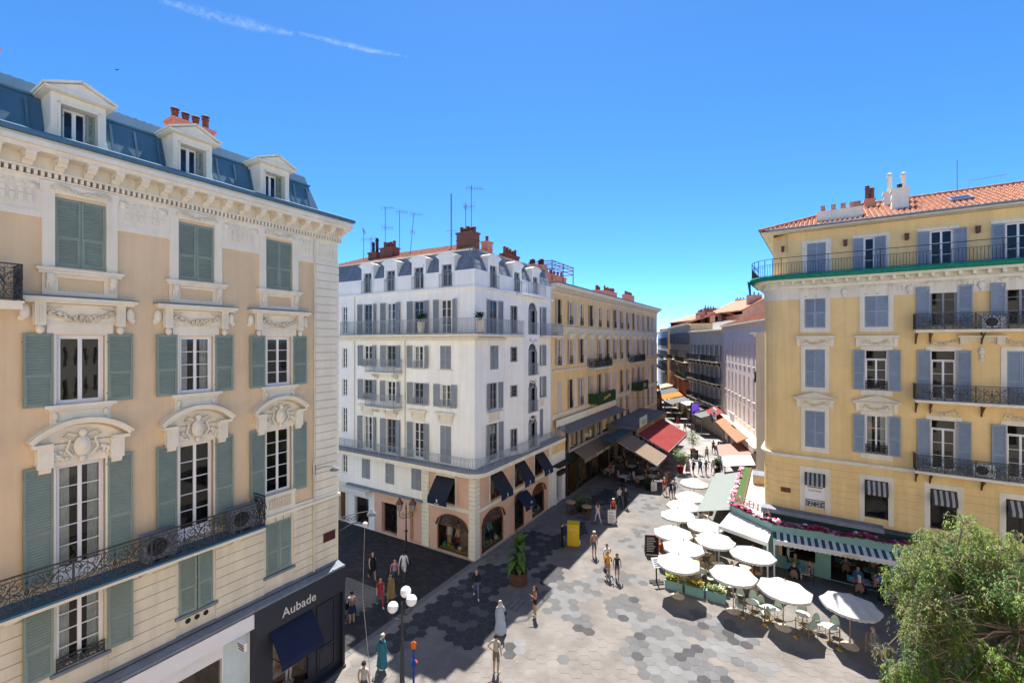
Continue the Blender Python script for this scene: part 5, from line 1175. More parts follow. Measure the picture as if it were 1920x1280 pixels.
    for i, x in enumerate(ax):
        q = MB(); q.box(x-.78 if i == 0 else x-1.05, x-.5, -.04, .02, 19.02, 21.35); q.box(x+.5, x+.78 if i == 0 else x+.72, -.04, .02, 19.02, 21.35); q.box(x-.5, x+.5, -.04, .02, 21.15, 21.35); fa.mb('window_surround', q, M['whitetrim'])
        window(fa, x, 19.05, 1.0, 2.1, 3, M['whitepaint'], y=.1)
        if i == 0:
            for sg in (-1, 1): shutter(fa, x+sg*.25, 19.05, .49, 2.1, M['bluesh'], y=.02, pitch=.09)
        else:
            shutter(fa, x-.5-.27, 19.05, .5, 2.1, M['bluesh'], y=-.07, pitch=.09, rz=.15); shutter(fa, x+.5+.27 if i != 1 else x+.3, 19.05, .5, 2.1, M['bluesh'], y=-.07, pitch=.09, rz=-.2)
    for x in (-2.2, 1.15, 4.05, 7.0):
        o = thing('wall_lantern', 'small brown wall lantern on the attic wall, ' + {-2.2: 'at the rounded corner', 1.15: 'left of the second attic window', 4.05: 'left of the third attic window', 7.0: 'near the right picture edge'}[x], 'lantern', fa.w(x, -.02, 20.95), RZR, 'lanterns along the attic wall')
        MB().box(-.05, .05, -.04, .02, -.2, .2).build('bracket', M['dark'], o); MB().box(-.09, .09, -.2, -.04, -.18, .14).box(-.11, .11, -.22, -.03, .14, .18).build('housing', M['wood'], o)
    # roof
    q = MB(); q.box(XL-.1, XR, -.5+ya-.25, ya+.1, 21.98, 22.08); q.box(XL-.1, XL+.5, ya+.1, 14, 21.98, 22.08); f.mb('eave', q, M['cream2'])
    q = MB(); q.tube([(XL-.15, 12, 22.12), (XL-.15, ya-.4, 22.12), (XL+.4, ya-.85, 22.12), (XR, ya-.85, 22.12)], .07, 8); rf = f.mb('gutter', q, M['zinc2'])
    a = R(21); D = 6.2
    q = MB(); q.quad((XL+D*.9, ya-.8+D*math.cos(a), 22.1+D*math.sin(a)), (XR, ya-.8+D*math.cos(a), 22.1+D*math.sin(a)), (XR, 14, 22), (XL+D*.9, 14, 22)); roof = f.mb('roof', q, M['tile'])
    tl = tile_roof_mb(XR-XL+.2, D, .25, .38, hipl=1.0).mesh('roof_tiles', M['tile']); link('roof_tiles', tl, roof, loc=(XL-.2, ya-.82, 22.12), rot=(a, 0, 0), kind='stuff')
    q = MB(); q.quad((XL-.2, ya-.82, 22.12), (XL-.2, 14, 22.12), (XL-.2+D*math.cos(a), 14, 22.12+D*math.sin(a)), (XL-.2+D*math.cos(a), ya-.82+D*math.cos(a), 22.12+D*math.sin(a))); link('roof_side', q.mesh('roof_side', M['tile']), roof)
    q = MB(); q.tube([(XL-.2, ya-.82, 22.2), (XL-.2+D*math.cos(a), ya-.82+D*math.cos(a), 22.2+D*math.sin(a)), (XR, ya-.82+D*math.cos(a), 22.2+D*math.sin(a))], .12, 6); link('ridge_tiles', q.mesh('ridge_tiles', M['tile']), roof)
    for x in (6.6, 10.6, 12.5):
        s = MB(); s.box(-.5, .5, -.55, .55, 0, .12); o = link('skylight', s.mesh('skylight', M['zinc2']), roof, loc=(x, ya-.82+2.6*math.cos(a), 22.12+2.6*math.sin(a)+.08), rot=(a, 0, 0)); link('pane', MB().quad((-.4, -.45, .125), (.4, -.45, .125), (.4, .45, .125), (-.4, .45, .125)).mesh('pane', M['glass']), o)
    rel = lambda x, y, z: f.w(x, y, z) - root.location
    o = chimney(root, rel(.85, 1.2, 22.2), 2.3, .6, .85, RZR, M['cream'], 0)
    for k, x in enumerate((-.85, -.3, .2, .8)): link('chimney_pot', MB().box(-.13 if k < 3 else -.28, .13 if k < 3 else .28, -.16, .16, .97, 1.36).mesh('chimney_pot', M['tile']), o, loc=(x, 0, 0))
    chimney(root, rel(3.9, 2.3, 22.9), .8, .7, 1.2, RZR, M['cream'], 1, M['dark'], poth=.3); chimney(root, rel(3.6, 4.2, 23.6), .6, .6, .9, RZR, M['cream'], 1, M['cream'], poth=1.0); chimney(root, rel(4.3, 4.3, 23.6), .5, .5, 1.0, RZR, M['cream'], 1, M['cream'], poth=1.2); chimney(root, rel(2.6, 4.6, 23.8), .5, .5, .5, RZR, M['pinkplaster'], 2, M['brick'], poth=.7)
    chimney(root, rel(-2.4, 5.5, 22.2), .6, .6, .8, RZR, M['dark'], 2, M['dark'], poth=.3)
    q = MB(); q.tube([(7.0, 5.3, 23.8), (7.0, 5.3, 26.3)], .02, 5); q.tube([(7.5, 5.3, 24.0), (7.5, 5.3, 24.9), (9.2, 5.3, 24.95)], .015, 5)
    for k in range(6): q.tube([(7.7+.25*k, 5.1, 24.9), (7.7+.25*k, 5.5, 24.9)], .01, 4)
    f.mb('roof_aerial', q, M['zinc2'])
    # frieze ornaments
    for i, x in enumerate(W):
        q = MB(); rr = random.Random(i)
        q.ball((0, -.06, .42), (.14, .08, .2), 8, 6)
        for sg in (-1, 1):
            q.tube([(sg*.12, -.05, .3), (sg*.35, -.06, .42), (sg*.6, -.05, .3), (sg*.8, -.04, .22)], .035, 5); q.tube(spiral((sg*.32, .3), .12, .03, 1.2, 0, sg, 10), .025, 5); q.tube(spiral((sg*.62, .26), .09, .02, 1.2, 1, -sg, 8), .02, 5)
        q.tube([(-.3, -.05, .45), (-.15, -.06, .62), (0, -.06, .66), (.15, -.06, .62), (.3, -.05, .45)], .035, 5)
        f.put('frieze_relief', cached('frr', lambda: q.mesh('frieze_relief', M['cream2'])), x, -.03, 17.85)
        if i < 4:
            q = MB(); q.ball((0, -.04, .25), (.18, .06, .2), 8, 5); q.ball((0, -.05, .02), (.1, .05, .14), 8, 5)
            for k in range(9): q.box(-.95+.21*k, -.85+.21*k, -.04, .02, .1+.05*(k % 2), .5)
            f.put('frieze_relief', cached('frs', lambda: q.mesh('frieze_relief', M['whitetrim'])), x+1.5, -.03, 17.6)
    # windows
    garl = cached('rgar', lambda: garland_mb(.95, .28, .09, 8, 60).mesh('garland', M['cream2']))
    def surround(x, z0, z1, wl=.2, hw=.55, top=.2, bot=.12):
        q = MB(); q.box(x-hw-wl, x-hw, -.045, .02, z0-bot, z1+top); q.box(x+hw, x+hw+wl, -.045, .02, z0-bot, z1+top); q.box(x-hw, x+hw, -.045, .02, z1, z1+top)
        if bot: q.box(x-hw, x+hw, -.045, .02, z0-bot, z0)
        f.mb('window_surround', q, M['whitetrim'])
    for i, x in enumerate(W):
        # row 4
        surround(x, 15.66, 17.9, .24 if i < 2 else .12, .55, .12, .26 if i < 2 else 0)
        window(f, x, 15.66, 1.1, 2.24, 3, M['whitepaint'] if i < 2 else M['bluesh'], y=.12, panes=i >= 2)
        if i < 2:
            for sg in (-1, 1): shutter(f, x+sg*.275, 15.66, .54, 2.24, M['bluesh'], y=.02, pitch=.09)
        else:
            for sg in (-1, 1): shutter(f, x+sg*(.55+.31), 15.6, .56, 2.3, M['bluesh'], y=-.07, pitch=.09, rz=-sg*.08)
        # row 3
        lo = 11.9 if i < 2 else 11.55; surround(x, lo, 14.3, .22, .52, .22, .3 if i < 2 else 0)
        closed = i in (0, 3)
        window(f, x, lo, 1.04, 14.3-lo, 3, M['whitepaint'], y=.12, panes=not closed, transom=.55)
        for sg in (-1, 1): shutter(f, x+sg*(.26 if closed else .52+.30), lo, .51 if closed else .54, 14.3-lo, M['bluesh'], y=.02 if closed else -.07, pitch=.09, rz=0 if closed else -sg*.08)
        if i < 2 or i > 0:
            q = MB(); q.box(x-.98, x+.98, -.12, .02, 14.98, 15.06); q.box(x-1.05, x+1.05, -.26, .02, 15.06, 15.16); q.box(x-.9, x+.9, -.05, .02, 14.55, 14.98)
            for sg in (-1, 1): q.prism([(-.18, 14.98), (-.12, 14.7), (-.05, 14.5), (0, 14.5), (0, 14.98)], x+sg*.88-.09, x+sg*.88+.09, ax='x')
            if i < 2: f.mb('window_cornice', q, M['whitetrim'])
            f.put('garland', garl, x, -.05, 14.62)
        # row 2
        lo = 8.12 if i < 2 else 7.65; surround(x, lo, 10.42, .22, .52, .22, .3 if i < 2 else 0); closed = i == 0
        window(f, x, lo, 1.04, 10.42-lo, 3, M['whitepaint'], y=.12, panes=not closed, transom=0 if i == 1 else .5, curtain=1 if i == 1 else 0)
        for sg in (-1, 1): shutter(f, x+sg*(.26 if closed else .52+.30), lo, .51 if closed else .54, 10.42-lo, M['bluesh'], y=.02 if closed else -.07, pitch=.09, rz=0 if closed else -sg*.08)
        if i < 2:
            q = MB(); q.box(x-.9, x+.9, -.05, .02, 10.66, 11.1); q.box(x-1.05, x+1.05, -.24, .02, 11.1, 11.18); q.prism([(x-1.08, 11.18), (x+1.08, 11.18), (x, 11.55)], -.08, .02)
            for sg in (-1, 1): q.slab([(x, -.28, 11.62), (x, .02, 11.62), (x+sg*1.15, .02, 11.24), (x+sg*1.15, -.28, 11.24)] if sg < 0 else [(x, .02, 11.62), (x, -.28, 11.62), (x+1.15, -.28, 11.24), (x+1.15, .02, 11.24)], .07)
            for sg in (-1, 1): q.prism([(-.18, 11.1), (-.12, 10.8), (-.05, 10.6), (0, 10.6), (0, 11.1)], x+sg*.88-.09, x+sg*.88+.09, ax='x')
            f.mb('pediment', q, M['whitetrim']); f.put('garland', garl, x, -.05, 10.74)
            if i == 1:
                for zz in (8.12, 11.9): f.mb('guard_rail', scroll_panel(1.04, .55), M['black'], x-.52, -.03, zz)
        else: f.put('garland', garl, x, -.03, 10.74)
        # mezzanine
        q = MB(); q.box(x-.8, x-.55, -.05, .02, 4.0, 6.85); q.box(x+.55, x+.8, -.05, .02, 4.0, 6.85); q.box(x-.55, x+.55, -.05, .02, 6.55, 6.85); f.mb('window_surround', q, M['whitetrim'])
        if i == 0:
            pn = f.mb('painted_panel', MB().box(x-.55, x+.55, .0, .05, 4.3, 6.55), M['whitepaint'])
            q = MB(); q.box(x-.4, x+.4, -.004, -.001, 5.55, 5.62); link('lettering', q.mesh('lettering', M['taupe']), pn); text_obj('CAVIAR', .2, M['red'], pn, (x, -.004, 5.3), (R(90), 0, 0), ext=.002)
            link('grille', scroll_panel(1.0, .5).mesh('grille', M['black']), pn, loc=(x-.5, -.01, 4.3))
        else: window(f, x, 4.3, 1.1, 2.25, 1, M['dark'], y=.12, cols=1)
        aw = MB(); n = 9; wv = 1.06
        for k in range(n):
            xa, xb = x-wv/2+wv*k/n, x-wv/2+wv*(k+1)/n; m_ = k % 2
            aw.slab([(xa, -.05, 6.5), (xa, -.42, 5.98), (xb, -.42, 5.98), (xb, -.05, 6.5)], .015, m_); aw.slab([(xa, -.421, 5.98), (xa, -.43, 5.76), (xb, -.43, 5.76), (xb, -.421, 5.98)], .01, m_)
        f.mb('awning', aw, [mat('awning_charcoal', (.045, .045, .05), .85), M['whitecloth']] if 'awn_m' not in M else M['awn_m'])
    # iron balconies on the right bays
    for z in (15.4, 11.5, 7.55):
        x0, x1 = 4.25, 15
        q = MB(); q.box(x0, x1, -.78, 0, z-.1, z); q.box(x0-.04, x1, -.82, 0, z, z+.05); b = f.mb('balcony', q, M['whitetrim'])
        n = 9; L = (x1-x0)/n; pm = cached(('rbp', L), lambda: scroll_panel(L, .9).mesh('railing_panel', M['ironblue']))
        for k in range(n): link('railing_panel', pm, b, loc=(x0+k*L, -.76, z+.05))
        link('railing_panel', cached('rbs', lambda: scroll_panel(.74, .9).mesh('railing_panel', M['ironblue'])), b, loc=(x0, -.76, z+.05), rz=R(90))
        def bk():
            b = MB(); b.tube([(0, -.7, -.05), (0, -.6, -.15), (0, -.35, -.2), (0, -.2, -.4), (0, -.03, -.62)], .03, 6); b.tube([(0, q_[0]-.35, q_[2]-.32) for q_ in spiral((0, .1), .14, .03, 1.4, 0, 1)], .022, 5); b.tube([(0, q_[0]-.12, q_[2]-.42) for q_ in spiral((0, 0), .1, .03, 1.4, 2, -1)], .02, 5); b.box(-.03, .03, -.06, 0, -.65, 0); return b.mesh('iron_bracket', M['wood'])
        for x in (4.35, 4.95, 7.0, 9.2, 11.0): link('iron_bracket', cached('ibk', bk), b, loc=(x, 0, z-.1))
    for (x, z) in ((7.35, 15.45), (7.0, 7.6)):
        o = thing('air_conditioner', 'air conditioner standing on the ' + ('upper' if z > 10 else 'lower') + ' iron balcony of the yellow building', 'air conditioner', f.w(x, -.4, z+.01), RZR)
        MB().box(-.42, .42, -.15, .15, .06, .68).box(-.38, -.3, -.14, .14, 0, .06).box(.3, .38, -.14, .14, 0, .06).build('casing', M['whitepaint'], o); MB().tube([(-.08, -.155, .37), (-.08, -.17, .37)], .24, 14).build('fan', M['black'], o)
    q = MB(); q.box(-.95, .95, -.3, .02, .72, .82); q.box(-.75, .75, -.06, .02, .5, .72)
    for sg in (-1, 1): q.box(sg*.7-.15, sg*.7+.15, -.22, .02, .35, .72)
    f.mb('stone_shelf', q, M['cream2'], 7.0, 0, 14.3)
    f.put('mascaron', MB().ball((0, -.07, .3), (.13, .09, .16), 8, 6).ball((0, -.06, .06), (.09, .06, .12), 8, 6).ball((0, -.05, -.14), (.13, .05, .07), 8, 5).ball((0, -.05, .5), (.1, .06, .08), 8, 5).mesh('mascaron', M['whitetrim']), 7.0, 0, 13.95)
    q = MB(); q.box(-.28, .28, -.04, .0, 0, .3); f.mb('street_plate', q, mat('brown_plate', (.13, .035, .015), .4), -2.0, -.02, 5.0)
    return root, f
M['awn_m'] = [mat('awning_charcoal', (.05, .05, .055), .85), mat('awning_grey', (.36, .35, .34), .85, .15, 4)]
RB, RF = right_building()
# ---- restaurant terrace built against the yellow building
def restaurant():
    root = thing('restaurant_pavilion', 'teal restaurant front with flower trimmed roof and blue striped awning', 'restaurant', RF.w(-3.3, 0, 0)); f = RF
    loc = lambda p: Vector(p) - root.location
    def add(name, mb, m, parent=None, **kw):          # mesh given in place coordinates
        mb.v = [tuple(Vector(q) - root.location) for q in mb.v]; return mb.build(name, m, root if parent is None else parent, **kw)
    V = lambda p, z: Vector((p[0], p[1], z))
    # roof ledge against the wall
    q = MB(); q.box(-3.35, 2.9, -.75, .1, 3.86, 3.96); q.box(-3.35, 2.9, -.7, -.02, 3.7, 3.86); me = q.mesh('ledge', M['zinc2']); link('ledge', me, root, loc=loc(f.w(0, 0, 0)), rz=RZR)
    q = MB(); q.box(-3.3, 12, -.06, .0, 3.0, 3.7); q.box(2.9, 12, -.5, 0, 3.7, 3.8); link('sign_band', q.mesh('sign_band', M['darkteal']), root, loc=loc(f.w(0, 0, 0)), rz=RZR)
    # shop front under the awning
    b = wall_mb(-3.3, 12, 0, 3.0, [(.4, 3.2, .05, 2.4), (4.2, 6.2, .9, 2.3), (-2.4, -.4, .8, 2.3), (7, 9.5, .9, 2.3)], .1, 1.8, y=-.05); link('shop_front', b.mesh('shop_front', [M['teal'], M['interior']]), root, loc=loc(f.w(0, 0, 0)), rz=RZR)
    # fascia line: corner A, kink B, end C
    A = Vector((15.55, 31.8, 0)); B = Vector((16.55, 28.5, 0)); d = Vector((.886, -.463, 0)); C = B + d*9.5
    A2 = ST(*st(A)) + D1*11.5; IN = T1
    wallpt = lambda p: p + NR*(34.15 - p.dot(NR))
    top = 3.12
    Aw, Bw, Cw = f.w(-3.2, -.1, 0), f.w(-1.5, -.1, 0), f.w(6, -.06, 0)
    q = MB(); q.slab([V(A, top), V(B, top), V(Bw, top), V(Aw, top)], .1); q.slab([V(B, top), V(C, top), V(wallpt(C), top), V(Bw, top)], .1)
    A2w = A2 + IN*2.6; q.slab([V(A2, top), V(A, top), V(Aw, top), V(A2w, top)], .1); add('terrace_roof', q, mat('white_roof_felt', (.66, .64, .60), .9, .12, 1.0))
    q = MB()
    for (a, b_) in ((A2, A), (A, B), (B, C)):
        dd = (b_-a).normalized(); nn = Vector((dd.y, -dd.x, 0)); q.slab([V(a+nn*.02, 2.75), V(b_+nn*.02, 2.75), V(b_+nn*.02, top+.12), V(a+nn*.02, top+.12)], .08)
    fs = add('fascia', q, M['teal'])
    # grass strip on the street edge of the roof
    q = MB(); n_ = IN; q.slab([V(A2+n_*.1, top+.2), V(A+n_*.1, top+.2), V(A+n_*.65, top+.2), V(A2+n_*.65, top+.2)], .16); add('grass_strip', q, M['grassroof'])
    q = MB(); q.slab([V(A2+n_*.66, top+.25), V(A+n_*.66, top+.25), V(A+n_*.74, top+.25), V(A2+n_*.74, top+.25)], .3); add('edging_board', q, M['wood'])
    # flowers
    rr = random.Random(21); fm = [clothmat('flower_magenta', (.50, .025, .17)), clothmat('flower_pink', (.62, .16, .32)), clothmat('flower_white', (.75, .72, .68)), M['leaf1']]
    fb = MB()
    def bloom(p, s, m_):
        nn = 5; a0 = rr.random()*6
        for k in range(nn):
            a = a0 + k*2*math.pi/nn; t = rr.uniform(-.3, .6); e = Vector((math.cos(a), math.sin(a), t)).normalized()*s; g_ = Vector((-math.sin(a), math.cos(a), 0))*s*.45
            fb.add([p, p+e*.6+g_, p+e, p+e*.6-g_], [(0, 1, 2, 3)], m_)
    for (a, b_, N_, out) in ((A2, A, 260, .05), (A, B, 300, .1), (B, C, 900, .1)):
        dd = (b_-a).normalized(); nn = Vector((dd.y, -dd.x, 0))
        for k in range(N_):
            t = rr.random(); cl = .5+.5*math.sin(t*(b_-a).length*2.7+N_); p = a + (b_-a)*t + nn*rr.uniform(-.12, .16) + Vector((0, 0, top+.1+rr.uniform(0, .22)*(.5+cl)))
            c = rr.random(); mm = 2 if c > .82 else (1 if c > .6 else 0)
            if N_ == 260: mm = 1 if c > .3 else 2
            if rr.random() < .25: mm = 3
            bloom(p, rr.uniform(.09, .17), mm)
    fb.v = [tuple(Vector(q)-root.location) for q in fb.v]; fb.build('flower_garland', fm, root, kind='stuff')
    dAB = (Vector((17.9, 30.1, 0))-A).normalized(); text_obj('MAGENTA', .72, mat('rose_letter', (.55, .38, .34), .4, .05), root, loc(V(A.lerp(B, .40) + Vector((.30, .16, 0)), top+.36)), (R(90), 0, math.atan2(-3.3, 1.0)), name='roof_lettering', ext=.04, spacing=1.0)
    # striped awning
    sb = [M['darkteal'], M['whitecloth']]; q = MB(); L = 9.0; n = 50; nn = Vector((d.y, -d.x, 0)); pr = .75
    for k in range(n):
        a, c = B + d*(.05+L*k/n), B + d*(.05+L*(k+1)/n); q.slab([V(a, 2.74), V(a+nn*pr, 2.52), V(c+nn*pr, 2.52), V(c, 2.74)], .02, k % 2)
    aw = add('striped_awning', q, [mat('awning_navy', (.03, .09, .12), .85), M['whitecloth']])
    q = MB()
    for k in range(36):
        a, c = B + d*(.05+L*k/36) + nn*pr, B + d*(.05+L*(k+1)/36) + nn*pr; mid = (a+c)/2; q.slab([V(a, 2.52), V(a+nn*.02, 2.26), V(mid+nn*.02, 2.2), V(c+nn*.02, 2.26), V(c, 2.52)], .012)
    va = add('valance', q, M['whitecloth'])
    m_ = B + d*3.9 + nn*(pr+.05); text_obj('magenta', .24, M['goldpaint'], root, loc(V(m_, 2.28)), (R(90), 0, math.atan2(d.y, d.x)), name='valance_lettering', ext=.004)
    for k in (0.08, 8.9): q = MB(); p = B + d*k + nn*(pr-.05); q.tube([V(p, 0), V(p, 2.5)], .05, 8); add('post', q, M['whitepaint'])
    # white corner awning
    na = Vector((-.95, -.25, 0)); W1 = Vector((13.95, 30.2, 0)); W2 = Vector((15.75, 27.6, 0))
    q = MB(); q.slab([V(A+Vector((-.1, -.1, 0)), 2.78), V(W1, 2.42), V(W2, 2.42), V(B+Vector((-.1, -.1, 0)), 2.78)], .03); q.slab([V(W1, 2.42), V(W1, 2.18), V(W2, 2.18), V(W2, 2.42)], .015); add('white_awning', q, M['whitecloth'])
    q = MB(); q.tube([V(W1, 0), V(W1, 2.4)], .045, 6); add('post', q, M['whitepaint']); q = MB(); q.tube([V(W2+Vector((.05, .1, 0)), 0), V(W2+Vector((.05, .1, 0)), 2.4)], .055, 6); add('post', q, M['whitepaint'])
    # pale green awning along the street side
    o1, o2 = A2 - D1*.3, A - D1*.2 ; u1, u2 = o1 - T1*2.3, o2 - T1*2.3 + D1*.2
    q = MB(); q.slab([V(o2, 2.95), V(o1, 2.95), V(u1, 2.3), V(u2, 2.3)], .03); q.slab([V(u2, 2.3), V(u1, 2.3), V(u1-T1*.02, 2.05), V(u2-T1*.02, 2.05)], .015); add('green_awning', q, M['palegreen'])
    for p in (u2 + T1*.1 + D1*.1, u1 + T1*.1 - D1*.1, (u1+u2)/2 + T1*.1): q = MB(); q.tube([V(p, 0), V(p, 2.28)], .045, 6); add('post', q, M['whitepaint'])
    # roof clutter
    o = thing('roof_unit', 'beige ventilation box on the pale roof behind the green strip', 'ventilation box', V(A + D1*7.0 + T1*1.5, top), RZL)
    MB().box(-.7, .7, -.45, .45, .1, .75).box(-.6, -.5, -.4, .4, 0, .1).box(.5, .6, -.4, .4, 0, .1).build('casing', M['rattan'], o); MB().box(-.78, .78, -.5, .5, .75, .8).build('lid', M['zinc2'], o)
    q = MB(); 
    for k in range(4): q.box(-.75+.36*k, -.45+.36*k, -.46, -.452, .2, .65)
    q.build('grille', M['dark'], o)
    return root
restaurant()
# ------------------------------------------------------------------ right side of the street and its far end
def block(name, label, far, near, h, wallm, rows, nb, ww, shm, roof='tile', cat='building', depth=12, rail=(), over=.5, gm=None, m0=.8, shopm=None):
    far = Vector((*far, 0)); near = Vector((*near, 0)); d = near-far; L = d.length; rz = math.atan2(d.y, d.x)
    root = thing(name, label, cat, far); f = Face(root, far, rz)
    xs = [m0 + (L-2*m0)*(i+.5)/nb for i in range(nb)]
    ops = [(x-ww/2, x+ww/2, a, c) for x in xs for (a, c) in rows]
    f.mb('wall', wall_mb(0, L, 0, h, ops, .25, .5), [wallm, M['interior']])
    b = MB(); b.quad((0, 0, 0), (0, 0, h), (0, depth, h), (0, depth, 0)); b.quad((L, 0, 0), (L, depth, 0), (L, depth, h), (L, 0, h)); f.mb('wall', b, wallm)
    for i, x in enumerate(xs):
        for r, (a, c) in enumerate(rows):
            window(f, x, a, ww, c-a, 3, M['whitepaint'] if shm else M['zinc2'], y=.16, panes=False, curtain=1 if (i+r) % 4 == 0 else 0)
            if shm:
                for sg in (-1, 1): shutter(f, x+sg*(ww/2+.24), a, .44, c-a, shm, y=-.05, pitch=.12, rz=-sg*.25)
            q = MB(); q.box(x-ww/2-.1, x+ww/2+.1, -.08, .05, a-.1, a-.02); f.mb('sill', q, M['whitetrim'])
    q = MB(); q.box(-.1, L+.1, -over, .1, h-.16, h); q.box(0, L, -over*.5, .1, h-.36, h-.16); f.mb('cornice', q, M['whitetrim'])
    a = R(18); D = depth*.55
    if roof:
        tl = tile_roof_mb(L+.2, D, .3, .45).mesh('roof_tiles', M['tile']); rf = f.mb('roof', MB().quad((0, D, h+D*math.sin(a)-.1), (L, D, h+D*math.sin(a)-.1), (L, depth, h), (0, depth, h)), M['tile']); link('roof_tiles', tl, rf, loc=(-.1, -over+.05, h+.03), rot=(a, 0, 0), kind='stuff')
    for (x0, x1, z, o, mt) in rail:
        q = MB(); q.box(x0, x1, -o, 0, z-.14, z); b = f.mb('balcony', q, M['whitetrim']); Lb = x1-x0
        link('railing', bars_mb(Lb, 1.0, .12, .012).mesh('railing', mt), b, loc=(x0, -o+.04, z)); link('railing', bars_mb(o-.05, 1.0, .12, .012).mesh('railing', mt), b, loc=(x0+.03, -o+.04, z), rz=R(90)); link('railing', bars_mb(o-.05, 1.0, .12, .012).mesh('railing', mt), b, loc=(x1-.03, -o+.04, z), rz=R(90))
        for k in range(4): link('bracket', cached('sbk', lambda: MB().prism([(-.7, 0), (-.6, -.12), (0, -.6), (0, 0)], -.06, .06, ax='x').mesh('bracket', M['dark'])), b, loc=(x0+.3+(Lb-.6)*k/3, 0, z-.14))
    return root, f, L
mauve = mat('mauve_plaster', (.80, .70, .67), .9, .07, .6, .1, 20, streak=.08)
gry = mat('grey_beige_plaster', (.62, .55, .46), .9, .1, .6, .1, 20, streak=.12)
orng = mat('old_ochre_plaster', (.64, .46, .27), .9, .12, .6, .1, 20, streak=.15)
r1, f1, L1 = block('mauve_building', 'plain mauve building with rows of narrow dark window slits on the right of the street', (32.1, 68), (25.7, 44.6), 17.1, mauve, [(11.9, 14.6), (7.9, 10.6), (4.9, 6.9)][0:3], 10, .74, None, m0=.6)
q = MB(); q.box(0, L1, -1.5, 0, 3.8, 4.1); q.box(0, L1, -1.55, -1.45, 3.55, 4.15); f1.mb('canopy', q, M['whitetrim'])
b = wall_mb(0, L1, 0, 3.6, [(1+4*k, 4.4+4*k, .2, 3.0) for k in range(6)], .3, 1.5, y=-.3); f1.mb('shop_front', b, [M['stone'], M['interior']])
q = MB(); q.slab([(4, -1.5, 4.7), (4, -2.6, 4.1), (22, -2.6, 4.1), (22, -1.5, 4.7)], .1); f1.mb('terrace_roof', q, mat('brown_terrace_roof', (.28, .15, .08), .8))
sg = f1.mb('shop_sign', MB().box(9.0, 11.2, -2.9, -2.8, 4.6, 6.0), M['whitepaint']); text_obj('Cantina', .5, M['navycloth'], sg, (10.1, -2.92, 5.25), (R(90), 0, 0)); link('sign_line', MB().box(9.4, 10.8, -2.91, -2.9, 4.9, 5.0).mesh('sign_line', M['navycloth']), sg)
q = MB(); q.slab([(2.5, -1.5, 5.3), (2.5, -2.9, 4.6), (8.6, -2.9, 4.6), (8.6, -1.5, 5.3)], .05); f1.mb('awning', q, M['red'])
q = MB(); q.box(7.0, 8.8, -2.95, -2.85, 3.9, 4.9); f1.mb('shop_sign', q, M['navycloth'])
sg = f1.mb('shop_sign', MB().box(14, 16, -1.75, -1.6, 5.2, 6.2), M['whitepaint'])
rail_b = [(.6, 7.2, 11.6, .9, M['ironblue']), (.6, 7.2, 8.2, .9, M['ironblue']), (8.2, 15.0, 11.6, .9, M['black']), (8.2, 15.0, 8.2, .9, M['black']), (.6, 6.6, 4.9, .9, M['black']), (8.2, 15.0, 4.9, .9, M['black'])]
r2, f2, L2 = block('balcony_building', 'grey beige building with dark blue iron balconies on three floors', (33.4, 84), (32.12, 68.02), 16.6, gry, [(11.65, 14.2), (8.25, 10.7), (4.95, 7.4)], 7, .85, M['bluesh'], rail=rail_b, m0=.6, roof=None)
f2.mb('roof', MB().box(-.1, L2+.1, -.3, 12, 16.6, 16.75).box(3, 12, 3, 9, 16.75, 18.2), M['whitetrim'])
r3, f3, L3 = block('narrow_ochre_building', 'tall narrow ochre building with grey shutters and orange ground band', (39.4, 112), (33.42, 84.02), 18.2, orng, [(14.2, 16.6), (10.8, 13.0), (7.6, 9.8), (4.6, 6.6)], 9, .9, M['greysh'], rail=[(2, 10, 10.7, .8, M['black']), (14, 26, 10.7, .8, M['black']), (14, 26, 7.5, .8, M['hedge'])], m0=.5)
q = MB(); q.box(0, L3, -.06, .02, 3.4, 7.2); f3.mb('painted_band', q, mat('orange_paint', (.50, .17, .06), .85, .15, 1))
r4, f4, L4 = block('end_building', 'grey building closing the street with a blank yellow gable', (49.5, 152), (41.8, 120), 17.9, mat('cool_grey_plaster', (.55, .54, .55), .9, .08, .5), [(13.5, 15.8), (10, 12.2), (6.6, 8.8)], 9, 1.0, M['bluesh'], rail=[(4, 30, 9.9, .9, M['ironblue']), (4, 30, 6.5, .9, M['ironblue'])])
q = MB(); q.quad((L4+.02, -.02, 0), (L4+.02, 12, 0), (L4+.02, 12, 18.0), (L4+.02, -.02, 18.0)); f4.mb('gable', q, mat('gable_yellow', (.66, .47, .22), .9, .08, .5))
rel = lambda r, f, x, y, z: f.w(x, y, z) - r.location
chimney(r3, rel(r3, f3, 22, 3, 18.5), 4.5, .9, 2.0, f3.rz, M['pinkplaster'], 6); chimney(r3, rel(r3, f3, 27, 4, 18.5), 2.5, .9, 1.7, f3.rz, M['pinkplaster'], 4); chimney(r4, rel(r4, f4, 20, 3, 18), 2, 1, 1.6, f4.rz, M['zinc2'], 3)
chimney(r2, rel(r2, f2, 8, 4, 16.8), 2.5, .8, 1.4, f2.rz, M['cream'], 3); chimney(r1, rel(r1, f1, 14, 7, 17.5), 4, .9, 2.2, f1.rz, M['pinkplaster'], 0)
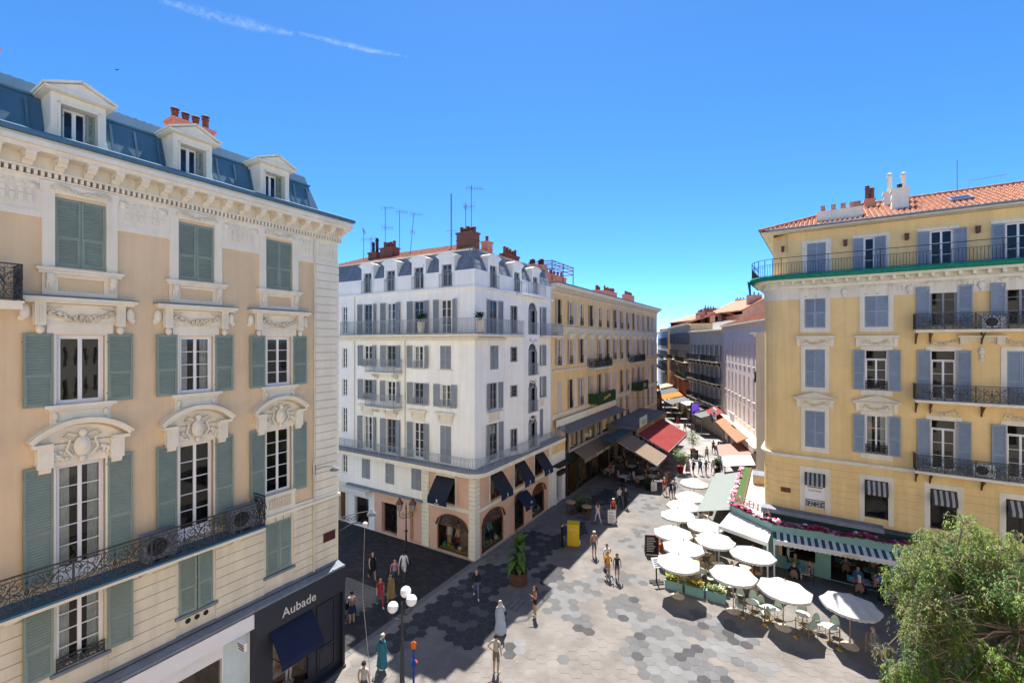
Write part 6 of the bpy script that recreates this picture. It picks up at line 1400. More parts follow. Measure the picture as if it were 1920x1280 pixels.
# roofs and gables behind the street front
def back(name, label, u0, u1, y, z0, z1, dep, m, roofh=1.2, pots=0):
    x0, x1 = (u0-960)/F*y, (u1-960)/F*y
    o = thing(name, label, 'building', (x0, y, 0)); w_ = x1-x0
    MB().box(0, w_, 0, dep, 0, z0).build('wall', m, o)
    b = MB(); b.prism([(-.3, z0), (w_+.3, z1), (w_+.3, z1+.25), (-.3, z0+.25)], -.4, dep, 0); b.prism([(0, z0-.5), (w_, z0-.5), (w_, z1), (0, z0)], 0.01, dep-.01, 1); b.build('roof', [M['tile'], m], o)
    for k in range(2):
        q = MB(); xx = w_*(.3+.35*k); q.box(xx-.5, xx+.5, -.06, .02, z0-3, z0-1.2); q.box(xx-.42, xx+.42, -.07, -.061, z0-2.9, z0-1.3, 1); q.build('window', [M['whitetrim'], M['interior']], o)
    if pots: chimney(o, Vector((w_*.6, 1.2, (z0+z1)/2)), 2.4, .8, 1.6, 0, m, pots)
brownw = mat('brown_party_wall', (.27, .17, .13), .95, .25, .6, .2, 12, streak=.25)
back('back_gable', 'brown bare party wall rising behind the balcony building', 1300, 1358, 97, 19.2, 21.6, 14, brownw, pots=4)
back('back_house', 'cream house with roof terrace behind the mauve building', 1346, 1392, 88, 19.6, 20.6, 12, M['cream'])
back('back_house', 'pink house rising highest behind the mauve building roof', 1392, 1440, 80, 20.2, 22.8, 14, M['pinkplaster'], pots=3)
back('back_house', 'pale yellow house peeping over the roofs, behind the brown party wall', 1352, 1420, 112, 23.0, 24.6, 12, M['ochre'], pots=3)
back('back_house', 'low tiled house behind the far end of the street', 1262, 1306, 135, 18.6, 19.2, 12, M['ochre'], pots=2)
# intermediate house whose front hides behind the yellow corner building
r5, f5, L5 = block('side_house', 'house edge with planted balcony beside the yellow corner building', (25.65, 44.5), (21.2, 38.9), 15.6, gry, [(11.0, 13.2), (7.6, 9.8)], 3, .9, M['greysh'], rail=[(.2, 3.0, 10.9, .9, M['black'])], roof=None, depth=8)
# left side of the street beyond the ochre building
r6, f6, L6 = None, None, None
o = thing('far_left_house', 'grey house on the left of the street past the long ochre building', 'building', ST(76.2, -18.4)); ff6 = Face(o, ST(76.2, -18.4), RZL + R(14))
ff6.mb('wall', wall_mb(0, 70, 0, 17.5, [(1.5+3*k, 2.5+3*k, z, z+2.2) for k in range(22) for z in (5, 8.5, 12, 14.9)], .25, .5), [gry, M['interior']])
# building the photograph is taken from, unseen; added so its sunlit front bounces warm fill
o = thing('rear_building', 'sunlit pale building across the square, added for warm bounce light, seen only in window panes', 'building', (0, -1.5, 0)); fb_ = Face(o, (45, -1.5, 0), R(180))
fb_.mb('wall', wall_mb(0, 90, 0, 22, [(1.2+3*k, 2.3+3*k, z, z+2.1) for k in range(29) for z in (5.2, 8.6, 12, 15.4, 18.6)], .2, .6), [mat('rear_facade', (.80, .73, .60), .9, .06, .5), M['interior']])
for k in range(6): fb_.mb('awning', MB().slab([(40+6*k, -.1, 4.6), (40+6*k, -2.6, 3.7), (45+6*k, -2.6, 3.7), (45+6*k, -.1, 4.6)], .05), clothmat('rear_awning', (.6, .10, .02)))
# ------------------------------------------------------------------ cafe furniture, lamps, plants
wood_l = mat('pale_wood', (.42, .27, .15), .6, .2, 6)
# umbrellas
def umbrella_proto():
    o = thing('parasol', 'white parasol', 'parasol'); n = 8; r = 1.24; zt, zr = 2.48, 2.0
    b = MB(); ring = []
    for lv in range(6):
        k = lv/5
        for j in range(n*2):
            a = math.pi*j/n; sag = (j % 2)*.07*k; rad = r*k*(math.cos(math.pi/n) if j % 2 else 1)
            ring.append((rad*math.cos(a), rad*math.sin(a), zt - (zt-zr)*(k**1.15) - sag*.7))
    fs = [(lv*2*n+j, lv*2*n+(j+1) % (2*n), (lv+1)*2*n+(j+1) % (2*n), (lv+1)*2*n+j) for lv in range(5) for j in range(2*n)]
    b.add(ring, fs, 0, False); b.v = list(b.v); b.build('canopy', PARM, o)
    v = MB(); m = 6
    for j in range(n*2):
        p, q = Vector(ring[10*n+j]), Vector(ring[10*n+(j+1) % (2*n)]); 
        P = [p.lerp(q, t/m) for t in range(m+1)]; Q = [x*1.0 + Vector((0, 0, -.10-.035*abs(math.sin(math.pi*t/3)))) for t, x in enumerate(P)]
        v.add(P+Q, [(t, m+1+t, m+2+t, t+1) for t in range(m)])
    v.build('valance', PARM, o)
    MB().tube([(0, 0, 0), (0, 0, zt+.02)], .024, 8).lathe([(.02, zt), (.045, zt+.03), (.03, zt+.07), (.005, zt+.1)], 8).build('pole', wood_l, o)
    for j in range(n):
        a = 2*math.pi*j/n; link('rib', cached('urib', lambda: MB().tube([(.05, 0, zt-.08), (r*.98, 0, zr-.02)], .012, 4).tube([(.03, 0, 1.75), (.62, 0, zt-.30)], .009, 4).mesh('rib', wood_l)), o, rz=a)
    d = MB(); P = [(.36*(1+.05*math.cos(16*t*2*math.pi/64*1))*math.cos(2*math.pi*t/64), .36*(1+.05*math.cos(16*t*2*math.pi/64))*math.sin(2*math.pi*t/64)) for t in range(64)]; d.prism(P, .01, .05, ax='z'); d.lathe([(.06, .05), (.05, .3), (.03, .32)], 10); d.build('base', mat('cream_iron', (.55, .46, .34), .7, .1), o)
    return o
PARM = mat('parasol_canvas', (0.66, 0.65, 0.62), .85, .07, 2.5, .05, 14, rand=.06)
_n = PARM.node_tree; _t = _n.nodes.new('ShaderNodeBsdfTranslucent'); _t.inputs[0].default_value = (.6, .58, .54, 1); _m = _n.nodes.new('ShaderNodeMixShader'); _m.inputs[0].default_value = .25
_o = _n.nodes['Material Output']; _n.links.new(_n.nodes['Principled BSDF'].outputs[0], _m.inputs[1]); _n.links.new(_t.outputs[0], _m.inputs[2]); _n.links.new(_m.outputs[0], _o.inputs[0])
up = umbrella_proto()
UL = [(ST(27.25, -5.15), 'frontmost row, leftmost, beside the menu stand'), (ST(27.3, -2.25), 'frontmost row, second from left'), (ST(27.05, .07), 'frontmost row, third from left'), (ST(27.1, 2.85), 'frontmost row, rightmost, half shaded near the tree'),
      (Vector((10.7, 27.95, 0)), 'second row, behind the leftmost front parasol'), (Vector((13.05, 28.7, 0)), 'between the white corner awning and the menu board'), (Vector((14.45, 26.9, 0)), 'just left of the striped awning post'),
      (Vector((10.75, 29.9, 0)), 'just behind the black menu board'), (Vector((13.45, 31.2, 0)), 'at the lower end of the pale green awning'), (Vector((12.25, 33.0, 0)), 'fourth from the far end along the green awning'), (Vector((13.3, 34.9, 0)), 'third from the far end along the green awning'), (Vector((14.6, 36.7, 0)), 'second from the far end along the green awning'), (Vector((16.3, 40.2, 0)), 'farthest one up the street')]
for k, (p, l) in enumerate(UL):
    o = up if k == 0 else copy_tree(up); o.location = p; o.rotation_euler = (random.uniform(-.03, .03), random.uniform(-.03, .03), random.uniform(0, .78)); q_ = random.uniform(.97, 1.04); o.scale = (q_, q_, random.uniform(.97, 1.05)); tag(o, 'white scalloped parasol, ' + l, 'parasol', 'white parasols of the restaurant')
# bistro chair and table
def chair_proto(name, wm, fm):
    o = thing(name, 'x', 'chair')
    MB().lathe([(.20, .44), (.225, .45), (.225, .47), (.20, .485)], 12, sy=.95).build('seat', wm, o)
    b = MB(); n = 8; P = []
    for i in range(n+1):
        a = math.pi*i/n; P.append((.21*math.cos(a), .2+.02*math.sin(a), .52+.40*math.sin(a)))
    b.add(P + [(p[0], p[1]+.02, p[2]) for p in P], [tuple(range(n+1)), tuple(reversed(range(n+1, 2*n+2)))] + [(i, i+n+1, i+n+2, i+1) for i in range(n)]); b.build('backrest', wm, o)
    MB().tube(P, .016, 5).build('back_frame', fm, o)
    for (x, y, t) in ((-.18, -.17, 0), (.18, -.17, 0), (-.2, .19, .06), (.2, .19, .06)):
        MB().tube([(x*1.1, y*1.15, 0), (x, y, .45)] + ([(x*1.02, y+.015, .56)] if t else []), .014, 5).build('leg', fm, o)
    MB().tube([(-.18, -.18, .2), (.18, -.18, .2), (.2, .2, .22), (-.2, .2, .22)], .01, 4, close=True).build('stretcher', fm, o)
    return o
def table_proto(name, top, m, ped, w=.7, l=.7, h=.74, rnd=False):
    o = thing(name, 'x', 'table'); b = MB()
    if rnd: b.lathe([(.3, h-.03), (.33, h-.02), (.33, h), (.3, h+.004)], 16)
    else: b.box(-w/2, w/2, -l/2, l/2, h-.03, h)
    b.build('tabletop', top, o); MB().tube([(0, 0, .03), (0, 0, h-.03)], .03, 8).build('pedestal', ped, o)
    for k in range(4): a = k*math.pi/2+.78; link('foot', cached(('foot', ped.name), lambda: MB().tube([(.03, 0, .07), (.26, 0, .02)], .022, 5).mesh('foot', ped)), o, rz=a)
    for (x, y, r_, h_) in ((.12, .1, .03, .12), (-.15, -.05, .03, .1)): 
        link('glass', cached('tglass', lambda: MB().lathe([(.025, 0), (.006, .01), (.006, .06), (.035, .1), (.035, .16)], 8).mesh('glass', M['shopglass'])), o, loc=(x, y, h+.002))
    return o
chm = chair_proto('bistro_chair', M['mint'], M['rattan']); chd = chair_proto('terrace_chair', M['taupe'], M['dark']); chr_ = chair_proto('rattan_chair', M['rattan'], M['rattan'])
tbl = table_proto('cafe_table', mat('pale_table_top', (.60, .56, .48), .5, .1), None, M['black']); tbr = table_proto('round_cafe_table', mat('mint_table_top', (.55, .60, .55), .5, .1), None, M['gold'], rnd=True); tbw = table_proto('terrace_table', M['whitecloth'], None, M['black'], 1.2, .75); tbb = table_proto('blue_table', mat('blue_cloth', (.10, .33, .42), .8, .35, 6, col2=(.35, .5, .5), c2s=4), None, M['black'], 1.1, .8)
USED = set(); TAGN = {}
def put(proto, p, rz, label, cat, group):
    if proto.name in USED: o = copy_tree(proto)
    else: o = proto; USED.add(proto.name)
    o.location = p; o.rotation_euler = (0, 0, rz); o.location.z = p.z if len(p) > 2 else 0
    return tag(o, label, cat, group)
SEATS = []
def setting(tp, cp, c, rz, chairs, where, tcat='table', r=.62, seats=None):
    """a table with chairs round it; chairs are angles"""
    nm = {'round_cafe_table': 'round mint topped cafe table', 'cafe_table': 'square pale cafe table', 'terrace_table': 'white clothed table', 'blue_table': 'blue clothed table'}[tp.name.split('.')[0]]
    put(tp, c, rz, nm + ' ' + where, 'table', 'restaurant tables')
    cn = {'bistro_chair': 'mint bistro chair', 'terrace_chair': 'brown terrace chair', 'rattan_chair': 'rattan chair'}[cp.name.split('.')[0]]
    side = ('near', 'near right', 'right', 'far right', 'far', 'far left', 'left', 'near left')
    for k, a in enumerate(chairs):
        w_ = rz + R(a); p = Vector(c) + Vector((math.sin(w_), -math.cos(w_), 0))*r*(1.25 if tp in (tbw, tbb) and a % 180 else 1.0)
        put(cp, p, w_ + math.pi, cn + ', ' + side[round((a % 360)/45) % 8] + ' side, table ' + where, 'chair', 'restaurant chairs'); SEATS.append((p, w_ + math.pi))
setting(tbr, chm, ST(27.5, -1.35), RZS, (-60, 60, 180), 'right of the planters behind a brass post')
setting(tbr, chm, ST(27.35, -.55), RZS, (150, 210), 'between the second and third front parasols')
setting(tbr, chm, ST(27.6, .95), RZS, (30, 180), 'right of the third front parasol')
setting(tbr, chm, ST(27.1, 2.05), RZS, (160, 220), 'just left of the rightmost front parasol')
for k, (x, y, l) in enumerate(((11.6, 27.6, 'behind the left planter'), (12.6, 27.0, 'behind the middle planter'), (13.1, 28.3, 'in the middle of the parasols'), (13.3, 26.0, 'behind the right planter'), (14.6, 27.9, 'near the white corner awning'), (11.4, 29.2, 'beside the menu board'), (12.7, 30.2, 'below the pale green awning'), (13.2, 32.4, 'left of the green awning, near end'), (14.3, 34.2, 'left of the green awning, middle'), (15.4, 36.2, 'left of the green awning, far end'))):
    setting(tbl, chm if k in (1, 3) else chr_, Vector((x, y, 0)), RZS + (k % 3)*.3, (0, 90, 180, 270) if k < 6 else (0, 180), l)
MT = []
for k, (u, v, l) in enumerate(((1490, 1092, 'behind the striped awning post'), (1585, 1080, 'by the dark restaurant doorway'), (1640, 1100, 'under the striped awning'), (1610, 1118, 'behind the half shaded parasol'), (1690, 1118, 'in front of the teal wall'), (1680, 1150, 'beside the pepper tree'), (1715, 1165, 'under the pepper tree, left one'), (1880, 1170, 'seen through the gap in the pepper tree'), (1800, 1150, 'hidden deep behind the pepper tree'))):
    p = G(u, v-8, .0); MT.append(p); setting(tbb, chd, p, RZR, (0, 180) if k % 2 else (0, 90, 180), l)
LT = []
for k, (u, v) in enumerate(((1140, 892), (1170, 905), (1160, 868), (1185, 885), (1200, 908), (1200, 862), (1225, 890), (1222, 905), (1238, 870), (1176, 850), (1215, 846), (1240, 848))):
    p = G(u, v); LT.append(p); setting(tbw, chd, p, RZL, (0, 180) if k % 2 else (0, 90, 180, 270), 'of the taupe awning terrace, ' + ('front left', 'front middle', 'second row left', 'second row middle', 'front right', 'third row middle', 'right edge', 'front right corner', 'far right', 'back row left', 'back row middle', 'back row right')[k])
# planters with flowers
def foliage(n, box, s, rr, mats=2, droop=.3):
    b = MB()
    for k in range(n):
        p = Vector([rr.uniform(a, c) for a, c in box]); a = rr.random()*6.28; e = Vector((math.cos(a), math.sin(a), rr.uniform(-droop, .8))).normalized()*s*rr.uniform(.6, 1.3); g_ = Vector((-math.sin(a), math.cos(a), rr.uniform(-.4, .4)))*s*.28
        b.add([p, p+e*.5+g_, p+e, p+e*.5-g_], [(0, 1, 2, 3)], rr.randrange(mats))
    return b
for k, t_ in enumerate((-5.5, -4.35, -3.2)):
    o = thing('flower_planter', 'teal planter box with flowers below the parasols, ' + ('left', 'middle', 'right')[k] + ' one of three', 'planter', ST(28.0, t_), RZS, 'teal planters')
    MB().box(-.5, .5, -.2, .2, 0, .5).box(-.53, .53, -.23, .23, .46, .52).box(-.53, .53, -.23, -.2, .0, .06).build('box', M['teal'], o)
    foliage(420, ((-.48, .48), (-.2, .2), (.48, .82)), .13, random.Random(k), 4).build('flowers', [M['leaf1'], M['leaf2'], M['leaf2'], clothmat('flower_'+('yellow', 'orange', 'cream')[k], ((.6, .42, .03), (.6, .2, .03), (.65, .6, .4))[k])], o)
# brass posts with ropes
BP = [ST(27.0, -1.75), ST(26.9, -.75), ST(26.6, .62), ST(26.6, 2.4)]
for k, p in enumerate(BP):
    o = thing('brass_post', 'brass rope post on the terrace edge, ' + ('first', 'second', 'third', 'fourth')[k] + ' from the planters', 'post', p, 0, 'brass rope posts')
    MB().lathe([(.16, 0), (.16, .02), (.04, .05), (.025, .06)], 14).build('base', M['gold'], o); MB().tube([(0, 0, .05), (0, 0, .9)], .022, 8).lathe([(.022, .88), (.04, .91), (.03, .96), (.005, .99)], 8).build('shaft', M['gold'], o)
for k, (i, j) in enumerate(((0, 1), (1, 2), (2, 3))):
    a, c = BP[i], BP[j]; tag(MB().tube([a.lerp(c, t/8) + Vector((0, 0, .85-.35*math.sin(math.pi*t/8))) for t in range(9)], .015, 6).build('rope', M['wood']), 'brown rope hanging between brass posts, ' + ('left', 'middle', 'right')[k] + ' span', 'rope', 'ropes between brass posts')
# boards and stands
def a_board(name, label, p, rz, w_, h, fm, bm, wm, lines=6):
    o = thing(name, label, 'menu board', p, rz)
    MB().box(-w_/2, w_/2, -.03, .0, .08, h).build('panel', bm, o)
    f_ = MB(); f_.box(-w_/2-.05, -w_/2, -.045, .01, 0, h+.05); f_.box(w_/2, w_/2+.05, -.045, .01, 0, h+.05); f_.box(-w_/2, w_/2, -.044, .009, h, h+.05); f_.box(-w_/2, w_/2, -.044, .009, .05, .1); f_.build('frame', fm, o)
    for x in (-w_/2, w_/2): MB().tube([(x, .02, h), (x, .45, 0)], .02, 4).build('leg', fm, o)
    t = MB(); rr = random.Random(len(label))
    for k in range(lines): x0 = -w_/2+.08; z = h-.15-(h-.3)*k/lines; t.box(x0, x0+(w_-.16)*rr.uniform(.5, 1), -.034, -.031, z-.018, z+.018)
    t.build('writing', wm, o); return o
a_board('menu_board', 'large black menu board in a red frame at the terrace entrance', G(1222, 1040), R(-6), .85, 1.35, mat('red_frame', (.25, .05, .02), .6), M['black'], M['whitecloth'], 9)
a_board('menu_board', 'white dessert board on an easel in the shade beside the woman with pink bag', G(1147, 982), R(8), .7, 1.15, M['wood'], M['whitepaint'], M['brick'], 7)
a_board('menu_board', 'small white menu board at the front of the taupe awning terrace', G(1226, 922), R(4), .6, 1.0, M['black'], M['whitepaint'], M['zinc2'], 6)
a_board('menu_board', 'black chalkboard beside the potted plants by the red awning', G(1302, 862), R(-10), .8, 1.2, M['wood'], M['black'], M['whitecloth'], 5)
a_board('menu_board', 'dark red menu stand behind the woman in red top', G(1250, 908), R(10), .7, 1.2, M['brick'], M['wood'], M['whitecloth'], 5)
o = thing('menu_stand', 'black pedestal menu stand in front of the leftmost parasol', 'menu stand', G(1231, 1092), R(10))
MB().box(-.35, .35, -.3, .3, 0, .05).box(-.45, .45, -.06, .06, 0, .07).build('base', M['black'], o); MB().tube([(0, 0, .05), (0, .05, 1.2)], .045, 8).build('column', M['black'], o); MB().slab([(-.3, -.25, 1.05), (.3, -.25, 1.05), (.3, .15, 1.5), (-.3, .15, 1.5)], .03).build('menu_tray', M['whitepaint'], o)
tt = MB()
for k in range(4): tt.slab([(-.2, -.2+.08*k, 1.115+.09*k), (.2-.1*(k % 2), -.2+.08*k, 1.115+.09*k), (.2-.1*(k % 2), -.17+.08*k, 1.15+.09*k), (-.2, -.17+.08*k, 1.15+.09*k)], .004)
tt.build('menu_text', M['zinc2'], o)
# yellow parcel box
o = thing('yellow_box', 'tall bright yellow box standing on the shaded square', 'box', G(1075, 1020), RZS+R(20))
ym = mat('yellow_paint', (.66, .44, .008), .5, .06, 2); MB().box(-.42, .42, -.36, .36, .1, 1.5).box(-.45, .45, -.39, .39, 1.5, 1.58).box(-.38, .38, -.32, .32, 0, .1).build('body', ym, o)
MB().box(-.3, .3, -.365, -.361, 1.1, 1.3).box(-.25, .25, -.366, -.361, .3, .34).build('slot_plate', M['goldpaint'], o); MB().tube([(.1, -.37, .85), (.1, -.375, .85)], .13, 12).build('emblem', M['goldpaint'], o); MB().box(.421, .426, -.2, .2, .8, 1.2).build('door', M['goldpaint'], o)
tag(MB().lathe([(.11, 0), (.14, .3), (.15, .31)], 12).lathe([(.125, .3), (.12, .2)], 12).build('white_bucket', M['whitepaint'], None, loc=G(1085, 1021)), 'small white bucket at the foot of the yellow box', 'bucket')
# bar tables of wood
for k, (u, v) in enumerate(((1070, 964), (1100, 973))):
    o = thing('bar_table', 'tall round wooden bar table in the shade, ' + ('left' if k == 0 else 'right') + ' one', 'table', G(u, v), .3*k, 'wooden bar tables')
    MB().lathe([(.38, 1.02), (.42, 1.03), (.42, 1.09), (.38, 1.1)], 20).build('tabletop', wood_l, o)
    for j in range(4): a = j*math.pi/2; MB().tube([(.3*math.cos(a), .3*math.sin(a), 1.02), (.34*math.cos(a), .34*math.sin(a), 0)], .03, 6).build('leg', M['wood'], o)
    MB().tube([(.32*math.cos(a), .32*math.sin(a), .3) for a in [q*math.pi/6 for q in range(12)]], .02, 5, close=True).build('foot_ring', M['wood'], o)
# street lamps
def globe_lamp():
    o = thing('globe_lamp', 'dark street lamp with three white globes at the bottom of the square', 'street lamp', (-4.55, 18.55, 0))
    MB().lathe([(.2, 0), (.2, .3), (.12, .5), (.1, .9), (.085, 1.0), (.07, 2.2), (.08, 2.25), (.055, 2.3), (.05, 3.6), (.08, 3.65), (.05, 3.75), (.05, 4.05)], 10).build('post', M['ironblue'], o)
    for k, (dx_, dy_, z) in enumerate(((-.38, -.02, 3.82), (.08, .3, 4.28), (.4, -.05, 4.12))):
        MB().tube([(0, 0, 3.4+.1*k), (dx_*.5, dy_*.5, 3.3+.1*k), (dx_, dy_, z-.42), (dx_, dy_, z-.2)], .028, 6).lathe([(.09, -.23), (.1, -.19)], 8, (dx_, dy_, z)).tube(spiral((0, 0), .12, .03, 1.3, 0, 1), .012, 4).build('arm', M['ironblue'], o)
        MB().ball((dx_, dy_, z), .225, 20, 12).build('globe', mat('opal_glass', (.82, .83, .86), .25, .03, 3, spec=.5), o)
globe_lamp()
def lantern(o, x, y, z, s=1.0, cap=None):
    MB().lathe([(.08*s, 0), (.1*s, .03), (.2*s, .42*s), (.19*s, .43*s)], 6, (x, y, z), smooth=False).build('lantern_glass', mat('old_lantern_glass', (.33, .32, .30), .2, .1), o)
    b = MB(); b.lathe([(.23*s, .43*s), (.24*s, .46*s), (.18*s, .58*s), (.1*s, .66*s), (.1*s, .72*s), (.03*s, .8*s)], 8, (x, y, z)); b.build('cap', mat('red_brown_cap', (.13, .05, .035), .5), o)
    for k in range(6): a = k*math.pi/3; MB().tube([(x+.085*s*math.cos(a), y+.085*s*math.sin(a), z), (x+.205*s*math.cos(a), y+.205*s*math.sin(a), z+.43*s)], .012, 4).build('glazing_bar', M['ironblue'], o)
o = thing('lantern_post', 'ornate black lamp post with two red capped lanterns', 'street lamp', (-7.02, 29.7, 0), .3)
MB().lathe([(.22, 0), (.22, .25), (.13, .45), (.09, .8), (.07, 1.0), (.055, 2.2), (.13, 2.24), (.13, 2.28), (.05, 2.32), (.04, 3.7), (.07, 3.74), (.04, 3.8), (.015, 4.15)], 10).build('post', M['ironblue'], o)
for sg in (-1, 1):
    MB().tube([(0, 0, 3.2), (sg*.2, 0, 3.1), (sg*.42, 0, 3.25), (sg*.42, 0, 3.62)], .025, 6).tube([(sg*q[0], 0, q[2]) for q in spiral((.2, 3.4), .16, .04, 1.4, 3, 1)], .016, 4).build('arm', M['ironblue'], o); lantern(o, sg*.42, 0, 3.62 if sg < 0 else 3.5, 1.1)
o = thing('blue_post', 'slim blue post with an orange head beside the globe lamp', 'post', (-4.15, 18.9, 0))
MB().tube([(0, 0, 0), (0, 0, 1.85)], .045, 10).build('shaft', clothmat('post_blue', (.01, .05, .32)), o); MB().box(-.06, .1, -.06, .06, 1.15, 1.38).tube([(.09, 0, 1.3), (.14, 0, 1.32)], .06, 8, 1).build('call_box', [clothmat('post_blue', 0), clothmat('post_orange', (.6, .13, .01))], o); MB().slab([(-.09, -.02, 1.85), (.09, -.02, 1.85), (.11, -.02, 2.1), (0, -.02, 2.18), (-.11, -.02, 2.1)], .04).build('head_sign', clothmat('post_orange', 0), o)
# bracket lamps and cable on the corner of the cream building
LF = Face(None, ST(0, -17.5), RZL)
o = thing('bracket_lamp', 'pair of grey street lights on an iron bracket at the cream corner', 'street lamp', LF.w(13.55, -.1, 6.4), RZL)
b = MB(); b.tube([(0, 0, .3), (.6, -.3, .35), (1.3, -.5, .3)], .02, 6); b.tube([(0, 0, -.3), (.5, -.3, -.05), (1.0, -.6, -.1)], .02, 6)
for k in range(5): b.tube(spiral((.2+.2*k, .1-.02*k), .12, .03, 1.3, k, 1), .012, 4)
b.build('bracket', M['ironblue'], o); MB().lathe([(.05, .25), (.12, .12), (.24, .0), (.22, -.05)], 12, (1.45, -.5, .1)).build('lamp_head', M['zinc2'], o); MB().ball((.95, -.62, -.2), .13, 10, 8).build('bulb', M['curtain'], o)
tag(MB().tube([LF.w(14.5, -.7, 6.2), LF.w(14.2, -.9, 3), (-6.2, 19.6, .2)], .012, 4).build('cable', M['stone']), 'thin pale cable running from the bracket lamp down to the paving', 'cable')
tag(MB().tube([ST(48, -18.4, 8.6).lerp(Vector((29.5, 60, 8.2)), t/16) + Vector((0, 0, -.5*math.sin(math.pi*t/16))) for t in range(17)], .012, 4).build('cable', M['black']), 'black cable strung across the shopping street above the awnings', 'cable')
# banana plant in a rusty drum
o = thing('banana_plant', 'tall banana plant in a round rusty planter on the square', 'plant', G(972, 1092))
MB().lathe([(.55, 0), (.56, .75), (.52, .75), (.5, .68), (.01, .68)], 24).build('planter', mat('rusty_steel', (.09, .04, .025), .7, .3, 3), o)
MB().tube([(0, 0, .6), (.03, .02, 1.6), (-.03, 0, 2.4)], [.12, .09, .06], 8).build('trunk', M['bark'], o)
rr = random.Random(4); BANL = mat('banana_leaf', (.05, .10, .025), .5, .3, 3)
for k in range(30):
    a = k*2.4 + rr.uniform(-.5, .5); L = rr.uniform(1.0, 1.9); f_ = k/29; z0 = 1.0+1.35*f_; up_ = rr.uniform(.35, .6)+.6*f_; dr = rr.uniform(.75, 1.1)-.35*f_; hz_ = rr.uniform(.38, .6); b = MB(); P = []; n = 8
    for i in range(n+1):
        t = i/n; P.append(Vector((math.cos(a)*L*t*hz_, math.sin(a)*L*t*hz_, z0 + L*(up_*t - dr*t*t))))
    side = Vector((-math.sin(a), math.cos(a), 0)); vs = []
    for i, p in enumerate(P): w_ = .2*math.sin(math.pi*min(1, .08+.92*i/n))**.7; vs += [p-side*w_+Vector((0, 0, .05*w_)), p, p+side*w_+Vector((0, 0, .05*w_))]
    b.add(vs, [(3*i+j, 3*i+j+1, 3*i+j+4, 3*i+j+3) for i in range(n) for j in (0, 1)], 0, True); b.build('leaf', M['leaf1'] if k % 3 else BANL, o)
foliage(260, ((-.45, .45), (-.45, .45), (.65, 1.15)), .2, rr, 2).build('undergrowth', [M['leaf1'], M['hedge']], o)
# other plants
def bush(name, label, p, pot, ph, pr, h, w_, n, s, seed, ms, cat='plant'):
    o = thing(name, label, cat, p); rr = random.Random(seed)
    MB().lathe([(pr*.75, 0), (pr, ph), (pr*1.08, ph), (pr*1.08, ph+.05), (pr*.9, ph+.05), (.01, ph)], 14).build('pot', pot, o)
    MB().tube([(0, 0, ph), (.03, 0, ph+h*.4), (0, .05, ph+h*.8)], [.04, .03, .015], 6).build('stem', M['bark'], o)
    b = MB()
    for k in range(9):
        c = (rr.uniform(-w_, w_)*.6, rr.uniform(-w_, w_)*.6, ph+h*rr.uniform(.35, .9)); q = w_*.5
        b.merge(foliage(n//9, ((c[0]-q, c[0]+q), (c[1]-q, c[1]+q), (c[2]-q, c[2]+q)), s, rr, len(ms)))
    b.build('foliage', ms, o)
bush('potted_olive', 'tall leafy shrub in a red pot beside the taupe awning', G(1276, 886), clothmat('red_pot', (.35, .03, .02)), .7, .35, 2.0, .85, 700, .2, 1, [M['leaf1'], M['leaf2']])
bush('potted_olive', 'feathery tall shrub behind the red potted one by the red awning', G(1299, 850), M['terra'], .6, .35, 2.3, .8, 700, .2, 2, [M['leaf2'], M['leaf1']])
bush('potted_palm', 'low spiky green plant near the salmon awning', G(1346, 886), M['dark'], .4, .4, .9, .8, 420, .35, 3, [M['leaf1'], M['hedge']])
bush('potted_shrub', 'dark shrub in a pot at the front edge of the taupe awning terrace', G(1216, 918), M['dark'], .5, .35, .9, .5, 420, .16, 4, [M['hedge'], M['leaf1']])
bush('potted_lavender', 'low grey green shrub in a planter beside the wooden bar tables', G(1092, 957), M['dark'], .3, .5, .6, .9, 500, .22, 5, [M['leaf3'], M['hedge']])
bush('potted_flower', 'small red flowered plant beside the black menu board', G(1240, 1030), M['terra'], .35, .2, .7, .3, 250, .12, 6, [M['leaf2'], M['leaf1'], clothmat('flower_red', (.5, .02, .02))])
bush('potted_shrub', 'dark potted shrub by the advertising screen far up the street', G(1270, 790), M['dark'], .6, .5, 1.5, .9, 400, .3, 7, [M['hedge'], M['leaf1']])
# advertising screen and far awnings up the street
o = thing('advertising_screen', 'tall black advertising screen with purple picture in the street', 'screen', (30.6, 75, 0), R(8))
MB().tube([(0, 0, 0), (0, 0, 2.3)], .1, 8).build('pole', M['zinc2'], o); MB().box(-.72, .72, -.12, .12, 2.3, 4.6).build('case', M['black'], o)
sm_ = mat('screen_picture', (.10, .05, .30), .4, .6, 1.5, col2=(.02, .16, .42), c2s=1.2); sb_ = sm_.node_tree.nodes['Principled BSDF']; sb_.inputs['Emission Strength'].default_value = .25; sb_.inputs['Emission Color'].default_value = (.2, .08, .6, 1)
MB().box(-.62, .62, -.13, -.121, 2.42, 4.48).build('display', sm_, o)
def street_awning(label, c, w_, d_, zb, zf, rz, m):
    o = thing('street_awning', label, 'awning', Vector((*c, 0)), rz); MB().slab([(-w_/2, 0, zb), (-w_/2, -d_, zf), (w_/2, -d_, zf), (w_/2, 0, zb)], .05).build('canvas', m, o); MB().slab([(-w_/2, -d_, zf), (-w_/2, -d_-.03, zf-.35), (w_/2, -d_-.03, zf-.35), (w_/2, -d_, zf)], .02).build('valance', m, o)
    for x in (-w_/2+.1, w_/2-.1): MB().tube([(x, -d_+.1, 0), (x, -d_+.1, zf)], .05, 6).build('post', M['zinc2'], o)
    MB().tube([(-w_/2, -d_, zf), (w_/2, -d_, zf)], .04, 6).build('front_bar', M['zinc2'], o)
gaw = clothmat('grey_awning', (.09, .095, .105))
rzs = math.atan2(-16, -1.3)
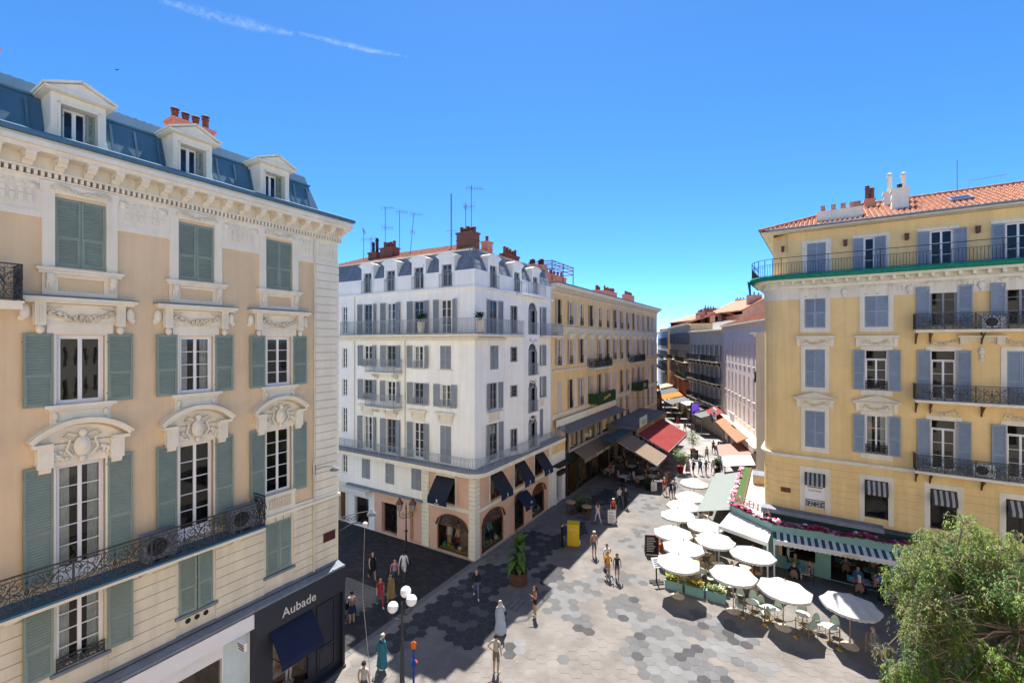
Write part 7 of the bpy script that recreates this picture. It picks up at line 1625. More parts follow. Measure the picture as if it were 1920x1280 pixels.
street_awning('bright orange awning up the shopping street', (34.9, 91.5), 6, 4.6, 4.3, 3.3, rzs, clothmat('orange_awning', (.42, .14, .012)))
street_awning('grey awning left of and beyond the orange one', (36.4, 99), 6, 4.8, 4.3, 3.2, rzs, gaw)
street_awning('grey awning right of and nearer than the orange one', (34.2, 85), 5, 4.6, 4.3, 3.2, rzs, clothmat('grey_awning_b', (.12, .125, .13)))
street_awning('pale cream awning farthest up the street', (37.8, 107), 6, 4.4, 4.6, 3.6, rzs, clothmat('cream_awning', (.4, .32, .25)))
street_awning('white awning behind the advertising screen', (33.7, 79.5), 4, 3.2, 4.4, 3.7, rzs, M['whitecloth'])
street_awning('slate awning right of the advertising screen', (33.2, 75.5), 3.6, 3.0, 4.0, 3.1, rzs, gaw)
street_awning('slate awning nearest the mauve building shop', (32.6, 71.4), 3.6, 3.0, 3.8, 2.9, rzs, clothmat('grey_awning_c', (.14, .15, .15)))
street_awning('salmon pink awning behind the restaurant roof', (26.2, 47.6), 5.6, 3.9, 3.6, 2.9, math.atan2(-17, -7), clothmat('salmon_awning', (.34, .19, .155)))
street_awning('plain white awning just beyond the restaurant roof', (22.9, 42.6), 4.0, 2.6, 3.6, 3.2, math.atan2(-17, -7), M['whitecloth'])
# aerials on the white building roof
def aerial(label, p, h, arms, lean=0):
    o = thing('roof_aerial', label, 'aerial', p); MB().tube([(0, 0, -1.0), (lean, 0, h)], .028, 5).build('mast', M['zinc2'], o)
    for (z, L, a, n) in arms:
        b = MB(); c, s = math.cos(a), math.sin(a); b.tube([(lean*z/h-c*L*.3, -s*L*.3, z), (lean*z/h+c*L*.7, s*L*.7, z)], .018, 4)
        for k in range(n): t = -.3+k/(n-1); e = .28-.12*k/n; x, y = lean*z/h+c*L*t, s*L*t; b.tube([(x+s*e*.3, y-c*e*.3, z-e), (x-s*e*.3, y+c*e*.3, z+e)], .011, 4)
        b.build('antenna', M['zinc2'], o)
WF = Face(None, ST(24.5, 0), RZS)
for (t_, y, z, h, arms, lean, l) in ((-28.0, 1.8, 22.6, 3.3, ((3.2, 1.0, 0, 5), (1.6, .9, .5, 6)), 0, 'tallest of the left cluster on the white roof'), (-29.6, 1.7, 22.2, 1.3, ((1.2, 1.2, 3, 7),), 0, 'lowest at the left of the white roof'), (-26.5, 1.9, 22.4, 3.0, ((2.9, .9, .3, 8),), 0, 'with dense comb on the white roof, middle of left cluster'), (-25.3, 1.8, 22.2, 2.8, ((2.7, .9, .2, 6), (1.3, .5, 1, 4)), .35, 'leaning right on the white roof'), (-19.1, 1.6, 23.0, 3.0, ((2.8, 1.2, .2, 7), (1.5, .8, 2.8, 5)), 0, 'with two combs above the right brick chimney'), (-19.75, 1.8, 23.0, 1.8, ((1.7, .7, 2, 4),), 0, 'short one on the right brick chimney'), (-30.5, 1.7, 22.0, 2.4, ((2.2, .5, 1.5, 6),), 0, 'leftmost thin one on the white roof')):
    aerial('thin grey television aerial ' + l, WF.w(t_, y, z), h, arms, lean)
o = thing('roof_aerial', 'single tall straight mast left of the right brick chimney', 'aerial', WF.w(-20.7, 1.3, 22.0)); MB().tube([(0, 0, -.6), (0, 0, 3.6)], .05, 6).build('mast', M['zinc2'], o); MB().tube([(-.4, 0, .9), (.4, 0, .9)], .015, 4).build('crossbar', M['zinc2'], o)
# pots on the white building balcony
for k, (f_, x, y) in enumerate(((WF, -22.0, -.45), (WF, -17.1, -.2))):
    bush('balcony_plant', ('potted agave on the corner of the upper white balcony', 'round leafy potted plant on the upper white balcony')[1-k], f_.w(x, y, 15.34), M['whitetrim'], .8, .3, .6, .3, 160, .22, 20+k, [M['leaf1'], M['hedge']])
# ------------------------------------------------------------------ people
SKIN = {'light': (.56, .36, .26), 'tan': (.43, .25, .16), 'dark': (.11, .06, .04)}
PEND = []
def pose_joints(pose, h):
    """joint name -> (x, y, z, r); the figure faces -y, feet on z = 0"""
    k = h/1.72; J = {}
    sit = pose.startswith('sit'); z = -.43 if sit else 0.0
    def s(n, x, y, zz, r): J[n] = (x*k, y*k, (zz + z)*k, r*k)
    lean = -.05 if pose in ('walk', 'walk2', 'push') else (.0 if not sit else .03)
    s('pelvis', 0, 0, .95, .125); s('belly', 0, lean*.3, 1.10, .115); s('chest', 0, lean, 1.30, .135); s('upper', 0, lean*1.1, 1.41, .105); s('neck', 0, lean*1.3, 1.49, .048); s('chin', 0, lean*1.3-.02, 1.545, .066); s('head', 0, lean*1.3-.015, 1.635, .088); s('crown', 0, lean*1.3-.005, 1.705, .062)
    for sg, n in ((-1, 'l'), (1, 'r')):
        s('sh'+n, sg*.17, lean, 1.415, .056)
        st_ = {'walk': sg, 'walk2': -sg}.get(pose, 0)
        el = (sg*.23, .03 + .09*st_, 1.14); wr = (sg*.235, -.04 + .15*st_, .90)
        if pose in ('phone', 'drink') and sg > 0: el = (sg*.24, -.02, 1.16); wr = (sg*.13, -.25, 1.28 if pose == 'phone' else 1.47)
        if pose == 'hip' and sg > 0: el = (sg*.36, .06, 1.18); wr = (sg*.2, -.02, 1.02)
        if pose == 'push': el = (sg*.23, -.05, 1.14); wr = (sg*.2, -.35, 1.05)
        if sit: el = (sg*.25, -.02, 1.15); wr = (sg*.16, -.28, 1.13 if pose != 'sit_lap' else 1.02)
        s('el'+n, *el, .040); s('wr'+n, *wr, .029)
        dx, dy, dz = wr[0]-el[0], wr[1]-el[1], wr[2]-el[2]; L = math.sqrt(dx*dx+dy*dy+dz*dz); s('ha'+n, wr[0]+dx/L*.075, wr[1]+dy/L*.075, wr[2]+dz/L*.075, .030)
        J['hd'+n] = (dx/L, dy/L, dz/L)
        if sit:
            s('hip'+n, sg*.09, -.02, .92, .092); s('kn'+n, sg*.12, -.43, .93, .06); s('an'+n, sg*.12, -.40, .51, .04); s('toe'+n, sg*.13, -.55, .465, .034)
        else:
            w_ = -st_*.2
            s('hip'+n, sg*.085, 0, .90, .098); s('kn'+n, sg*.095, w_*.7-.03, .50 if w_ >= 0 else .51, .064); s('an'+n, sg*.095, w_*1.35+.02+(.10 if w_ > 0 else 0), .085 if w_ <= 0 else .15, .042); s('toe'+n, sg*.11, w_*1.35-.13+(.10 if w_ > 0 else 0), .035 if w_ <= 0 else .07, .036)
    return J, k, z
BONES = [('pelvis', 'belly', 1), ('belly', 'chest', 1), ('chest', 'upper', 1), ('upper', 'neck', 5), ('neck', 'chin', 5), ('chin', 'head', 6), ('head', 'crown', 6)]
for n in 'lr': BONES += [('upper', 'sh'+n, 1), ('sh'+n, 'el'+n, 2), ('el'+n, 'wr'+n, 3), ('wr'+n, 'ha'+n, 7), ('pelvis', 'hip'+n, 4), ('hip'+n, 'kn'+n, 4), ('kn'+n, 'an'+n, 8), ('an'+n, 'toe'+n, 9)]
def person(label, p, face, pose='stand', h=1.72, skin='light', top=((.7, .7, .7), 'short'), bot=((.05, .05, .07), 'trousers'), shoe=(.05, .05, .05), hair=(.03, .02, .015), hl='short', dress=None, bag=None, hat=None, group='people on the square', rz=None):
    """face: compass angle the person looks to, 0 = towards the viewer (-y)"""
    J, k, dz = pose_joints(pose, h); names = [n for n in J if not n.startswith('hd')]; ix = {n: i for i, n in enumerate(names)}
    me = bpy.data.meshes.new('body'); me.from_pydata([J[n][:3] for n in names], [(ix[a], ix[b]) for a, b, _ in BONES], [])
    root = thing('person', label, 'person', p, rz if rz is not None else R(face), group); root.location.z = p.z
    o = link('body', me, root); md = o.modifiers.new('skin', 'SKIN'); md.use_smooth_shade = True; o.modifiers.new('sub', 'SUBSURF').levels = 1
    for n in names:
        v = me.skin_vertices[0].data[ix[n]]; r = J[n][3]; sx, sy = (1, 1)
        if n in ('chest', 'upper', 'belly', 'pelvis'): sx, sy = 1.12, .78
        if n in ('hal', 'har'): sx, sy = .7, 1.0
        v.radius = (r*sx, r*sy); v.use_root = n == 'pelvis'
    PEND.append((o, J, skin, top, bot, shoe))
    S = clothmat('skin_'+skin, SKIN[skin]); hm = clothmat('hair_%d%d' % (hair[0]*200, hair[1]*200), hair)
    hx, hy, hz, hr = J['head']
    if hl:
        b = MB(); n = 12
        for lv in range(5):
            a0, a1 = R(90-lv*26), R(90-(lv+1)*26)
            for j in range(n):
                t0, t1 = 2*math.pi*j/n, 2*math.pi*(j+1)/n; mid = (t0+t1)/2
                if math.sin(mid) < -.1 and lv >= (1 if math.sin(mid) < -.5 else 2): continue
                if hl == 'short' and lv == 4: continue
                q = lambda a, t: (hx+hr*1.17*math.cos(a)*math.cos(t), hy+.012+hr*1.2*math.cos(a)*math.sin(t), hz+.012+hr*1.22*math.sin(a))
                b.add([q(a0, t0), q(a0, t1), q(a1, t1), q(a1, t0)], [(0, 1, 2, 3)], 0, True)
        if hl == 'long': b.tube([(hx, hy+hr*.75, hz), (hx, hy+hr*1.15, hz-.14*k), (hx, hy+hr*1.2, hz-.3*k), (hx, hy+hr*1.0, hz-.42*k)], [.075*k, .085*k, .075*k, .02*k], 8)
        if hl == 'bun': b.ball((hx, hy+hr*1.0, hz+hr*.8), .05*k, 8, 6)
        if hl == 'scarf': b.lathe([(.02*k, .02), (.1*k, -.06), (.13*k, -.15), (.1*k, -.2)], 10, (hx, hy+.01, hz), sy=.9)
        b.build('hair' if hl != 'scarf' else 'head_scarf', hm, root)
    f_ = MB(); 
    for sg in (-1, 1): f_.ball((hx+sg*.033*k, hy-hr*.93, hz+.005), (.012*k, .008, .007*k), 6, 4, 1); f_.ball((hx+sg*hr*1.0, hy+.005, hz-.005), (.012*k, .018*k, .028*k), 6, 4, 0)
    f_.ball((hx, hy-hr*1.02, hz-.022*k), (.013*k, .02*k, .022*k), 6, 4, 0); f_.ball((hx, hy-hr*.88, hz-.058*k), (.024*k, .008, .006*k), 6, 4, 2); f_.build('face', [S, M['black'], clothmat('lips', (.3, .10, .08))], root)
    if dress:
        c, zt, zb, fl_ = dress; b = MB(); n = 20; rings = []
        zt_, zb_ = zt*k+dz*k, zb*k+dz*k
        for lv in range(7):
            t = lv/6; zz = zt_ + (zb_-zt_)*t; base = .15 if zt > 1.2 and t < .2 else (.135 if t < .25 else .16); r_ = (base + fl_*t)*k
            for j in range(n):
                a = 2*math.pi*j/n; fd = 1 + .10*t*math.sin(5*a+h*9); rings.append((r_*fd*math.cos(a)*1.08, r_*fd*math.sin(a)*.85 + (-.02 if pose.startswith('walk') else 0), zz))
        b.add(rings, [(lv*n+j, lv*n+(j+1) % n, (lv+1)*n+(j+1) % n, (lv+1)*n+j) for lv in range(6) for j in range(n)], 0, True); b.build('dress' if zt > 1.2 else 'skirt', clothmat('c%02d%02d%02d' % tuple(int(q*99) for q in c), c), root)
    if bag:
        c, kind = bag; b = MB(); x, y, z_, _ = J['hal']
        if kind == 'hand': b.box(x-.05, x+.05, y-.14, y+.14, z_-.36, z_-.12); b.tube([(x, y-.1, z_-.12), (x, y-.06, z_+.02), (x, y+.06, z_+.02), (x, y+.1, z_-.12)], .01, 4)
        else: cx, cy, cz, _ = J['chest']; b.ball((cx, cy+.2*k, cz-.08*k), (.15*k, .11*k, .2*k), 10, 8); b.tube([(cx-.1*k, cy+.14*k, cz), (cx-.11*k, cy-.06*k, cz+.14*k), (cx-.1*k, cy-.14*k, cz)], .015, 5); b.tube([(cx+.1*k, cy+.14*k, cz), (cx+.11*k, cy-.06*k, cz+.14*k), (cx+.1*k, cy-.14*k, cz)], .015, 5)
        b.build('handbag' if kind == 'hand' else 'backpack', clothmat('c%02d%02d%02d' % tuple(int(q*99) for q in c), c), root)
    if hat: MB().lathe([(hr*1.9 if hat[1] == 'brim' else hr*1.25, hr*.45), (hr*1.2, hr*.5), (hr*1.1, hr*1.2), (.02, hr*1.35)], 14, (hx, hy, hz)).build('hat', clothmat('c%02d%02d%02d' % tuple(int(q*99) for q in hat[0]), hat[0]), root)
    if pose == 'phone': x, y, z_, _ = J['har']; MB().box(x-.04, x+.04, y-.03, y-.015, z_-.05, z_+.1).build('phone', M['black'], root)
    return root
def finish_people():
    dg = bpy.context.evaluated_depsgraph_get(); dg.update()
    for (o, J, skin, top, bot, shoe) in PEND:
        me = bpy.data.meshes.new_from_object(o.evaluated_get(dg)); old = o.data; o.modifiers.clear(); o.data = me; bpy.data.meshes.remove(old)
        cm = lambda c: clothmat('c%02d%02d%02d' % tuple(int(q*99) for q in c), c)
        S = clothmat('skin_'+skin, SKIN[skin]); me.materials.clear()
        for q in (S, cm(top[0]) if top[0] else S, cm(bot[0]) if bot[0] else S, cm(shoe)): me.materials.append(q)
        n = len(me.polygons); C = np.zeros(n*3); me.polygons.foreach_get('center', C); C = C.reshape(n, 3)
        best = np.full(n, 1e9); lab = np.zeros(n, int); par = np.zeros(n)
        for a, b, l in BONES:
            A, B = np.array(J[a][:3]), np.array(J[b][:3]); d = B-A; t = np.clip(((C-A)@d)/(d@d), 0, 1); ds = np.linalg.norm(C-(A+t[:, None]*d), axis=1) - .4*(J[a][3]*(1-t)+J[b][3]*t); m = ds < best; best[m] = ds[m]; lab[m] = l; par[m] = t[m]
        sl = np.zeros(n, int)
        if top[1] != 'none': sl[lab == 1] = 1
        if top[1] == 'short': sl[(lab == 2) & (par < .75)] = 1
        if top[1] == 'long': sl[(lab == 2) | (lab == 3)] = 1
        kb = bot[1]
        pel = (lab == 4) | ((lab == 1) & (C[:, 2] < J['pelvis'][2] + .06)); 
        if kb != 'none':
            thigh = (lab == 4) & ((par < (.85 if kb == 'shorts' else (.45 if kb == 'mini' else 2))) | (C[:, 2] > J['pelvis'][2]-.1)); sl[thigh] = 2; sl[(lab == 1) & (C[:, 2] < J['pelvis'][2] + .05)] = 2
            if kb == 'trousers': sl[lab == 8] = 2
        sl[lab == 9] = 3
        me.polygons.foreach_set('material_index', sl.astype(np.int32)); me.update()
        # hands: palm carries four unequal fingers and a thumb
        b = MB()
        for nn, sg in (('l', -1), ('r', 1)):
            hx, hy, hz, _ = J['ha'+nn]; d = Vector(J['hd'+nn]); side = d.cross(Vector((1, 0, 0))).normalized() if abs(d.x) < .9 else Vector((0, 1, 0)); c = Vector((hx, hy, hz)); inn = Vector((-sg, 0, 0))
            for i, L in enumerate((.062, .072, .068, .052)):
                p = c + side*(.021-.014*i) + d*.012; b.tube([p, p + d*L*.5 + inn*.006, p + d*L*.8 + inn*.026], [.0085, .008, .006], 5)
            p = c + side*.028 - d*.03; b.tube([p, p + side*.02 + d*.03 + inn*.01, p + side*.018 + d*.055 + inn*.018], [.010, .009, .007], 5)
        b.build('hand_fingers', S, o.parent)
P = person
W_, BK, NV = (.72, .71, .69), (.015, .015, .018), (.02, .03, .07)
P('man in grey shirt and olive shorts standing at the bottom of the square', G(930, 1263), 160, 'hip', 1.76, 'tan', ((.33, .32, .28), 'short'), ((.15, .13, .09), 'shorts'), (.45, .5, .25))
P('person in a long pale blue coat over a white robe', G(938, 1189), 15, 'drink', 1.7, 'light', ((.30, .37, .48), 'long'), (W_, 'trousers'), BK, (.55, .47, .45), 'scarf', ((.36, .43, .53), 1.40, .10, .13))
P('woman in rust top and black shorts looking at her phone', G(1003, 1156), -70, 'phone', 1.68, 'tan', ((.35, .14, .06), 'tank'), (BK, 'mini'), (.5, .4, .3), (.03, .018, .012), 'long')
P('shirtless man in grey shorts and cap near the yellow box', G(1114, 1043), 5, 'stand', 1.74, 'tan', (None, 'none'), ((.10, .11, .13), 'shorts'), (.3, .25, .2), (.2, .15, .1), 'short', hat=((.5, .42, .3), 'cap'))
P('young man in white shirt with crossed bag strap and black trousers', G(1138, 1070), 20, 'drink', 1.72, 'tan', (W_, 'short'), (BK, 'shorts'), BK)
P('woman in bright orange top and short skirt holding a phone', G(1140, 1084), 10, 'phone', 1.64, 'light', ((.68, .27, .02), 'short'), ((.3, .2, .14), 'mini'), (.5, .4, .3), (.1, .05, .03), 'long', bag=(NV, 'hand'))
P('woman in black top and denim shorts walking beside the one in orange', G(1157, 1088), -15, 'walk', 1.68, 'tan', (BK, 'tank'), ((.09, .12, .17), 'mini'), (.6, .5, .4), (.03, .015, .01), 'long')
P('woman in a long teal blue dress near the globe lamp', G(716, 1259), 140, 'walk', 1.68, 'tan', ((.03, .16, .22), 'long'), ((.03, .16, .22), 'trousers'), (.4, .25, .15), (.55, .5, .42), 'bun', ((.03, .17, .24), 1.38, .28, .10))
P('man in grey shirt cut off by the bottom edge of the picture', Vector((-6.05, 18.3, 0)), 170, 'stand', 1.74, 'tan', ((.35, .34, .33), 'short'), ((.06, .06, .07), 'trousers'))
P('woman in white top and navy skirt pushing a stroller', G(660, 1168), -150, 'push', 1.66, 'light', (W_, 'tank'), (NV, 'mini'), (.5, .4, .3), (.02, .015, .012), 'bun', (NV, 1.0, .62, .06), bag=((.3, .15, .1), 'pack'))
P('woman in red outfit with a green bag', G(713, 1137), 30, 'walk', 1.66, 'light', ((.42, .05, .06), 'short'), ((.45, .05, .07), 'trousers'), W_, (.14, .04, .02), 'long', bag=((.03, .15, .11), 'hand'))
P('woman in an olive gold dress beside the one in red', G(734, 1129), -20, 'walk2', 1.68, 'tan', ((.26, .19, .07), 'short'), ((.26, .19, .07), 'none'), BK, (.02, .015, .01), 'long', ((.27, .20, .08), 1.38, .35, .10), bag=(BK, 'hand'))
P('woman in a black dress on the pale patch of the side street', G(698, 1086), 40, 'walk', 1.7, 'light', (BK, 'tank'), (BK, 'mini'), (.3, .2, .1), (.35, .28, .2), 'short', (BK, 1.38, .6, .08), bag=(BK, 'hand'))
P('man in white shirt and shorts below the lantern post', G(757, 1087), 175, 'walk', 1.78, 'dark', (W_, 'long'), (W_, 'shorts'), (.3, .2, .12), BK)
P('woman in pink top and jeans beside the man in white', G(740, 1098), 20, 'walk2', 1.66, 'light', ((.50, .27, .33), 'short'), ((.05, .09, .16), 'trousers'), BK, (.04, .02, .015), 'short')
P('woman in black sweater and jeans walking in the dark hexagons', G(893, 1121), 10, 'walk', 1.66, 'light', (BK, 'long'), ((.10, .14, .21), 'trousers'), W_, (.35, .24, .13), 'short')
P('person in black standing behind the yellow box', G(1054, 1026), 100, 'drink', 1.76, 'light', (BK, 'long'), (BK, 'trousers'), BK, BK)
P('woman in white with a pink bag in the shade', G(1121, 979), 200, 'walk', 1.66, 'light', ((.66, .58, .54), 'tank'), ((.66, .58, .54), 'trousers'), W_, (.2, .03, .02), 'long', bag=((.55, .03, .18), 'hand'))
P('person in red apron and pale cap behind the dessert board', G(1150, 972), 0, 'stand', 1.68, 'light', ((.45, .06, .04), 'short'), (BK, 'trousers'), BK, (.5, .45, .4), 'short', hat=((.6, .55, .5), 'cap'))
P('woman in white shirt and black trousers walking in the shade', G(1161, 948), 10, 'walk', 1.7, 'light', (W_, 'short'), (BK, 'trousers'), BK, (.03, .02, .012), 'long', group='people up the street')
P('man in dark suit and white shirt walking in the shade', G(1173, 952), -5, 'walk2', 1.78, 'light', (BK, 'long'), (BK, 'trousers'), BK, BK, group='people up the street')
P('woman in bright red top and pale shorts near the terrace', G(1246, 928), 180, 'walk', 1.68, 'light', ((.55, .02, .03), 'short'), ((.6, .5, .42), 'shorts'), W_, (.6, .45, .25), 'long', group='people up the street')
P('person in navy shirt and shorts behind the woman in red', G(1258, 935), 170, 'walk', 1.72, 'light', (NV, 'short'), (NV, 'shorts'), BK, group='people up the street')
P('person in grey vest beside the one in navy', G(1265, 931), 175, 'walk2', 1.7, 'light', ((.4, .36, .36), 'tank'), ((.1, .12, .18), 'shorts'), W_, group='people up the street')
P('woman in a dusty pink dress, leftmost of the five walking abreast', G(1290, 887), 185, 'walk', 1.66, 'light', ((.42, .22, .25), 'short'), ((.42, .22, .25), 'none'), BK, (.6, .5, .35), 'long', ((.42, .22, .25), 1.38, .25, .12), group='people up the street')
P('man in white shirt with black backpack, second of the five abreast', G(1300, 890), 180, 'walk2', 1.76, 'light', (W_, 'short'), (BK, 'shorts'), BK, hat=(W_, 'cap'), bag=(BK, 'pack'), group='people up the street')
P('man in blue shirt with blue backpack, middle of the five abreast', G(1313, 890), 178, 'walk', 1.76, 'light', (NV, 'short'), (NV, 'shorts'), BK, bag=((.02, .1, .35), 'pack'), group='people up the street')
P('woman in black top and grey shorts, fourth of the five abreast', G(1324, 891), 182, 'walk2', 1.66, 'light', (BK, 'short'), ((.4, .38, .36), 'shorts'), BK, (.03, .02, .012), 'long', group='people up the street')
P('person in white with a white sun hat, rightmost of the five abreast', G(1337, 889), 180, 'walk', 1.68, 'light', (W_, 'short'), (W_, 'shorts'), W_, hat=(W_, 'brim'), group='people up the street')
P('shirtless man in blue shorts walking towards the square', G(1325, 863), 0, 'walk', 1.74, 'tan', (None, 'none'), ((.04, .09, .2), 'shorts'), BK, group='people up the street')
P('man in brown shirt, left of the pair near the salmon awning', G(1338, 850), 175, 'walk', 1.76, 'tan', ((.2, .12, .08), 'short'), (BK, 'shorts'), BK, group='people up the street')
P('woman in a brown dress, right of the pair near the salmon awning', G(1347, 852), 180, 'walk2', 1.66, 'tan', ((.26, .15, .10), 'tank'), ((.26, .15, .1), 'none'), BK, (.02, .012, .01), 'long', ((.26, .15, .1), 1.38, .5, .06), group='people up the street')
P('person in a crimson dress alone in the sunny street', G(1271, 799), 180, 'walk', 1.7, 'light', ((.45, .02, .07), 'short'), ((.45, .02, .07), 'none'), BK, (.02, .015, .01), 'short', ((.45, .02, .07), 1.38, .5, .08), group='people up the street')
P('woman in grey top, left of the pair below the advertising screen', G(1284, 810), 0, 'walk', 1.68, 'tan', ((.2, .19, .18), 'tank'), ((.3, .2, .15), 'shorts'), BK, (.03, .02, .015), 'long', group='people up the street')
P('woman in a brown dress, right of the pair below the advertising screen', G(1297, 811), -10, 'walk2', 1.68, 'tan', ((.22, .15, .1), 'tank'), ((.22, .15, .1), 'mini'), BK, (.03, .02, .015), 'long', ((.22, .15, .1), 1.0, .55, .06), group='people up the street')
rr = random.Random(31); cols = [((.5, .05, .05), 'red'), (W_, 'white'), (NV, 'navy'), (BK, 'black'), ((.05, .15, .3), 'blue'), ((.5, .42, .3), 'beige'), ((.2, .2, .2), 'grey'), ((.1, .2, .1), 'green'), ((.5, .25, .3), 'pink')]
far = [(1247, 770), (1252, 768), (1240, 758), (1244, 752), (1256, 778), (1238, 745), (1243, 741), (1249, 748), (1236, 736), (1241, 733), (1246, 737), (1251, 760), (1261, 781), (1239, 765), (1255, 742)]
for k, (u, v) in enumerate(far):
    c, nm = cols[k % 9]; P('far off walker in %s top, %s in the distant street crowd' % (nm, ('nearest pair left', 'nearest pair right', 'left middle', 'middle', 'right front', 'left back', 'back middle', 'back right', 'farthest left', 'farthest middle', 'farthest right', 'right middle', 'front right edge', 'left front', 'rear right edge')[k]), G(u, v), rr.choice((0, 180, 170, 10)), rr.choice(('walk', 'walk2')), rr.uniform(1.6, 1.8), rr.choice(('light', 'tan')), (c, 'short'), (rr.choice((BK, NV, (.4, .35, .3))), rr.choice(('shorts', 'trousers'))), BK, rr.choice(((.03, .02, .015), (.3, .2, .1))), rr.choice(('short', 'long')), group='people far up the street')
# waiter and diners
P('waiter in pale shirt standing under the striped awning', G(1478, 1070), 60, 'phone', 1.76, 'light', ((.55, .53, .52), 'long'), (BK, 'trousers'), BK, group='restaurant guests and staff')
P('waiter in blue shirt standing beside the pepper tree', G(1652, 1128), 120, 'drink', 1.76, 'tan', ((.02, .1, .28), 'short'), (BK, 'trousers'), BK, group='restaurant guests and staff')
def diners(tabs, rz, side, names, group, seed):
    rr = random.Random(seed); n = 0
    for i, p in enumerate(tabs):
        for a in ((0, 180) if i % 3 else (0, 180, 90)):
            if rr.random() < .12 or n >= len(names): continue
            w_ = rz + R(a); q = Vector(p) + Vector((math.sin(w_), -math.cos(w_), 0))*.60*(1.25 if a % 180 else 1.0); c, nm = cols[(n*4+seed) % 9]
            P('seated guest in %s top %s' % (nm, names[n]), q, 0, 'sit', 1.7, rr.choice(('light', 'tan')), (c, rr.choice(('short', 'long', 'tank'))), (rr.choice((BK, NV, (.4, .35, .3))), 'trousers'), BK, rr.choice(((.03, .02, .015), (.3, .2, .1), (.5, .48, .45))), rr.choice(('short', 'long', 'bun')), group=group, rz=w_ + math.pi); n += 1
ordw = 'first second third fourth fifth sixth seventh eighth ninth tenth eleventh twelfth thirteenth fourteenth fifteenth sixteenth seventeenth eighteenth'.split()
diners(MT, RZR, 1, ['at a blue table, %s from the awning post' % q for q in ordw[:16]], 'restaurant guests and staff', 3)
diners(LT, RZL, 1, ['on the taupe awning terrace, %s from the dark shop front' % q for q in ordw], 'guests on the left terrace', 5)
P('guest in orange top at a table among the white parasols', Vector((14.6, 27.25, 0)), 0, 'sit', 1.7, 'tan', ((.62, .14, .02), 'short'), (BK, 'trousers'), BK, (.1, .04, .02), 'long', group='restaurant guests and staff', rz=math.pi+.2)
P('guest in white shirt seated behind the second front parasol', Vector((13.3, 26.6, 0)), 0, 'sit', 1.7, 'light', (W_, 'short'), (BK, 'trousers'), BK, group='restaurant guests and staff', rz=0)
sp = ST(27.0, 3.75); P('woman in grey sweater sitting beside the rightmost front parasol', sp, 20, 'sit_lap', 1.66, 'light', ((.22, .23, .22), 'long'), ((.3, .34, .42), 'shorts'), W_, (.5, .42, .3), 'short', group='restaurant guests and staff')
put(chr_, sp + Vector((0, .02, 0)), R(20), 'rattan chair under the woman in grey sweater', 'chair', 'restaurant chairs')
finish_people()
# stroller
o = thing('stroller', 'black pushchair pushed by the woman in navy skirt', 'stroller', G(660, 1168) + Vector((math.sin(R(-150)), -math.cos(R(-150)), 0))*.85, R(-150))
MB().slab([(-.2, -.3, .45), (.2, -.3, .45), (.2, .1, .4), (-.2, .1, .4)], .06).slab([(-.2, .1, .4), (.2, .1, .4), (.2, .25, .85), (-.2, .25, .85)], .06).build('seat', M['navytop'], o)
MB().lathe([(.26, 0), (.25, .1), (.18, .2), (.02, .26)], 12, (0, .12, .75)).build('hood', M['black'], o)
MB().tube([(-.22, .3, .95), (-.22, .42, 1.05), (.22, .42, 1.05), (.22, .3, .95)], .018, 6).tube([(-.22, .3, .95), (-.24, -.3, .15)], .015, 5).tube([(.22, .3, .95), (.24, -.3, .15)], .015, 5).tube([(-.22, -.1, .5), (-.24, .3, .15)], .015, 5).tube([(.22, -.1, .5), (.24, .3, .15)], .015, 5).build('frame', M['zinc2'], o)
for x in (-.25, .25):
    for y in (-.32, .32): MB().tube([(x-.02, y, .13), (x+.02, y, .13)], .13, 12).build('wheel', M['black'], o)
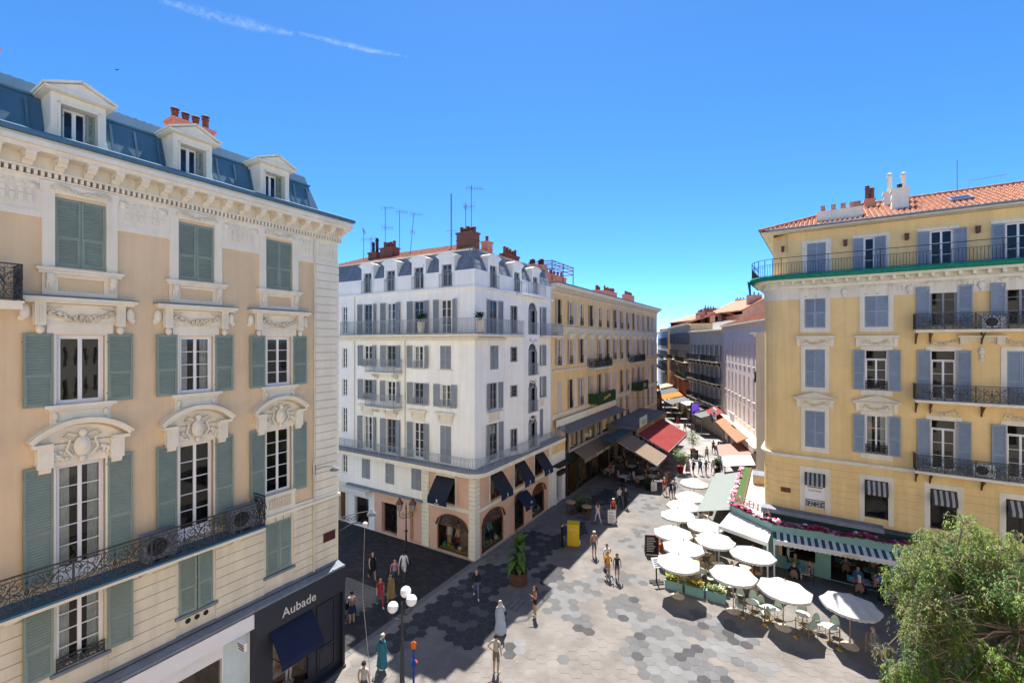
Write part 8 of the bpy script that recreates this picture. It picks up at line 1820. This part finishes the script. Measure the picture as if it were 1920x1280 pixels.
# ------------------------------------------------------------------ pepper tree in the lower right corner
def pepper_tree():
    tp = Vector((18.4, 16.6, 0)); o = thing('pepper_tree', 'drooping feathery pepper tree filling the lower right corner', 'tree', tp); rr = random.Random(9)
    lv = [M['leaf1'], M['leaf2'], M['leaf3']]
    def W(u, v, y): return Vector(((u-960)/F*y, y, H-(v-640)/F*y)) - tp
    cl = []
    def region(cu, cv, ru, rv, n, y0, y1, sz):
        for k in range(n):
            a = rr.random()*6.283; q = math.sqrt(rr.random()); cl.append((W(cu+ru*q*math.cos(a), cv+rv*q*math.sin(a), rr.uniform(y0, y1)), sz*rr.uniform(.7, 1.25)))
    region(1840, 1060, 125, 85, 44, 16.2, 19.2, .55); region(1720, 1075, 60, 40, 9, 17.6, 19.4, .42); region(1790, 1150, 85, 70, 24, 15.4, 17.6, .5); region(1690, 1235, 52, 48, 13, 15.4, 17.0, .38); region(1800, 1265, 95, 60, 22, 14.6, 16.6, .48); region(1905, 1120, 60, 60, 14, 15.5, 18, .5); region(1900, 1265, 60, 60, 12, 14.4, 16, .5); region(1780, 1020, 50, 25, 6, 18.2, 19.4, .35); region(1960, 1150, 60, 130, 20, 14, 18, .6)
    # trunk, limbs and bare twigs reaching into every clump
    b = MB(); fork = Vector((.1, .1, 3.0)); b.tube([(0, 0, -.1), (.1, 0, .8), (0, .1, 1.8), fork], [.42, .33, .28, .26], 10)
    limbs = []
    for k in range(9):
        a = k*2*math.pi/9; e = fork + Vector((math.cos(a)*rr.uniform(1.0, 1.9), math.sin(a)*rr.uniform(.8, 1.5), rr.uniform(1.6, 3.6))); m_ = fork.lerp(e, .5) + Vector((rr.uniform(-.2, .2), rr.uniform(-.2, .2), .35)); b.tube([fork - Vector((0, 0, .2)), m_, e], [.17, .11, .06], 7); limbs += [m_, e]
    for c, s in cl:
        l = min(limbs, key=lambda q: (q-c).length); m_ = l.lerp(c, .5) + Vector((rr.uniform(-.15, .15), rr.uniform(-.15, .15), .25)); b.tube([l, m_, c], [.05, .03, .014], 5)
        for k in range(4): e = c + Vector((rr.uniform(-1, 1), rr.uniform(-1.2, .6), rr.uniform(-.3, .9)))*s*1.15; b.tube([c, c.lerp(e, .5) + Vector((rr.uniform(-.1, .1), rr.uniform(-.1, .1), .08)), e], [.018, .013, .007], 4)
    b.build('trunk', M['bark'], o)
    lf = MB(); V_ = lf.v; Fc = lf.f; Mi = lf.m
    for ci, (c, s) in enumerate(cl):
        tone = rr.choices((0, 1, 2), (.36, .44, .2))[0]
        for k in range(int(40*(s/.5)**2)):
            d = Vector((rr.gauss(0, 1), rr.gauss(0, 1), rr.gauss(.2, .8))).normalized()*s*rr.random()**.4; p = c + d; L = rr.uniform(.35, .95); out = Vector((d.x, d.y, 0)); out = out.normalized()*rr.uniform(.1, .5) if out.length > .01 else Vector((.2, 0, 0))
            n = 11; tn = tone if rr.random() < .65 else rr.randrange(3)
            for i in range(n):
                t = (i+.5)/n; q = p + out*L*t*(1-.4*t) + Vector((0, 0, .10*t - .95*L*t*t)); 
                for sg in (-1, 1):
                    a = rr.random()*6.28; e = Vector((math.cos(a), math.sin(a), -.6))*rr.uniform(.08, .14); g_ = Vector((-math.sin(a), math.cos(a), .2))*.012
                    b0 = len(V_); V_.extend(((q.x, q.y, q.z), tuple(q+e*.5+g_), tuple(q+e), tuple(q+e*.5-g_))); Fc.append((b0, b0+1, b0+2, b0+3)); Mi.append(tn)
    lf.sm = [False]*len(lf.f); lf.build('crown', lv, o)
pepper_tree()
# ------------------------------------------------------------------ contrail high in the sky
def contrail():
    def D(u, v, dist): p = Vector(((u-960)/F, 1.0, (640-v)/F)); return p*dist
    m = bpy.data.materials.new('ice_trail'); m.use_nodes = True; N = m.node_tree.nodes; Lk = m.node_tree.links; N.clear()
    out = N.new('ShaderNodeOutputMaterial'); mx = N.new('ShaderNodeMixShader'); tr = N.new('ShaderNodeBsdfTransparent'); df = N.new('ShaderNodeBsdfTranslucent'); df2 = N.new('ShaderNodeBsdfDiffuse'); ad = N.new('ShaderNodeAddShader')
    df.inputs[0].default_value = (.35, .35, .36, 1); df2.inputs[0].default_value = (.3, .3, .3, 1)
    tc = N.new('ShaderNodeTexCoord'); mp = N.new('ShaderNodeMapping'); mp.inputs['Scale'].default_value = (.009, .012, .012); ns = N.new('ShaderNodeTexNoise'); ns.inputs['Detail'].default_value = 8; ns.inputs['Roughness'].default_value = .7; ns.inputs['Scale'].default_value = 1
    Lk.new(tc.outputs['Object'], mp.inputs[0]); Lk.new(mp.outputs[0], ns.inputs[0])
    lw = N.new('ShaderNodeLayerWeight'); lw.inputs[0].default_value = .5; inv = N.new('ShaderNodeMath'); inv.operation = 'SUBTRACT'; inv.inputs[0].default_value = 1; Lk.new(lw.outputs['Facing'], inv.inputs[1]); pw = N.new('ShaderNodeMath'); pw.operation = 'POWER'; pw.inputs[1].default_value = 3.0; Lk.new(inv.outputs[0], pw.inputs[0])
    rp = N.new('ShaderNodeMapRange'); rp.inputs[1].default_value = .42; rp.inputs[2].default_value = .75; rp.inputs[3].default_value = 0; rp.inputs[4].default_value = .32; Lk.new(ns.outputs[0], rp.inputs[0])
    mu = N.new('ShaderNodeMath'); mu.operation = 'MULTIPLY'; Lk.new(rp.outputs[0], mu.inputs[0]); Lk.new(pw.outputs[0], mu.inputs[1])
    Lk.new(df.outputs[0], ad.inputs[0]); Lk.new(df2.outputs[0], ad.inputs[1]); Lk.new(mu.outputs[0], mx.inputs[0]); Lk.new(tr.outputs[0], mx.inputs[1]); Lk.new(ad.outputs[0], mx.inputs[2]); Lk.new(mx.outputs[0], out.inputs[0])
    o = thing('contrail', 'thin white vapour trail across the upper left sky', 'contrail', D(530, 60, 6000)); rr = random.Random(2)
    for (pts, r) in (([(300, -2), (380, 22), (470, 45), (550, 62)], (45, 90, 95, 35)), ([(560, 60), (620, 75), (690, 92), (762, 104)], (28, 42, 42, 10))):
        P = [D(u, v, 6000)-o.location for u, v in pts]; Q = []; rs = []
        for i in range(len(P)-1):
            for k in range(8): t = k/8; Q.append(P[i].lerp(P[i+1], t)); rs.append(r[i]*(1-t)+r[i+1]*t + rr.uniform(-6, 6))
        Q.append(P[-1]); rs.append(r[-1]); MB().tube(Q, rs, 16, cap=False).build('vapour', m, o)
contrail()
tag(MB().lathe([(.01, -.25), (.07, 0), (.01, .2)], 6).add([(-.5, 0, .05), (0, -.12, 0), (.5, 0, .05), (0, .1, 0)], [(0, 1, 2, 3)]).build('bird', M['black'], None, loc=((219-960)/F*70, 70, H+(640-131)/F*70)), 'tiny dark bird flying above the blue mansard roof', 'bird')
